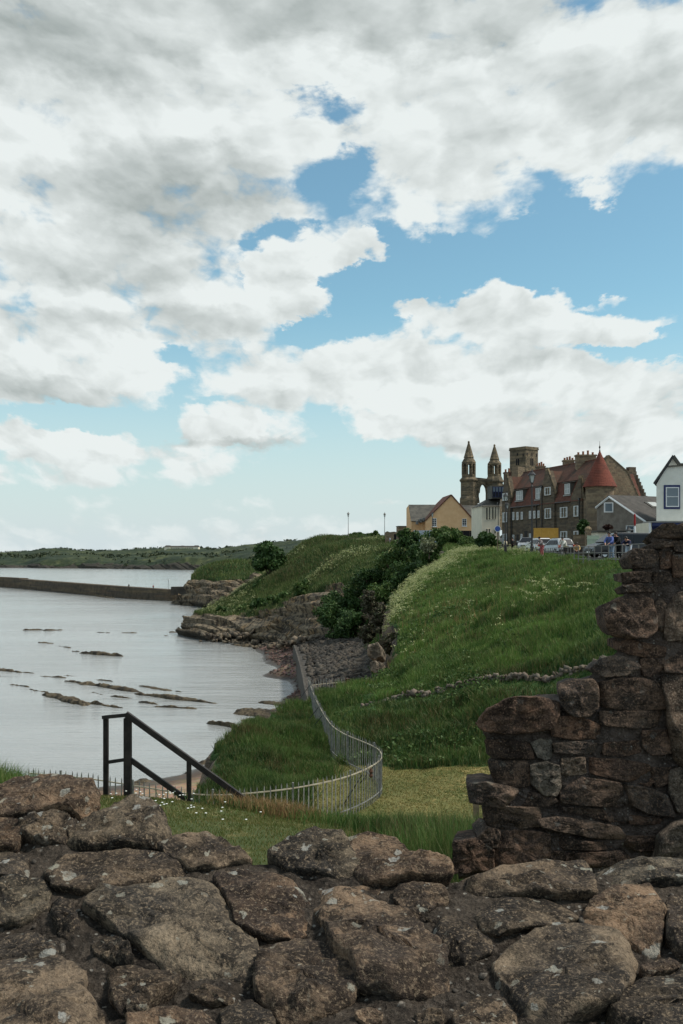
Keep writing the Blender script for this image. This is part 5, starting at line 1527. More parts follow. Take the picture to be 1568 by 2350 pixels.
def chimney(b, u0, u1, v0, v1, Y, dep, npot, ph, mat='sandstone', rows=1, cap=True):
    """Stack seen between the given grid bounds, with clay pots."""
    p0, p1 = b.px(u0, v1, Y), b.px(u1, v0, Y)
    x0, x1 = sorted((p0[0], p1[0]))
    k = Y / FP
    c = (b.px((u0 + u1) / 2, v1, Y)); w = abs(u1 - u0) * k; h = abs(v1 - v0) * k
    m = MB(); hw, hd = w / 2, dep / 2
    A = b.a
    def R(x, y): return (c[0] + x * cos(-A) - y * sin(-A), c[1] + x * sin(-A) + y * cos(-A))
    def bx(mm, ax, bx_, ay, by, z0, z1):
        q = [R(ax, ay), R(bx_, ay), R(bx_, by), R(ax, by)]
        mm.prism([(x, y, z0) for x, y in q], (0, 0, z1 - z0))
    bx(m, -hw, hw, -hd, hd, c[2] - 1.2, c[2] + h - .2)
    bx(m, -hw - .09, hw + .09, -hd - .09, hd + .09, c[2] + h - .2, c[2] + h)
    o = m.build('chimney', M[mat], b.t)
    for i in range(npot):
        q = R(-hw + w * (i + .5) / npot, 0)
        hh = ph * .75 * (1 + .25 * ((i * 7) % 3 - 1))
        MB().lathe([(.15, 0), (.13, hh * .8), (.16, hh * .86), (.15, hh)], 10, (q[0], q[1], c[2] + h)).build('chimney_pot', M['pot'], o)
    return o

# ---- the long sandstone range
z2 = lambda x, y: (1045.3 + x * .1875, 996.3 + y * .1875)
z3 = lambda x, y: (1306.7 + x * .16667, 996.3 + y * .16667)
AX = atan2(.963, -.27)
B = Bld('sandstone_range', 'long dark sandstone building with red tiled roof, dormers and a red conical turret', 'building', (30.5, 125.0, 18.4), AX)
EAV, BRK, RDG = 6.6, 9.2, 11.85
secs = [(0.0, 0), (0.0, EAV), (-.9, BRK), (-3.2, RDG), (-5.9, 9.9), (-7.4, 6.7), (-7.4, 0)]
MB().prism([(0, y, z) for y, z in [(0, -1.5), (0, EAV), (-.45, EAV), (-.45, -1.5)]], (23.6, 0, 0)).build('front_wall', M['sandstone'], B.t)
m = MB(); m.prism([(0, y, z) for y, z in [(-.45, -1.5), (-.45, EAV - .05), (-.95, BRK - .1), (-3.2, RDG - .12), (-5.9, 9.78), (-7.35, 6.6), (-7.35, -1.5)]], (23.6, 0, 0))
m.build('rear_wall', M['sandstone'], B.t)
def roofslab(b, name, a, c, x0, x1, mat, th=.12):
    """Roof plane between cross-section points a and c, from x0 to x1."""
    d = np.array((c[0] - a[0], c[1] - a[1])); n = np.array((-d[1], d[0])) / np.linalg.norm(d)
    if n[1] < 0: n = -n
    n = n * th
    return MB().prism([(x0, a[0], a[1]), (x0, c[0], c[1]), (x0, c[0] + n[0], c[1] + n[1]), (x0, a[0] + n[0], a[1] + n[1])], (x1 - x0, 0, 0)).build(name, M[mat], b.t)
roofslab(B, 'lower_roof', (.22, EAV - .1), (-.9, BRK), .2, 21.0, 'tile_red')
roofslab(B, 'upper_roof', (-.78, BRK + .06), (-3.2, RDG), .1, 23.5, 'tile_dark')
roofslab(B, 'rear_roof', (-3.2, RDG), (-5.9, 9.9), .1, 23.5, 'tile_dark')
roofslab(B, 'outshot_roof', (-5.9, 9.9), (-7.5, 6.5), .1, 23.5, 'tile_dark')
MB().beam((2.9, -.80, BRK + .14), (21.0, -.80, BRK + .14), .10, .12).build('flashing', M['lead'], B.t)
m = MB()
for k in range(0, 47):
    m.box(.1 + k * .5, .1 + k * .5 + .46, -3.34, -3.06, RDG + .04, RDG + .20)
m.build('ridge_tiles', M['tile_red'], B.t)
# crow-skewed end gable towards the camera
m = MB(); m.prism([(-.42, y, z) for y, z in [(0.06, -1.5), (0.06, EAV + .1), (-.9, BRK + .3), (-3.2, RDG + .35), (-5.9, 10.2), (-7.5, 6.9), (-7.5, -1.5)]], (.55, 0, 0))
m.build('end_gable', M['rubble'], B.t)
m = MB()
pts_ = [(0.1, EAV + .1), (-.9, BRK + .32), (-3.2, RDG + .38), (-5.9, 10.22), (-7.55, 6.9)]
for a, c in zip(pts_[:-1], pts_[1:]):
    m.beam((-.15, a[0], a[1]), (-.15, c[0], c[1]), .62, .14)
m.build('gable_coping', M['ruin'], B.t)
# gabled bays on the front
def bay(x0, x1, zs, xp, zp, name='gabled_bay'):
    q = .28
    o = MB().prism([(x0, q, -1.5), (x1, q, -1.5), (x1, q, zs), (xp + .22, q, zp), (xp - .22, q, zp), (x0, q, zs)], (0, -.9, 0)).build(name, M['sandstone'], B.t)
    m = MB()
    for a, c in (((x0 - .1, zs), (xp, zp + .1)), ((x1 + .1, zs), (xp, zp + .1))):
        m.beam((a[0], q - .2, a[1] + .05), (c[0], q - .2, c[1] + .02), .55, .16, (0, 1, 0))
    m.box(xp - .22, xp + .22, q - .45, q + .05, zp, zp + .42)
    m.build('coping', M['ruin'], o)
    mr = MB()
    for a in (x0, x1):
        mr.add([(a, q - .5, zs - .1), (xp, q - .5, zp - .05), (xp, -3.4, zp - .05), (a, -2.0, zs - .1)], [(0, 1, 2, 3)])
    mr.build('bay_roof', M['tile_dark'], o)
    return o
bay(7.45, 11.5, 7.75, 9.7, 11.05)
bay(20.95, 23.75, 7.9, 22.5, 11.3)
bay(.25, 2.95, 6.75, .7, 9.3)
# dormers
def dormer(x0, x1, z0, z1, lights):
    o = MB().box(x0 - .15, x1 + .15, -1.8, -.02, z0 - .15, z1 + .1).build('dormer', M['slate'], B.t)
    MB().add([(x0 - .35, .22, z1 + .1), (x1 + .35, .22, z1 + .1), (x1 + .3, -2.2, z1 + .42), (x0 - .3, -2.2, z1 + .42), (x0 - .35, .22, z1 + .2), (x1 + .35, .22, z1 + .2), (x1 + .3, -2.2, z1 + .52), (x0 - .3, -2.2, z1 + .52)],
             [(0, 1, 2, 3), (4, 5, 6, 7), (0, 1, 5, 4), (1, 2, 6, 5), (3, 0, 4, 7)]).build('dormer_roof', M['slate'], o)
    MB().box(x0 - .2, x1 + .2, -.1, .16, z0 - .25, z0 - .08).build('dormer_sill', M['lead'], o)
    window(B, x0, x1, z0, z1, .0, lights, 1, gm='curtain', fw=.06)
def zwin(x0, y0, x1, y1, lights, trans=0, y=0.0, gm='curtain', sill='ruin'):
    a, c = B.on(*z2(x0, y0), y), B.on(*z2(x1, y1), y)
    window(B, a[0], c[0], a[2], c[2], y, lights, trans, gm=gm, fw=.075, sill=sill, mull='ruin')
for q in ((745, 700, 825, 800, 3), (985, 662, 1050, 785, 2), (1340, 612, 1402, 730, 2)):
    a, c = B.on(*z2(q[0], q[1])), B.on(*z2(q[2], q[3]))
    dormer(min(a[0], c[0]), max(a[0], c[0]), min(a[2], c[2]), max(a[2], c[2]), q[4])
BY_ = .285
for q in ((578, 728, 640, 810, 2), (580, 962, 640, 1075, 2), (580, 1222, 640, 1340, 2), (1093, 655, 1168, 742, 3), (1095, 912, 1172, 1030, 3), (1449, 880, 1506, 1005, 2), (1449, 1187, 1506, 1306, 2)):
    zwin(*q, 1, BY_)
for q in ((700, 955, 722, 1050, 1), (750, 955, 774, 1048, 1), (804, 953, 826, 1044, 1), (904, 942, 928, 1034, 1), (957, 940, 981, 1030, 1), (1008, 938, 1032, 1024, 1), (1283, 898, 1372, 1018, 3), (1286, 1192, 1370, 1310, 3),
          (702, 1232, 722, 1305, 1), (802, 1222, 822, 1280, 1), (904, 1218, 926, 1282, 1)):
    zwin(*q, 1, 0.0)
for (x0, y0, x1, y1) in ((748, 1228, 776, 1300), (846, 1185, 880, 1290)):
    a, c = B.on(*z2(x0, y0)), B.on(*z2(x1, y1))
    MB().box(min(a[0], c[0]), max(a[0], c[0]), -.05, .03, -.2, max(a[2], c[2])).build('door', M['darktim'], B.t)
for x, y0, y1, yy in ((690, 895, 1300, .12), (1058, 650, 1300, .38), (990, 870, 1200, .12), (1430, 825, 1310, .12), (1516, 800, 1300, .38), (525, 850, 1300, .38)):
    a, c = B.on(*z2(x, y0), yy), B.on(*z2(x, y1), yy)
    mm = MB(); mm.tube([(a[0], yy, a[2]), (a[0], yy, -.3)], .06, 6); mm.box(a[0] - .14, a[0] + .14, yy - .1, yy + .12, a[2] - .1, a[2] + .2)
    mm.build('drainpipe', M['black'], B.t)
m = MB(); m.beam((3.1, .26, EAV - .02), (7.3, .26, EAV - .02), .14, .12); m.beam((11.6, .26, EAV - .02), (20.9, .26, EAV - .02), .14, .12)
m.build('gutter', M['black'], B.t)
# turret
tc_ = B.L((32.25, 124.35, 18.4)); tc_ = (tc_[0], tc_[1], 0)
m = MB(); m.lathe([(1.72, -1.5), (1.70, 7.9), (1.78, 8.0), (1.78, 8.2)], 40, tc_)
tu = m.build('turret', M['rubble'], B.t, smooth=False)
mc = MB(); prof = []
for k in range(22):
    f = k / 21; r0 = 2.02 * (1 - f) ** 1.04 + .05
    prof += [(r0 + .015, 8.16 + 4.45 * f), (r0 - .02, 8.16 + 4.45 * f + .19)]
mc.lathe(prof[:-1], 40, tc_)
mc.build('cone_roof', M['tile_cone'], tu)
MB().lathe([(.11, 12.5), (.07, 12.8), (.03, 12.9), (.12, 13.15), (.03, 13.35), (.015, 13.9)], 10, tc_).build('finial', M['slate'], tu)
dirc = np.array((-32.25, -124.35)); dirc /= np.linalg.norm(dirc)
wv = B.L((32.25 + 1.72 * (dirc[0] * .9 + .44), 124.35 + 1.72 * (dirc[1] * .9 + .05), 18.4))
m = MB()
ca, sa = cos(-B.a + .28), sin(-B.a + .28)
def tq(x, y, z): return (wv[0] + x * ca - y * sa, wv[1] + x * sa + y * ca, z)
def tbox(mm, x0, x1, y0, y1, z0, z1):
    mm.prism([tq(x0, y0, z0), tq(x1, y0, z0), tq(x1, y1, z0), tq(x0, y1, z0)], (0, 0, z1 - z0))
for (x0, x1, z0, z1) in ((-.34, .34, 7.15, 7.25), (-.34, .34, 5.95, 6.05), (-.34, -.24, 6.05, 7.15), (.24, .34, 6.05, 7.15), (-.04, .04, 6.05, 7.15)):
    tbox(m, x0, x1, -.12, .2, z0, z1)
f = m.build('turret_window', M['white'], tu)
# rear wing: roof strip and crow-stepped gable
m = MB(); q = [B.L(P(1437, 1090, 129.5)), B.L(P(1453, 1088, 130.0)), B.L(P(1476, 1150, 128.4)), B.L(P(1459, 1150, 128.0))]
m.prism(q, (.25, 0, -.12)); m.build('wing_roof', M['tile_red'], B.t)
m = MB()
e0, e1 = B.L(P(1455, 1082, 131)), B.L(P(1483, 1146, 131))
ns = 8
for k in range(ns):
    p = e0 + (e1 - e0) * ((k + .5) / ns); w = np.linalg.norm((e1 - e0)[:2]) / ns * .62
    m.box(p[0] - .3, p[0] + .3, p[1] - w, p[1] + w, p[2] - 8 + k * .5, p[2] + .22)
m.box(e0[0] - .35, e0[0] + .35, e0[1] - .1, e0[1] + .95, e0[2] - 3.2, e0[2] + .55)
m.box(e0[0] - .28, e0[0] + .28, e1[1] - .1, e0[1] + .9, -1.5, e1[2] - .2)
m.build('crow_stepped_gable', M['sandstone'], B.t)
chimney(B, 1293, 1317, 1056, 1076, 137, 1.0, 4, .55, 'rubble'); chimney(B, 1322, 1366, 1044, 1075, 131.5, 1.1, 4, .62, 'rubble')
chimney(B, 1386, 1398, 1062, 1078, 129.5, .9, 3, .5, 'rubble'); chimney(B, 1157, 1172, 1084, 1102, 149, .9, 2, .8, 'tile_dark'); chimney(B, 1231, 1250, 1070, 1086, 150, 1.0, 4, .7, 'rubble')

# ---- cream house and glazed attic beyond the range
B = Bld('cream_house', 'narrow cream rendered house with tall dark windows left of the sandstone range', 'house', P(1126, 1262, 153), .10)
w0, w1 = -1.35, 1.45
MB().box(w0, w1, 0, 7, -1, 6.75).build('wall', M['harl_cream'], B.t)
MB().add([(w0 - .2, -.25, 6.7), (w1 + .9, -.25, 6.7), (w1 + .9, 2.6, 7.9), (w0 + 1.3, 2.6, 7.9), (w0 - .2, 7, 6.7)], [(0, 1, 2, 3), (0, 3, 4)]).build('roof', M['slate'], B.t)
def front(b, zz, q, lights=1, trans=0, y=-.0, fm='white', gm='glass', fw=.07, sill=None, label=None):
    """Window on a front that faces the camera, from zoom coordinates."""
    a, c = b.on(*zz(q[0], q[1]), y), b.on(*zz(q[2], q[3]), y)
    x0, x1, z0, z1 = min(a[0], c[0]), max(a[0], c[0]), min(a[2], c[2]), max(a[2], c[2])
    m = MB()
    m.box(x0, x1, y - .05, y + .06, z1 - fw, z1); m.box(x0, x1, y - .05, y + .06, z0, z0 + fw)
    m.box(x0, x0 + fw, y - .048, y + .06, z0 + fw, z1 - fw); m.box(x1 - fw, x1, y - .048, y + .06, z0 + fw, z1 - fw)
    for k in range(1, lights):
        cc = x0 + (x1 - x0) * k / lights; m.box(cc - fw * .3, cc + fw * .3, y - .04, y + .06, z0 + fw, z1 - fw)
    for k in range(1, trans + 1):
        cc = z0 + (z1 - z0) * k / (trans + 1); m.box(x0 + fw, x1 - fw, y - .042, y + .06, cc - fw * .35, cc + fw * .35)
    f = m.build('window', M[fm], b.t)
    if label: f['label'] = label
    for i in range(lights):
        for j in range(trans + 1):
            px0, px1 = x0 + (x1 - x0) * i / lights, x0 + (x1 - x0) * (i + 1) / lights
            pz0, pz1 = z0 + (z1 - z0) * j / (trans + 1), z0 + (z1 - z0) * (j + 1) / (trans + 1)
            MB().box(px0 + fw * .4, px1 - fw * .4, y - .02, y + .05, pz0 + fw * .4, pz1 - fw * .4).build('pane', M[gm], f)
    if sill: MB().box(x0 - .1, x1 + .1, y - .16, y + .05, z0 - .12, z0 - .004).build('sill', M[sill], f)
    return f
for q in ((374, 895, 397, 1050), (408, 893, 427, 1048), (447, 890, 468, 1045), (482, 888, 498, 1042), (374, 1158, 396, 1226), (405, 1156, 426, 1222), (474, 1150, 498, 1215)):
    front(B, z2, q, 1, 0, 0, 'harl_cream', 'glass', .04)
o = MB().box(.25, 2.25, -.02, 3, 7.9, 9.9).build('attic', M['slate'], B.t)
for k in range(4):
    x = .34 + k * .46
    f = MB().box(x, x + .41, -.07, 0, 8.1, 9.7).build('attic_window', M['navy'], B.t)
    MB().box(x + .06, x + .35, -.09, -.05, 8.95, 9.62).build('pane', M['glass_blue'], f); MB().box(x + .06, x + .35, -.09, -.05, 8.18, 8.88).build('pane', M['glass'], f)

# ---- orange house
B = Bld('orange_house', 'orange rendered gabled house with red roof and slate side wings', 'house', P(1036, 1230, 190), 0)
zo = lambda x, y: (922.8 + x * .125, 1127 + y * .125)
def LP_(u, v, y=0.0): return B.on(u, v, y)
pl = [LP_(*zo(*q)) for q in [(450, 900), (450, 535), (575, 410), (900, 82), (1012, 205), (1320, 548), (1320, 900)]]
MB().prism(pl, (-.6, 9, 0)).build('gable_wall', M['harl_orange'], B.t)
def slab(pts, n, mat, name, par):
    return MB().prism(pts, n).build(name, M[mat], par)
dv = np.array((-.6, 9.2, 0))
a, c = LP_(*zo(905, 74), -.25), LP_(*zo(568, 412), -.25); e = LP_(*zo(440, 540), -.25)
slab([a, c, c + dv, a + dv], (-.1, 0, .14), 'tile_red', 'left_roof', B.t); slab([c, e, e + dv, c + dv], (-.08, 0, .14), 'tile_dark', 'left_lower_roof', B.t)
c2, e2 = LP_(*zo(1015, 200), -.25), LP_(*zo(1326, 545), -.25)
slab([a, c2, c2 + dv, a + dv], (.1, 0, .14), 'tile_red', 'right_roof', B.t); slab([c2, e2, e2 + dv, c2 + dv], (.1, 0, .14), 'tile_red', 'right_lower_roof', B.t)
# left slate wing
y0, y1 = 2.5, 7.0
k0, k1 = LP_(*zo(120, 262), y1), LP_(*zo(640, 262), y1); g0, g1 = LP_(*zo(165, 560), y0), LP_(*zo(470, 575), y0)
slab([k0, k1, g1 + np.array((1, 0, 0)), g0], (0, -.06, .14), 'slate', 'wing_roof', B.t)
w0 = LP_(*zo(108, 900), y1); w1 = LP_(*zo(125, 268), y1)
MB().prism([(g0[0] + .05, y0 + .3, g0[2]), (g0[0] + .05, y0 + .3, -1), (g0[0] + 3.8, y0 + .3, -1), (g0[0] + 3.8, y0 + .3, g0[2])], (0, .3, 0)).build('wing_wall', M['harl_orange'], B.t)
MB().prism([(g0[0] + .0, y0 + .2, g0[2]), (k0[0], y1, k0[2]), (k0[0] - .35, y1 + 1.0, k0[2] - .5), (k0[0] - .35, y1 + 1.0, -1), (g0[0], y0 + .2, -1)], (.3, 0, 0)).build('wing_gable', M['harl_orange'], B.t)
for k, (x, y) in enumerate(((280, 575), (348, 540), (405, 520))):
    q = LP_(*zo(x, y), 1.6)
    f = MB().box(q[0] - .22, q[0] + .22, 1.6, 3.2, q[2] - .35, q[2] + .35).build('skylight_dormer', M['lead'], B.t)
    MB().box(q[0] - .15, q[0] + .15, 1.57, 1.62, q[2] - .26, q[2] + .26).build('pane', M['glass'], f)
# right slate wing
k0, k1 = LP_(*zo(1040, 272), 7.5), LP_(*zo(1490, 276), 7.5); g0, g1 = LP_(*zo(1300, 632), 3.2), LP_(*zo(1500, 632), 3.2)
slab([k0, k1, g1, g0 + np.array((-1.5, 0, 0))], (0, -.06, .14), 'slate', 'wing_roof', B.t)
MB().box(g0[0] - 1, g1[0] - .1, 3.5, 4, -1, g0[2] + .02).build('wing_wall', M['harl_orange'], B.t)
for q in ((552, 497, 634, 648), (1104, 508, 1186, 640)):
    front(B, zo, q, 2, 3, -.0, 'white', 'glass', .07, 'white')
MB().lathe([(.16, 0), (.16, .12)], 12, tuple(LP_(*zo(1360, 680), 3.35) + np.array((0, 0, 0)))).build('wall_lamp', M['white'], B.t)
# hoarding, panels
t = thing('site_hoarding', 'black boarded hoarding below the right side of the orange house', 'hoarding', P(1078, 1250, 174), .04)
for k in range(4):
    MB().box(-2.35 + k * 1.2, -2.35 + k * 1.2 + 1.18, -.03, .03, -1.2, 2.45).build('board', M['void'], t)
MB().tube([(1.2, -.12, -1), (1.2, -.12, 2.4)], .06, 8).build('post', M['timber'], t)
t = thing('blue_board_fence', 'pale blue board fence in front of the orange house wing', 'fence', P(962, 1232, 184), 0)
for k in range(5): MB().box(-1.0 + k * .85, -1.0 + k * .85 + .83, -.03, .03, -1, 1.2).build('board', M['cloth_pale'], t)
t = thing('stone_hut', 'small flat-topped stone hut left of the orange house', 'hut', P(925, 1236, 205), .1)
MB().box(-.9, 1.2, 0, 3, -1, 2.5).build('wall', M['rubble'], t); MB().box(-1.0, 1.3, -.1, 3.1, 2.5, 2.62).build('roof', M['slate'], t); MB().box(-.3, .7, -.04, 0, -.3, 1.5).build('door', M['cloth_pale'], t)
t = thing('roofless_hut', 'tiny roofless brown stone hut with a dark doorway on the headland', 'hut', P(899, 1238, 222), .0)
m = MB(); m.prism([(-1.4, 0, -1), (1.5, 0, -1), (1.5, 0, 1.55), (.6, 0, 1.75), (-.4, 0, 1.65), (-1.0, 0, 1.85), (-1.4, 0, 1.6)], (0, 1.8, 0)); m.build('wall', M['rubble'], t)
MB().box(.55, 1.05, -.04, .01, -.2, 1.2).build('doorway', M['void'], t)

# ---- cathedral ruin: two pinnacled turrets joined by an arch
B = Bld('cathedral_ruin', 'ruined cathedral gable of two spired turrets joined by a broken arch', 'ruin', P(1110, 1200, 268), 0)
kk = 268 / FP
def ruin_turret(xc, vt, vsp, vbel, vled, vbase, rs, rb, rl):
    """Turret from spire tip (vt) down; radii in grid units for spire, belfry and shaft."""
    c = B.px(xc, 1200, 268)
    z = lambda v: B.px(xc, v, 268)[2]
    rot = pi / 8
    sp = MB(); sp.lathe([(rs * 1.12 * kk, z(vsp) - .35), (rs * 1.0 * kk, z(vsp)), (rs * .62 * kk, z(vsp) + (z(vt) - z(vsp)) * .42), (rs * .18 * kk, z(vt) - .5), (rs * .26 * kk, z(vt) - .35), (rs * .12 * kk, z(vt))], 8, (c[0], 0, 0))
    # belfry: eight piers round an open stage, with a solid head and sill
    R_ = rb * kk
    zb, zt = z(vbel), z(vsp) - .35
    hb = zt - zb
    be = MB()
    be.lathe([(R_, zb - .05), (R_, zb + hb * .14), (R_ * .9, zb + hb * .15)], 8, (c[0], 0, 0))
    be.lathe([(R_ * .98, zb + hb * .66), (R_ * 1.02, zb + hb * .76), (R_ * .62, zt), (R_ * .6, zt)], 8, (c[0], 0, 0))
    for k in range(8):
        a = 2 * pi * (k + .5) / 8
        x, y = c[0] + R_ * .84 * cos(a), R_ * .84 * sin(a)
        be.lathe([(R_ * .18, zb + hb * .13), (R_ * .18, zb + hb * .68)], 5, (x, y, 0))
    sh = MB()
    sh.lathe([(rl * 1.12 * kk, z(vbase) - 6), (rl * 1.12 * kk, z(vbase) + 1.0), (rl * kk, z(vbase) + 1.6), (rl * kk, z(vled) - .7), (rl * 1.15 * kk, z(vled) - .25), (rl * 1.15 * kk, z(vled)), (R_ * 1.02, zb + .02)], 8, (c[0], 0, 0))
    o = sh.build('turret', M['ruin'], B.t)
    be.build('belfry', M['ruin'], o); sp.build('spire', M['ruin'], o)
ruin_turret(1076, 1012, 1047, 1096, 1101, 1153, 11.0, 16.5, 19.0)
ruin_turret(1135, 1019.5, 1052, 1094, 1104, 1165, 10.5, 16.0, 18.5)
# wall with the arch: outline walks over the top and back under the arch
zr = lambda x, y: z2(x, y)
top_ = [(250, 1000), (250, 530), (320, 536), (392, 545), (400, 532), (440, 540), (480, 545), (560, 560), (600, 640), (600, 1000)]
und = [(375, 1000), (378, 900), (380, 720), (372, 660), (356, 628), (338, 615), (320, 628), (306, 660), (300, 720), (292, 705), (288, 760), (300, 840), (262, 850), (262, 1000)]
pl = [B.on(*zr(*q), 0.0) for q in top_ + und]
MB().prism(pl, (0, 1.5, 0)).build('arch_wall', M['ruin'], B.t)
rb_ = MB()
arc = [B.on(*zr(*q), -.1) for q in [(392, 870), (395, 720), (386, 655), (366, 618), (340, 602), (318, 612)]]
for a, c in zip(arc[:-1], arc[1:]): rb_.beam(a, c, .35, .4)
rb_.build('arch_moulding', M['ruin'], B.t)

# ---- square tower
B = Bld('square_tower', 'tall plain square medieval stone tower with paired belfry openings', 'tower', P(1206.5, 1240, 300), radians(36))
# corner nearest the camera sits at the origin; x runs right-away, y runs left-away
zt = B.px(1206.5, 1024, 300)[2]
zz = lambda v: B.px(1206.5, v, 300)[2]
S1, S2 = 5.4, 6.6
# side lengths chosen so that both faces show as photographed
m = MB(); m.box(0, S1, 0, S2, -6, zt - .9); m.box(-.18, S1 + .18, -.18, S2 + .18, zt - .9, zt - .45); m.box(-.12, S1 + .12, -.12, S2 + .12, zt - .45, zt)
m.build('shaft', M['ruin'], B.t)
def tower_open(face, s, v0, v1, w):
    z0, z1 = zz(v1), zz(v0)
    for q in (-1, 1):
        c = s + q * w * .75
        if face == 'x': MB().box(c - w / 2, c + w / 2, -.05, .3, z0, z1).build('belfry_opening', M['void'], B.t)
        else: MB().box(-.05, .3, c - w / 2, c + w / 2, z0, z1).build('belfry_opening', M['void'], B.t)
tower_open('x', S1 * .5, 1051, 1067, .5); tower_open('y', S2 * .5, 1051, 1066, .5)
for face, s, v in (('x', S1 * .5, 1041), ('y', S2 * .5, 1041), ('x', S1 * .12, 1042), ('x', S1 * .88, 1043), ('y', S2 * .15, 1044)):
    if face == 'x': MB().box(s - .2, s + .2, -.05, .3, zz(v + 3), zz(v - 3)).build('slit', M['void'], B.t)
    else: MB().box(-.05, .3, s - .2, s + .2, zz(v + 3), zz(v - 3)).build('slit', M['void'], B.t)
bt = B.px(1190, 1072, 292)
m = MB(); m.box(bt[0] - 1.4, bt[0] + 1.4, bt[1] - 1.2, bt[1] + 1.2, -6, bt[2]); m.build('buttress', M['rubble'], B.t)

# ---- brown harled house
B = Bld('brown_harled_house', 'brown harled house with white bargeboards and a single square attic window', 'house', P(1397, 1262, 104), 0)
ap, le, re = B.px(1397.5, 1141, 104), B.px(1370, 1163, 105.5), B.px(1480, 1198, 100)
rd = B.px(1530, 1143.5, 112) - ap
lb, rbm = le.copy(), re.copy(); lb[2] = rbm[2] = -1
MB().prism([lb, le, ap, re, rbm], (1.2, 4.5, 0)).build('gable_wall', M['harl_grey'], B.t)
slab([ap + (0, 0, .08), ap + rd, re + rd, re], (0, 0, .16), 'slate_brown', 'front_roof', B.t)
slab([ap + (0, 0, .08), ap + rd, le + rd, le], (0, 0, .16), 'slate_brown', 'rear_roof', B.t)
MB().prism([re + (.1, .1, -.1), re + rd + (0, .1, -.1), rbm + rd, rbm + (.1, .1, 0)], (0, 1, 0)).build('side_wall', M['harl_grey'], B.t)
m = MB(); up3 = np.array((0, -.1, .02))
m.beam(le + up3 + (-.15, 0, -.12), ap + up3, .16, .24, (0, 1, 0)); m.beam(ap + up3, re + up3 + (.1, 0, -.06), .16, .24, (0, 1, 0))
m.build('bargeboard', M['white'], B.t)
def fwin(b, u0, v0, u1, v1, Y, fm='white', gm='glass', fw=.08, trans=0, lights=1, parent=None, name='window', label=None):
    a, c = b.px(u0, v0, Y), b.px(u1, v1, Y); y = a[1]
    m = MB(); x0, x1, z0, z1 = a[0], c[0], c[2], a[2]
    m.box(x0, x1, y - .06, y + .06, z1 - fw, z1); m.box(x0, x1, y - .06, y + .06, z0, z0 + fw)
    m.box(x0, x0 + fw, y - .058, y + .06, z0 + fw, z1 - fw); m.box(x1 - fw, x1, y - .058, y + .06, z0 + fw, z1 - fw)
    for k in range(1, trans + 1):
        cc = z0 + (z1 - z0) * k / (trans + 1); m.box(x0 + fw, x1 - fw, y - .055, y + .06, cc - fw * .4, cc + fw * .4)
    f = m.build(name, M[fm], b.t)
    for j in range(trans + 1):
        MB().box(x0 + fw * .5, x1 - fw * .5, y - .02, y + .05, z0 + (z1 - z0) * j / (trans + 1) + fw * .4, z0 + (z1 - z0) * (j + 1) / (trans + 1) - fw * .4).build('pane', M[gm], f)
    if label: f['label'] = label
    return f
fwin(B, 1386.5, 1153, 1407.5, 1176, 102.9, gm='glass_blue', fw=.11)
fwin(B, 1437, 1206, 1474, 1216, 100.9, gm='glass_blue', fw=.07)
sk_ = [ap + (re - ap) * f1 + rd * f2 + np.array((0, -.0, .2)) for f1, f2 in ((.28, .42), (.28, .62), (.52, .62), (.52, .42))]
f = MB().prism(sk_, (0, -.03, .08)).build('rooflight', M['slate'], B.t)
ins = [np.mean(sk_, 0) + (q - np.mean(sk_, 0)) * .7 + np.array((0, -.05, .11)) for q in sk_]
MB().prism(ins, (0, 0, .01)).build('pane', M['curtain'], f)
dq = B.px(1498, 1191, 103)
f = MB().box(dq[0] - .5, dq[0] + .6, dq[1], dq[1] + 2, dq[2] - .5, dq[2] + .35).build('porch', M['white'], B.t)
MB().box(dq[0] - .15, dq[0] + .25, dq[1] - .03, dq[1] + .01, dq[2] - .35, dq[2] + .2).build('pane', M['glass_blue'], f)

# ---- white house with the blue window, garage below
B = Bld('white_house', 'white roughcast house with a blue-framed sash window at the right edge', 'house', P(1545, 1262, 94), 0)
fr_ = [z3(1200, 1195), z3(1200, 690), z3(1345, 450), z3(1560, 434), z3(2400, 400), z3(2400, 1195)]
MB().prism([B.on(*q, 0.0) for q in fr_], (3.1, 8, 0)).build('wall', M['harl_white'], B.t)
ga = [B.on(*z3(*q), .15) for q in ((1345, 445), (1428, 305), (1512, 425))]
MB().prism(ga, (1.5, 4, 0)).build('gablet', M['harl_white'], B.t)
m = MB()
for a, c in (((1168, 682), (1345, 440)), ((1345, 440), (1430, 298))):
    m.beam(B.on(*z3(*a), -.1), B.on(*z3(*c), -.1), .14, .26, (0, 1, 0))
m.build('bargeboard', M['black'], B.t)
m = MB(); m.beam(B.on(*z3(1335, 446), -.08), B.on(*z3(1560, 428), -.08), .26, .12); m.beam(B.on(*z3(1560, 428), -.08), B.on(*z3(2400, 396), -.08), .26, .12)
m.beam(B.on(*z3(1430, 300), -.1), B.on(*z3(1515, 420), -.1), .3, .16, (0, 1, 0))
m.build('gutter', M['slate'], B.t)
a, c, e = B.on(*z3(1430, 300), -.2), B.on(*z3(1345, 440), -.2), B.on(*z3(1165, 684), -.2)
slab([a, e, e + (3.2, 8.4, 0), a + (3.2, 8.4, 0)], (-.05, 0, .12), 'slate', 'left_roof', B.t)
q0, q1 = B.on(*z3(1515, 415), .4), B.on(*z3(2400, 390), .4)
slab([q0, q1, q1 + (1.2, 3.5, .12), q0 + (1.2, 3.5, .12)], (0, 0, .1), 'slate', 'front_roof', B.t)
a, c = B.on(*z3(1300, 700)), B.on(*z3(1525, 1032))
m = MB(); m.box(a[0], c[0], -.05, .02, c[2], a[2]); sur = m.build('window_surround', M['navy'], B.t)
a, c = B.on(*z3(1326, 730)), B.on(*z3(1508, 1003)); zm = B.on(*z3(1400, 862))[2]
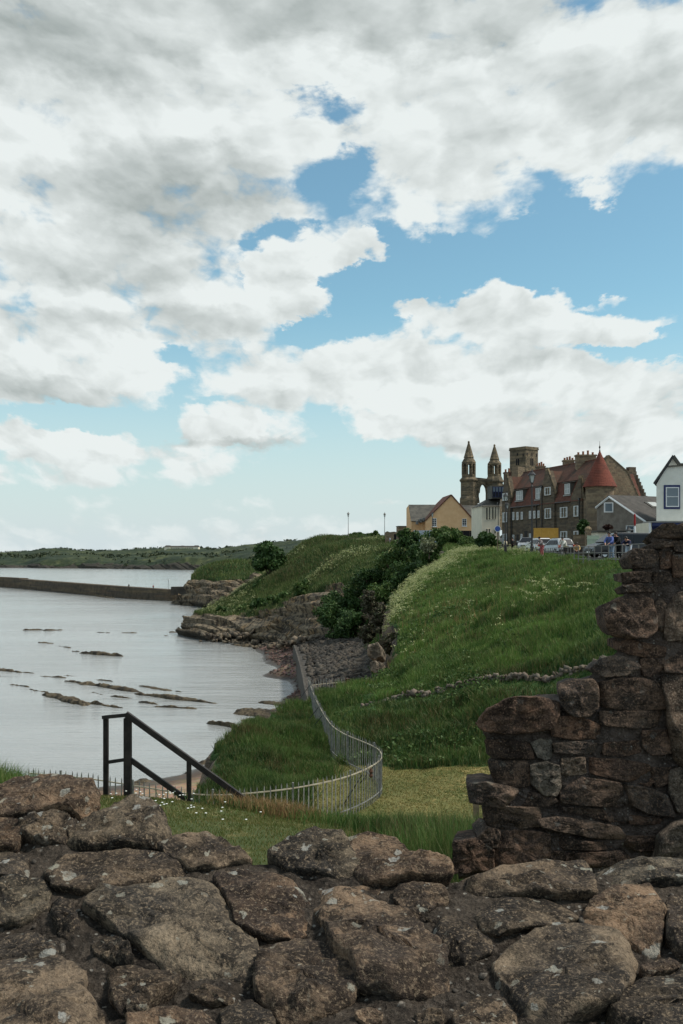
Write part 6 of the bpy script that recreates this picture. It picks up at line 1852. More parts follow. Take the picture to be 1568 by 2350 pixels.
m = MB(); fw = .09
m.box(a[0], c[0], -.10, -.052, a[2] - fw, a[2]); m.box(a[0], c[0], -.10, -.052, c[2], c[2] + fw); m.box(a[0], a[0] + fw, -.099, -.052, c[2] + fw, a[2] - fw); m.box(c[0] - fw, c[0], -.099, -.052, c[2] + fw, a[2] - fw); m.box(a[0] + fw, c[0] - fw, -.098, -.052, zm - .03, zm + .03)
m.build('sash_frame', M['white'], sur)
MB().box(a[0] + .04, c[0] - .04, -.07, -.051, zm, a[2] - .04).build('pane', M['glass_blue'], sur); MB().box(a[0] + .04, c[0] - .04, -.069, -.0505, c[2] + .04, zm - .01).build('pane', M['glass_blue'], sur)
m = MB(); q0, q1 = B.on(*z3(1105, 1212), -1.6), B.on(*z3(2400, 1190), -1.6)
m.box(q0[0], q1[0], -1.6, .5, q0[2] - .02, q0[2] + .10); m.build('garage_roof', M['lead'], B.t)
MB().box(q0[0] + .35, q1[0], 2.6, 2.7, -1, q0[2]).build('garage_back', M['navy'], B.t)
m = MB(); m.box(q0[0], q0[0] + .16, -1.55, -1.35, -1, q0[2] - .03); m.build('garage_post', M['white'], B.t)
MB().box(q0[0] + .02, q0[0] + .3, -1.3, 2.7, -1, q0[2] - .03).build('garage_side', M['harl_cream'], B.t)
MB().box(q0[0] + .3, q1[0], -1.5, -1.42, q0[2] - .34, q0[2] - .03).build('garage_fascia', M['navy'], B.t)

# ---- low garage, gate and pier behind the van
t = thing('flat_roof_garage', 'low cream garage with a dark flat roof behind the black van', 'garage', P(1402, 1262, 99), .03)
MB().box(-1.3, 2.8, 0, 4, -.5, 1.75).build('wall', M['harl_cream'], t); MB().box(-1.5, 3.0, -.25, 4.2, 1.76, 1.92).build('roof', M['slate'], t)
t = thing('gate_pier', 'rounded rubble stone gate pier beside the green gate', 'gate pier', P(1350, 1262, 95), 0)
m = MB(); m.box(-.24, .24, -.24, .24, -.6, 1.9); m.build('shaft', M['rubble'], t)
MB().lathe([(.33, 1.9), (.33, 2.0), (.27, 2.12), (.12, 2.24)], 10).build('cap', M['ruin'], t)
t = thing('green_gate', 'pale sage green boarded gate at the front of the black van', 'gate', P(1361, 1262, 94.5), 0)
for k in range(6): MB().box(-.55 + k * .19, -.55 + k * .19 + .18, -.02, .02, -.3, 1.38 - (k % 2) * .01).build('board', M['sage'], t)
for z in (.2, 1.0): MB().box(-.6, .65, -.05, -.022, z, z + .1).build('brace', M['sage'], t)
t = thing('boundary_wall', 'rubble garden wall running beside the sandstone range', 'wall', P(1335, 1262, 104), -.5)
m = MB(); m.box(-.9, 1.9, 0, .4, -.5, 1.5); m.build('body', M['rubble'], t); MB().box(-.95, 1.95, -.04, .44, 1.502, 1.6).build('coping', M['ruin'], t)
t = thing('ochre_hoarding', 'bright ochre painted board hoarding standing in front of the sandstone range', 'hoarding', P(1253, 1262, 121), -.05)
for k in range(3): MB().box(-1.48 + k * .99, -1.48 + k * .99 + .975, -.02, .02, .2, 2.62).build('panel', M['ochre'], t)
m = MB(); m.box(-1.5, 1.5, -.05, -.022, 2.56, 2.66); m.box(1.42, 1.5, -.05, -.022, .2, 2.56); m.build('frame', M['ochre'], t)
m = MB(); [m.box(x - .04, x + .04, .03, .11, -.5, 2.4) for x in (-1.3, 0, 1.3)]; m.build('post', M['timber'], t)

# ---- hotel on the far coast
B = Bld('clifftop_hotel', 'long pale clifftop hotel with brown roofs far across the bay', 'hotel', P(417, 1262.5, 1650), 0)
k = 1650 / FP
MB().box(-38 * k, 38 * k, 0, 14, -4, 5.4).build('main_block', M['harl_cream'], B.t)
for x0, x1, z in ((-39, -26, 7.4), (-4, 6, 7.0), (27, 39, 7.4)):
    o = MB().box(x0 * k, x1 * k, -2.5, 15, -4, z - 2).build('pavilion', M['harl_cream'], B.t)
    MB().prism([(x0 * k - .5, -3, z - 2), (x1 * k + .5, -3, z - 2), (x1 * k - 2, 2, z + .6), (x0 * k + 2, 2, z + .6)], (0, 12, 0)).build('pavilion_roof', M['slate_brown'], o)
MB().prism([(-38 * k, -1, 5.4), (38 * k, -1, 5.4), (38 * k, 3, 7.2), (-38 * k, 3, 7.2)], (0, 8, 0)).build('roof', M['slate_brown'], B.t)
for x in np.arange(-34, 36, 5.2):
    if -27 < x < -5 or 7 < x < 26: MB().box(x * k, (x + 2.2) * k, -.12, 0, 1, 3.6).build('window', M['glass'], B.t)

# ---- harbour pier
pc = [(470, 1380, 366), (424, 1379.5, 392), (390, 1379.3, 394.3), (330, 1376, 407.3), (280, 1372.5, 421.8), (182, 1363.8, 463.2), (100, 1356, 508), (48, 1351, 541.2), (0, 1347, 571), (-60, 1343, 605), (-160, 1336, 674)]
pp = catmull(np.array([P(u, v, y) for u, v, y in pc]), 60)
t = thing('harbour_pier', 'long dark stone harbour pier curving out from the headland', 'pier', (0, 0, 0))
m = MB(); cpng = MB(); rz_ = MB()
for i in range(59):
    a, b_ = pp[i], pp[i + 1]
    d = (b_ - a); d[2] = 0; d /= np.linalg.norm(d); n = np.array((d[1], -d[0], 0)); n = n if n[1] > 0 else -n
    uu_ = 784 + a[0] / a[1] * FP
    za_ = 5.6 if uu_ < 46 else np.interp(uu_, [46, 300, 420], [5.1, 4.75, 4.3])
    mm = rz_ if uu_ < 46 else m
    q = [a + n * 0, b_ + n * 0, b_ + n * 6, a + n * 6]
    mm.add([(x[0], x[1], -1) for x in q] + [(x[0] + n[0] * s_, x[1] + n[1] * s_, za_) for x, s_ in zip(q, (.5, .5, -.5, -.5))], [(4, 5, 6, 7), (0, 1, 5, 4), (1, 2, 6, 5), (2, 3, 7, 6), (3, 0, 4, 7)])
m.build('main_wall', M['pier'], t); rz_.build('raised_end', M['pier'], t)
t = thing('pier_beacon', 'thin light pole standing on the pier near the headland', 'pole', P(387, 1350, 396)); MB().tube([(0, 0, -.6), (0, 0, 3.4)], .07, 6).build('pole', M['ironrail'], t); MB().box(-.25, .25, -.25, .25, 3.2, 3.6).build('lamp', M['white'], t)
tag(MB().box(-5, 4, -2, 3, -2, 1.1).box(4.2, 7, -1, 2, -2, .7).build('quay_slab', M['concrete_pale']), 'pale concrete slipway at the root of the pier', 'slipway').location = P(424, 1353, 385)

# ================================================================== fences, rails, lamps, signs
def picket_mesh():
    m = MB(); w = .017
    m.box(-w, w, -.008, .008, 0, 1.36)
    m.add([(-w, -.008, 1.36), (w, -.008, 1.36), (w, .008, 1.36), (-w, .008, 1.36), (0, 0, 1.46)], [(0, 1, 4), (1, 2, 4), (2, 3, 4), (3, 0, 4)])
    o = m.build('picket', M['picket']); me = o.data
    bpy.data.objects.remove(o); return me
PICK = picket_mesh()
def picket_fence(t, path, ztop, step, railoff=.19, low=True):
    A = catmull(np.array(path, float), 400)
    s = np.r_[0, np.cumsum(np.linalg.norm(np.diff(A, axis=0), axis=1))]
    n = int(s[-1] / step); L0 = np.array(t.location)
    pos = np.stack([np.interp(np.linspace(0, s[-1], n + 1), s, A[:, k]) for k in (0, 1)], -1)
    rr = random.Random(3); top = []
    for k, (x, y) in enumerate(pos):
        z = ztop(x, y)
        d = pos[min(k + 1, n)] - pos[max(k - 1, 0)]
        o = bpy.data.objects.new('picket', PICK); C.objects.link(o); o.parent = t
        o.location = Vector((x, y, z - 1.46 + rr.uniform(-.012, .012))) - t.location
        o.rotation_euler = (rr.uniform(-.02, .02), rr.uniform(-.02, .02), atan2(d[1], d[0]))
        top.append((x, y, z))
    mu, ml = MB(), MB()
    q = [(x - L0[0], y - L0[1], z - L0[2]) for x, y, z in top]
    for a, b in zip(q[:-1], q[1:]):
        mu.beam((a[0], a[1], a[2] - railoff), (b[0], b[1], b[2] - railoff), .036, .034)
        if low: ml.beam((a[0], a[1], a[2] - 1.25), (b[0], b[1], b[2] - 1.25), .03, .03)
    mu.build('top_rail', M['rail_pale'], t)
    if low: ml.build('bottom_rail', M['picket'], t)
    for k in range(6, n, 13):
        a = q[k]
        MB().box(a[0] - .03, a[0] + .03, a[1] - .03, a[1] + .03, a[2] - 1.6, a[2] - .02).build('post', M['picket'], t)
    return q
FP_ = [(-9.6, 30.6), (-7.6, 29.9), (-6, 29.4), (-4, 29.0), (-2, 29.6), (-.4, 30.8), (.6, 32.2), (1.28, 33.9), (1.40, 35.2), (1.12, 36.6), (.05, 39.2), (-.55, 42), (-1.3, 49), (-1.85, 56)]
t = thing('picket_fence', 'long grey metal picket fence curving round the grassy mound to the shore', 'fence', (-.4, 30.8, 9.75))
ftop = lambda x, y: 11.2 + .30 * float(sstep(3.2, 8.2, -x)) if y < 31 else 11.2
fq = picket_fence(t, FP_, ftop, .19)
def stay(i, dx, dy, mat='black'):
    a = fq[i]; MB().tube([(a[0], a[1], a[2] - .32), (a[0] + dx, a[1] + dy, a[2] - 1.55)], .018, 5).build('stay', M[mat], t)
for i, dx, dy in ((40, -.35, .5), (62, -.6, 1.0), (78, -.8, .9), (128, -1.0, .2), (140, -1.0, .0), (182, -.9, -.2), (212, -.9, -.4)):
    if i < len(fq): stay(i, dx, dy)
a = fq[66]
m = MB(); m.lathe([(.03, 0), (.07, .06), (.04, .14), (.08, .2), (.03, .3)], 8, (a[0], a[1] - .05, a[2] - .55)); m.build('rusty_lock', M['rust'], t)
t2 = thing('short_picket_fence', 'short grey picket fence closing the gap between the long fence and the rocks', 'fence', (-.6, 57.4, 9.9))
q2 = picket_fence(t2, [(-1.75, 56.4), (-.9, 57.2), (.35, 57.9)], lambda x, y: 10.95, .2, .3, False)
MB().box(q2[-1][0] - .12, q2[-1][0] + .12, q2[-1][1] - .1, q2[-1][1] + .14, q2[-1][2] - 1.5, q2[-1][2] - .1).build('end_post', M['rust'], t2)

# handrail by the steps
t = thing('timber_handrail', 'dark timber handrail sloping down beside steps at the edge of the lawn', 'handrail', P(293, 1823, 14))
h0 = np.array(t.location)
hp = lambda u, v, Y=14.0: tuple(P(u, v, Y) - h0)
def post(u, v0, v1, w, Y=14.0):
    a, c = hp(u, v0, Y), hp(u, v1, Y)
    MB().box(a[0] - w / 2, a[0] + w / 2, a[1] - w / 2, a[1] + w / 2, c[2] - .3, a[2]).build('post', M['darktim'], t)
post(243.5, 1650, 1826, .068, 14.3); post(293.5, 1648, 1826, .10); post(434, 1746, 1838, .062, 14.0)
def rail(a, b, w, h, nm='rail'):
    MB().beam(a, b, w, h).build(nm, M['darktim'], t)
rail(hp(238.5, 1646, 14.3), hp(296, 1640.5, 14.0), .075, .05); rail(hp(249, 1749, 14.3), hp(290, 1743, 14.02), .05, .05)
rail(hp(289, 1638, 13.98), hp(592, 1856, 14.05), .08, .075); rail(hp(297, 1742, 14.0), hp(428, 1834, 14.02), .05, .07)

# low post by the wall
t = thing('wooden_post', 'short weathered wooden post standing on the lawn beside the ruined wall', 'post', P(1093, 1880, 31))
MB().box(-.085, .085, -.08, .08, -.3, .62).build('shaft', M['timber'], t); m = MB()
for k in range(6): m.beam((.1, 0, .08 + k * .09), (.9, .1, .08 + k * .09), .006, .006)
for k in range(8): m.beam((.14 + k * .1, .02, .02), (.14 + k * .1, .02, .58), .006, .006)
m.build('wire_netting', M['timber'], t)

# dry-stone dyke along the path
t = thing('dry_stone_dyke', 'low pale rubble dyke running along the foot of the green slope', 'wall', P(1100, 1580, 46.5))
d0 = np.array(t.location)
dk = [(832, 1613, 50.5), (930, 1603, 49), (1000, 1592, 48), (1100, 1577, 46.5), (1240, 1562, 44), (1310, 1548, 43), (1392, 1535, 42)]
A = catmull(np.array([P(*q) for q in dk]), 300)
s = np.r_[0, np.cumsum(np.linalg.norm(np.diff(A, axis=0), axis=1))]
mes = []
for k in range(6):
    o = stones_mesh('stone', np.zeros((1, 3)), np.zeros((1, 3)), .185, [plain('dyke_stone_%d' % k, c_, tuple(q * .75 for q in c_), 6, .9, .01)
        for c_ in [((.15, .118, .086), (.20, .165, .125), (.12, .092, .068), (.17, .13, .10), (.15, .128, .10), (.12, .088, .062))[k]]][0], .8, 400 + k, None)
    mes.append(o.data); bpy.data.objects.remove(o)
rr = random.Random(8); x = 0; k = 0
while x < s[-1]:
    p = [np.interp(x, s, A[:, j]) for j in range(3)]
    for lev in range(2):
        o = bpy.data.objects.new('stone', mes[rr.randrange(6)]); C.objects.link(o); o.parent = t
        gz_ = zl1(p[0], p[1])
        o.location = Vector((p[0], p[1], gz_)) - t.location + Vector((rr.uniform(-.05, .05), rr.uniform(-.08, .08), lev * .14 + .10 + rr.uniform(-.015, .02)))
        o.rotation_euler = (rr.uniform(-.2, .2), rr.uniform(-.2, .2), rr.uniform(0, 6)); sc = rr.uniform(.7, 1.15); o.scale = (sc, sc, sc)
        k += 1
    x += rr.uniform(.105, .135) if k < 298 else 99

# roadside railing
t = thing('roadside_railing', 'grey metal railing along the top of the grassy slope', 'railing', (17.5, 75, 17.8))
r0 = np.array(t.location)
RP = [(20.2, 108), (20.3, 99), (19.0, 87), (17.6, 76), (17.0, 68), (16.75, 62), (16.3, 56), (16.15, 52), (16.1, 46)]
A = catmull(np.array(RP, float), 300); s = np.r_[0, np.cumsum(np.linalg.norm(np.diff(A, axis=0), axis=1))]
rp = lambda d: np.array([np.interp(d, s, A[:, 0]), np.interp(d, s, A[:, 1])])
RZ = 17.68
mr = {.50: MB(), .95: MB(), .08: MB()}
for d in np.arange(0, s[-1] - 1.2, 1.2):
    a, b = rp(d), rp(d + 1.2)
    for h, mm in mr.items(): mm.tube([(a[0] - r0[0], a[1] - r0[1], RZ + h - r0[2] + .1 * sstep(70, 100, a[1])), (b[0] - r0[0], b[1] - r0[1], RZ + h - r0[2] + .1 * sstep(70, 100, b[1]))], .024, 6)
for h, mm in mr.items(): mm.build('rail', M['ironrail'], t)
for d in np.arange(.6, s[-1], 2.05):
    a = rp(d); MB().box(a[0] - r0[0] - .028, a[0] - r0[0] + .028, a[1] - r0[1] - .028, a[1] - r0[1] + .028, -.5, RZ + .97 - r0[2] + .1 * sstep(70, 100, a[1])).build('post', M['ironrail'], t)

# street lamps
def lamp(label, u, vtop, Y, zbase, group='black lantern street lamps', sc=1.0, pole=.055, mat='black'):
    top = P(u, vtop, Y); H = top[2] - zbase
    t = thing('street_lamp', label, 'street lamp', (top[0], top[1], zbase), 0, group)
    s = sc
    m = MB(); m.lathe([(pole * 2.6, -.3), (pole * 2.6, .9), (pole * 1.9, 1.0), (pole * 1.7, 1.15), (pole * 1.15, 1.25), (pole * .8, H - 1.25 * s), (pole * 1.6, H - 1.2 * s), (pole * .8, H - 1.12 * s), (pole * .8, H - .98 * s)], 10)
    m.build('column', M[mat], t)
    ln = MB(); b, tp = H - .95 * s, H - .42 * s
    ln.lathe([(.05 * s, b - .06 * s), (.12 * s, b), (.13 * s, b + .03 * s)], 4)
    for k in range(4):
        a = 2 * pi * (k + .5) / 4
        ln.beam((.12 * s * cos(a), .12 * s * sin(a), b), (.25 * s * cos(a), .25 * s * sin(a), tp), .025 * s, .025 * s)
    ln.lathe([(.30 * s, tp), (.30 * s, tp + .04 * s), (.20 * s, tp + .13 * s), (.10 * s, tp + .24 * s), (.11 * s, tp + .27 * s), (.05 * s, tp + .32 * s), (.015 * s, H + .02)], 8)
    lo = ln.build('lantern', M[mat], t)
    MB().lathe([(.105 * s, b + .02), (.225 * s, tp - .005)], 4).build('lantern_glass', M['lampglass'], lo)
    return t
lamp('tallest black lantern lamp post standing in front of the dormer windows', 1221, 1077, 101, 18.0, sc=1.45, pole=.075)
lamp('black lantern lamp post in front of the far end of the sandstone range', 1160.5, 1130, 107, 18.2)
lamp('farther half-hidden lantern just below and right of another lantern', 1164.5, 1152, 140, 19.0)
lamp('lantern lamp post standing before the left end of the orange house', 992.5, 1174, 178, 20.8)
lamp('lone lamp post on the skyline nearest the orange house', 883, 1175.5, 243, 22.0, sc=1.25, pole=.07, mat='ironrail')
lamp('leftmost lamp post on the skyline of the grassy headland', 799.5, 1174.5, 243, 22.0, sc=1.25, pole=.07, mat='ironrail')
lamp('lantern lamp top just showing over the roof of the black van', 1443, 1207, 80, 17.8, sc=.9)

t = thing('road_sign', 'round blue road sign with white rim on a pale wooden post', 'road sign', P(1142, 1262, 112))
MB().tube([(0, 0, -.6), (0, 0, 2.6)], .045, 8).build('post', M['timber'], t)
def disc(r, y0, y1, z, n=20): return [(r * cos(2 * pi * k / n), y0, z + r * sin(2 * pi * k / n)) for k in range(n)]
o = MB().prism(disc(.36, -.06, 0, 2.38), (0, -.02, 0)).build('sign_face', M['white'], t)
q = [(x, -.082, z) for x, y, z in disc(.30, 0, 0, 2.38)]
MB().prism(q, (0, -.006, 0)).build('blue_disc', M['sign_blue'], o)
q = [(x, -.0885, z) for x, y, z in [(-.05, 0, 2.22), (.05, 0, 2.22), (.05, 0, 2.42), (.13, 0, 2.42), (0, 0, 2.56), (-.13, 0, 2.42), (-.05, 0, 2.42)]]
t = thing('flagpole', 'thin pole with a furled red and white flag in front of the brown house', 'flagpole', P(1457, 1262, 92))
MB().tube([(0, 0, -.4), (0, 0, 3.4)], .03, 6).build('pole', M['white'], t)
o = MB().lathe([(.03, 2.2), (.10, 2.5), (.08, 2.9), (.09, 3.2), (.03, 3.35)], 8).build('flag', M['cloth_red'], t)
MB().lathe([(.05, 1.2), (.11, 1.6), (.10, 2.0), (.085, 2.2)], 8).build('flag_white_part', M['white'], t)
t = thing('path_rail_fence', 'thin dark rail fence along the headland path on the skyline', 'fence', P(860, 1244, 238))
for k in range(14): MB().box(-7 + k * 1.5 - .05, -7 + k * 1.5 + .05, -.05, .05, -.6, 1.05).build('post', M['timber'], t)
m = MB(); m.beam((-7, 0, .95), (12.6, 0, .75), .08, .1); m.beam((-7, 0, .5), (12.6, 0, .3), .08, .1); m.build('rail', M['timber'], t)
t = thing('white_marker_post', 'short pale marker post below the headland path', 'post', P(870, 1255, 228)); MB().tube([(0, 0, -1), (0, 0, 1.2)], .09, 6).build('shaft', M['cloth_pale'], t)
t = thing('dark_bench', 'dark wooden bench behind the railing where a person in tan sits', 'bench', (19.0, 80.6, 17.8), .15)
m = MB(); m.box(-1.0, 1.0, -.22, .22, .42, .48); m.build('seat', M['darktim'], t)
m = MB(); m.box(-1.0, 1.0, .20, .26, .5, .88); m.build('backrest', M['darktim'], t)
for x in (-.85, .85): MB().box(x - .05, x + .05, -.2, .22, -.1, .418).build('leg', M['darktim'], t)

# ================================================================== vehicles
def wheel(t, x, y, r, w):
    sg = 1 if y > 0 else -1
    n = 20; m = MB()
    def ring(rad, yy): return [(x + rad * cos(2 * pi * k / n), yy, r + rad * sin(2 * pi * k / n)) for k in range(n)]
    rings = [ring(r * .6, y + sg * w * .5), ring(r * .95, y + sg * w * .5), ring(r, y + sg * w * .35), ring(r, y - sg * w * .35), ring(r * .95, y - sg * w * .5), ring(r * .6, y - sg * w * .5)]
    vs = [p for q in rings for p in q]; fs = [(i * n + k, i * n + (k + 1) % n, (i + 1) * n + (k + 1) % n, (i + 1) * n + k) for i in range(5) for k in range(n)]
    m.add(vs, fs); w_ = m.build('wheel', M['tyre'], t)
    m = MB(); m.add(ring(r * .6, y + sg * w * .42) + [(x, y + sg * w * .3, r)], [(k, (k + 1) % n, n) for k in range(n)]); m.build('rim', M['car_silver'], w_)

def car(name, label, cat, loc, rz, L, Wd, H, paintm, roofm=None, van=False, hood=.95, belt=1.0, group=None):
    """Car facing +x: lofted body sections with a narrower glasshouse, glazing, lights, wheels, mirrors."""
    t = thing(name, label, cat, loc, rz, group)
    hl = L / 2; c0 = .28
    if van:
        side = [(-hl, .35), (-hl - .02, .8), (-hl + .02, 1.15), (-hl + .14, H - .14), (-hl + .34, H - .02), (0, H), (hl - 1.95, H - .05), (hl - 1.75, H - .12), (hl - .92, 1.18), (hl - .3, 1.02), (hl - .06, .82), (hl, .55), (hl - .04, .3)]
    else:
        side = [(-hl, .4), (-hl, .85), (-hl + .06, 1.02), (-hl + .42, H - .12), (-hl + .7, H - .02), (-hl + 1.6, H), (hl - 2.1, H - .05), (hl - 1.2, belt + .06), (hl - .35, hood), (hl - .05, .72), (hl, .5), (hl - .05, .3)]
    n = len(side)
    def inset(z): return .0 if z < belt else (z - belt) / (H - belt) * (.17 if van else .24)
    secs = []
    for f, e in ((-1, 0), (-.94, .05), (.94, .05), (1, 0)):
        row = []
        for x, z in side:
            w = Wd / 2 - inset(z)
            kx = .97 if abs(f) == 1 else 1.0
            row.append((x * kx, w * f, z if abs(f) < 1 else min(z, H - .06) if z > belt else z))
        secs.append(row)
    m = MB(); vs = [p for r in secs for p in r]; fs = []
    for i in range(3):
        for k in range(n):
            k2 = (k + 1) % n; fs.append((i * n + k, i * n + k2, (i + 1) * n + k2, (i + 1) * n + k))
    fs += [tuple(range(n)), tuple(range(4 * n - 1, 3 * n - 1, -1))]
    m.add(vs, fs); b = m.build('body', M[paintm], t)
    bv = b.modifiers.new('bevel', 'BEVEL'); bv.width = .035; bv.segments = 2; bv.limit_method = 'ANGLE'
    if roofm: MB().box(-hl + .75, hl - 2.15, -Wd / 2 + .3, Wd / 2 - .3, H - .03, H + .012).build('roof', M[roofm], t)
    # glazing: side strips, windscreen, rear screen
    zt, zb = H - .18, belt + .07
    xr0, xr1 = (-hl + .22, hl - 1.3) if van else (-hl + .62, hl - 1.55)
    for sg in (-1, 1):
        yb, yt = sg * (Wd / 2 - inset(zb) + .012), sg * (Wd / 2 - inset(zt) + .012)
        if van: cuts = [(-hl + .16, -hl + 1.75), (-hl + 1.80, hl - 2.35), (hl - 2.30, hl - 1.18)]
        else: cuts = [(-hl + .42, -hl + 1.05), (-hl + 1.1, -.12), (-.06, hl - 1.45)]
        for ci, (a, c) in enumerate(cuts):
            ta, tcx = (a + (.26 if ci == 0 and not van else .06 if ci == 0 else 0)), (c - (.62 if ci == 2 else 0))
            MB().prism([(a, yb, zb), (c, yb, zb), (tcx, yt, zt), (ta, yt, zt)], (0, -sg * .02, 0)).build('side_window', M['carglass'], t)
    i0 = 7 if van else 6
    (xa, za), (xb, zb2) = side[i0], side[i0 + 1]
    wa, wb = Wd / 2 - inset(za) - .12, Wd / 2 - inset(zb2) - .08
    MB().prism([(xb - .02, -wb, zb2 + .05), (xb - .02, wb, zb2 + .05), (xa + .03, wa, za - .02), (xa + .03, -wa, za - .02)], (.03, 0, .025)).build('windscreen', M['carglass'], t)
    (xa, za), (xb, zb2) = side[2], side[3]
    wa, wb = Wd / 2 - inset(za) - .10, Wd / 2 - inset(zb2) - .12
    MB().prism([(xa - .015, -wa, za + .04), (xa - .015, wa, za + .04), (xb - .01, wb, zb2), (xb - .01, -wb, zb2)], (-.025, 0, .01)).build('rear_window', M['carglass'], t)
    for sg in (-1, 1):
        MB().box(-hl - .03, -hl + .14, sg * (Wd / 2 - .22), sg * (Wd / 2 + .008), .72, 1.05).build('tail_light', M['red_lens'], t)
        q = MB(); q.prism([(hl - .02, sg * (Wd / 2 - .48), .66), (hl - .30, sg * (Wd / 2 - .03), .70), (hl - .36, sg * (Wd / 2 - .03), .88), (hl - .10, sg * (Wd / 2 - .48), .82)], (.03, 0, .01)); q.build('headlight', M['clear_lens'], t)
        MB().box(hl - 1.5, hl - 1.32, sg * (Wd / 2 + .02), sg * (Wd / 2 + .22), belt + .08, belt + .26).build('wing_mirror', M[paintm], t)
        if not van: MB().tube([(-hl + .8, sg * (Wd / 2 - .32), H + .05), (hl - 2.3, sg * (Wd / 2 - .32), H + .04)], .02, 5).build('roof_rail', M['black'], t)
    MB().box(-hl - .035, -hl - .005, -.27, .27, .62, .74).build('number_plate', M['plate_yellow'], t); MB().box(hl + .0, hl + .02, -.27, .27, .42, .54).build('number_plate', M['white'], t)
    MB().box(hl - .03, hl + .015, -.55, .55, .57, .72).build('grille', M['black'], t); MB().box(-hl - .04, -hl + .03, -Wd / 2 + .1, Wd / 2 - .1, .36, .56).build('bumper', M['black'], t)
    r = .33 if not van else .34
    for x in (-hl + .85, hl - .88):
        for sg in (-1, 1): wheel(t, x, sg * (Wd / 2 - .10), r, .22)
    return t
gz = lambda y: float(zroad(y))
car('black_van', 'black passenger van parked side-on behind the railing', 'van', (20.95, 75.2, gz(75) + .0), radians(190), 4.9, 1.95, 1.95, 'car_black', van=True, belt=1.05)
car('parked_car', 'silver car with a black back seen from behind beside the person in white', 'car', (22.3, 103, gz(103)), radians(104), 4.4, 1.85, 1.68, 'car_silver', 'car_white', group='cars parked along the road')
car('parked_car', 'white car showing red tail lights behind the tall lamp post', 'car', (22.4, 113, gz(113)), radians(100), 4.4, 1.82, 1.66, 'car_white', None, group='cars parked along the road')
car('parked_car', 'pale car facing the camera, farthest of the parked cars', 'car', (22.9, 123, gz(123)), radians(-106), 4.4, 1.85, 1.70, 'car_silver', None, group='cars parked along the road')

# ================================================================== people
def skin_mesh(name, J, E, mat, parent, root, sub=1, sc=1.0):
    """One continuous surface grown over joints J {name: (x, y, z, radius)} and edges E."""
    ks = list(J); me = bpy.data.meshes.new(name)
    me.from_pydata([tuple(q * sc for q in J[k][:3]) for k in ks], [(ks.index(a), ks.index(b)) for a, b in E], [])
    me.materials.append(mat)
    o = bpy.data.objects.new(name, me); C.objects.link(o); o.parent = parent
    md = o.modifiers.new('skin', 'SKIN'); md.use_smooth_shade = True
    for i, k in enumerate(ks):
        v = me.skin_vertices[0].data[i]; r = J[k][3]
        v.radius = (r * sc, r * sc) if not isinstance(r, tuple) else (r[0] * sc, r[1] * sc)
        v.use_root = (k == root)
    if sub:
        s_ = o.modifiers.new('subsurf', 'SUBSURF'); s_.levels = sub; s_.render_levels = sub
    return o

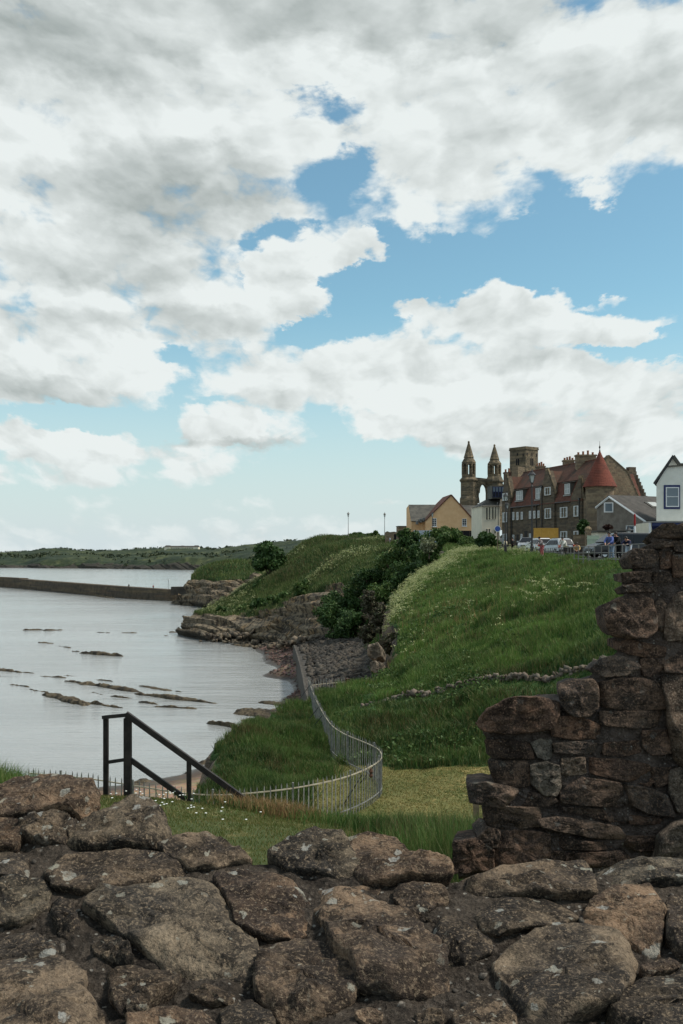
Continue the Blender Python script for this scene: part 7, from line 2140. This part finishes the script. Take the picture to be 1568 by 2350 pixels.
def person(label, loc, rz, pose, top, legs, h=1.75, hairm='hair', group=None, cap=None, shoes='black'):
    t = thing('person', label, 'person', loc, rz, group)
    sc = h / 1.75
    if pose == 'lean':
        J = dict(pel=(0, -.05, .95), ch=(0, .17, 1.30), nk=(0, .26, 1.47), hd0=(0, .30, 1.55), sh=(.18, .22, 1.40), el=(.25, .40, 1.16), wr=(.13, .58, 1.03), hip=(.09, -.04, .90), kn=(.10, .02, .50), an=(.11, -.06, .10), to=(.12, .10, .045))
        hd = (0, .33, 1.64)
    elif pose == 'bend':
        J = dict(pel=(0, -.25, .92), ch=(0, .20, 1.16), nk=(0, .36, 1.28), hd0=(0, .43, 1.30), sh=(.18, .26, 1.20), el=(.27, .46, 1.02), wr=(.12, .62, .98), hip=(.09, -.22, .88), kn=(.11, -.05, .50), an=(.11, -.15, .10), to=(.12, .02, .045))
        hd = (0, .50, 1.34)
    elif pose == 'sit':
        J = dict(pel=(0, -.05, .56), ch=(0, .16, .92), nk=(0, .27, 1.07), hd0=(0, .32, 1.13), sh=(.18, .20, 1.0), el=(.24, .38, .76), wr=(.09, .52, .68), hip=(.09, 0, .54), kn=(.13, .42, .52), an=(.12, .40, .10), to=(.13, .56, .045))
        hd = (0, .37, 1.21)
    else:
        J = dict(pel=(0, 0, .96), ch=(0, .01, 1.32), nk=(0, .01, 1.49), hd0=(0, .02, 1.57), sh=(.19, .01, 1.42), el=(.25, -.01, 1.13), wr=(.25, .09, .88), hip=(.09, 0, .91), kn=(.10, .06, .50), an=(.10, -.05, .10), to=(.11, .10, .045))
        hd = (0, .03, 1.66)
    R_ = dict(pel=.135, ch=.145, nk=.055, hd0=.065, sh=.075, el=.048, wr=.032, hip=.095, kn=.062, an=.042, to=.036)
    full, E = {}, []
    for k in ('pel', 'ch', 'nk', 'hd0'): full[k] = (*J[k], R_[k])
    full['hd1'] = (hd[0], hd[1] - .01, hd[2] - .04, .085); full['hd2'] = (hd[0], hd[1], hd[2] + .03, .095); full['hd3'] = (hd[0], hd[1] - .01, hd[2] + .09, .07)
    full['nose'] = (hd[0], hd[1] + .105, hd[2] - .005, .016)
    E += [('pel', 'ch'), ('ch', 'nk'), ('nk', 'hd0'), ('hd0', 'hd1'), ('hd1', 'hd2'), ('hd2', 'hd3'), ('hd1', 'nose')]
    for s_, n_ in ((1, 'R'), (-1, 'L')):
        for k in ('sh', 'el', 'wr', 'hip', 'kn', 'an', 'to'): full[k + n_] = (J[k][0] * s_, J[k][1], J[k][2], R_[k])
        E += [('ch', 'sh' + n_), ('sh' + n_, 'el' + n_), ('el' + n_, 'wr' + n_), ('pel', 'hip' + n_), ('hip' + n_, 'kn' + n_), ('kn' + n_, 'an' + n_), ('an' + n_, 'to' + n_)]
        e, w = np.array(J['el']), np.array(J['wr']); d = (w - e) / np.linalg.norm(w - e); e = e * [s_, 1, 1]; w = w * [s_, 1, 1]; d = d * [s_, 1, 1]
        pm = w + d * .06; full['palm' + n_] = (*pm, .03); E.append(('wr' + n_, 'palm' + n_))
        side = np.cross(d, (0, 0, 1)); side /= np.linalg.norm(side)
        for q, (off, ln) in enumerate(((-.027, .07), (-.009, .08), (.009, .075), (.026, .06))):
            a = pm + d * .05 + side * off; c = a + d * ln * .6 + np.array((0, 0, -.03))
            full['f%d%s' % (q, n_)] = (*a, .010); full['g%d%s' % (q, n_)] = (*c, .008)
            E += [('palm' + n_, 'f%d%s' % (q, n_)), ('f%d%s' % (q, n_), 'g%d%s' % (q, n_))]
        a = pm + side * (.045 * -s_) + d * .02; full['th' + n_] = (*a, .010); E.append(('palm' + n_, 'th' + n_))
    skin_mesh('body', full, E, M['skin'], t, 'pel', 1, sc)
    up_ = {'pel': (*J['pel'], .165), 'ch': (*J['ch'], .18), 'cl': (J['nk'][0], J['nk'][1] - .01, J['nk'][2] - .05, .085)}; Eu = [('pel', 'ch'), ('ch', 'cl')]
    lo_ = {'pel': (J['pel'][0], J['pel'][1], J['pel'][2] - .01, .155)}; El = []
    for s_, n_ in ((1, 'R'), (-1, 'L')):
        up_['sh' + n_] = (J['sh'][0] * s_, J['sh'][1], J['sh'][2], .095); up_['el' + n_] = (J['el'][0] * s_, J['el'][1], J['el'][2], .068)
        w = np.array(J['wr']) * .85 + np.array(J['el']) * .15; up_['wr' + n_] = (w[0] * s_, w[1], w[2], .05)
        Eu += [('ch', 'sh' + n_), ('sh' + n_, 'el' + n_), ('el' + n_, 'wr' + n_)]
        lo_['hip' + n_] = (J['hip'][0] * s_, J['hip'][1], J['hip'][2], .115); lo_['kn' + n_] = (J['kn'][0] * s_, J['kn'][1], J['kn'][2], .085); lo_['an' + n_] = (J['an'][0] * s_, J['an'][1], J['an'][2] + .02, .066)
        El += [('pel', 'hip' + n_), ('hip' + n_, 'kn' + n_), ('kn' + n_, 'an' + n_)]
        m = MB(); a, b = J['an'], J['to']; m.tube([(a[0] * s_ * sc, (a[1] - .06) * sc, .05 * sc), (a[0] * s_ * sc, a[1] * sc, .06 * sc), (b[0] * s_ * sc, (b[1] + .04) * sc, .04 * sc)], [.045 * sc, .055 * sc, .035 * sc], 8)
        m.build('shoe', M[shoes], t, True)
    skin_mesh('jacket', up_, Eu, M[top], t, 'pel', 1, sc); skin_mesh('trousers', lo_, El, M[legs], t, 'pel', 1, sc)
    m = MB(); hr = []
    for k in range(7):
        a = -pi * .12 + (pi * .62) * k / 6; hr.append((max(.004, .118 * cos(a)), .118 * sin(a)))
    m.lathe([(r_ * sc, z_ * sc) for r_, z_ in hr], 14, (hd[0] * sc, (hd[1] - .022) * sc, (hd[2] + .025) * sc))
    m.build('hair' if not cap else 'cap', M[cap or hairm], t, True)
    return t
RZ0 = 17.70
sea_rz = radians(118)
person('person in a blue jacket and jeans leaning on the railing beside the van', (17.15, 63.3, RZ0), radians(140), 'lean', 'cloth_blue', 'cloth_jeans', 1.80)
person('person dressed all in black standing close beside the one in blue', (17.68, 63.5, RZ0), radians(128), 'lean', 'cloth_black', 'cloth_black', 1.80)
person('person in navy top bending over the railing right of the couple', (18.0, 62.6, RZ0), radians(150), 'bend', 'cloth_navy', 'cloth_pale', 1.78)
person('person in a white coat leaning on the railing behind the silver car', (18.55, 82.5, 17.8), radians(118), 'lean', 'cloth_white', 'cloth_cream', 1.74)
person('seated person in a tan jacket with dark hair on a bench', (19.05, 80.4, 17.75), radians(160), 'sit', 'cloth_tan', 'cloth_black', 1.72)
person('person in a grey top and dark cap beside the tall lamp post', (18.6, 92.5, 17.95), radians(125), 'lean', 'cloth_grey', 'cloth_pink', 1.78, cap='cloth_black')
person('person dressed in black standing among the flowers by the far lamp posts', (19.6, 114, 18.3), radians(60), 'stand', 'cloth_black', 'cloth_black', 1.75)
person('person in a pale tan coat beside the one in black by the far lamp posts', (19.1, 116, 18.3), radians(30), 'stand', 'cloth_cream', 'cloth_black', 1.6)
person('tiny figure in a white top on the headland path by the skyline', tuple(P(832, 1249, 240)), radians(200), 'stand', 'cloth_white', 'cloth_navy', 1.78)
person('tiny figure in pale grey walking on the headland path near the hut', tuple(P(895, 1250, 220)), radians(100), 'stand', 'cloth_pale', 'cloth_grey', 1.75)
person('tiny dark figure sitting up on top of the harbour pier', tuple(P(296, 1349.5, 418)), radians(180), 'stand', 'cloth_black', 'cloth_black', 1.75)
person('tiny figure in red standing on the harbour pier near the beacon', tuple(P(352, 1352, 402)), radians(180), 'stand', 'cloth_red', 'cloth_black', 1.7)
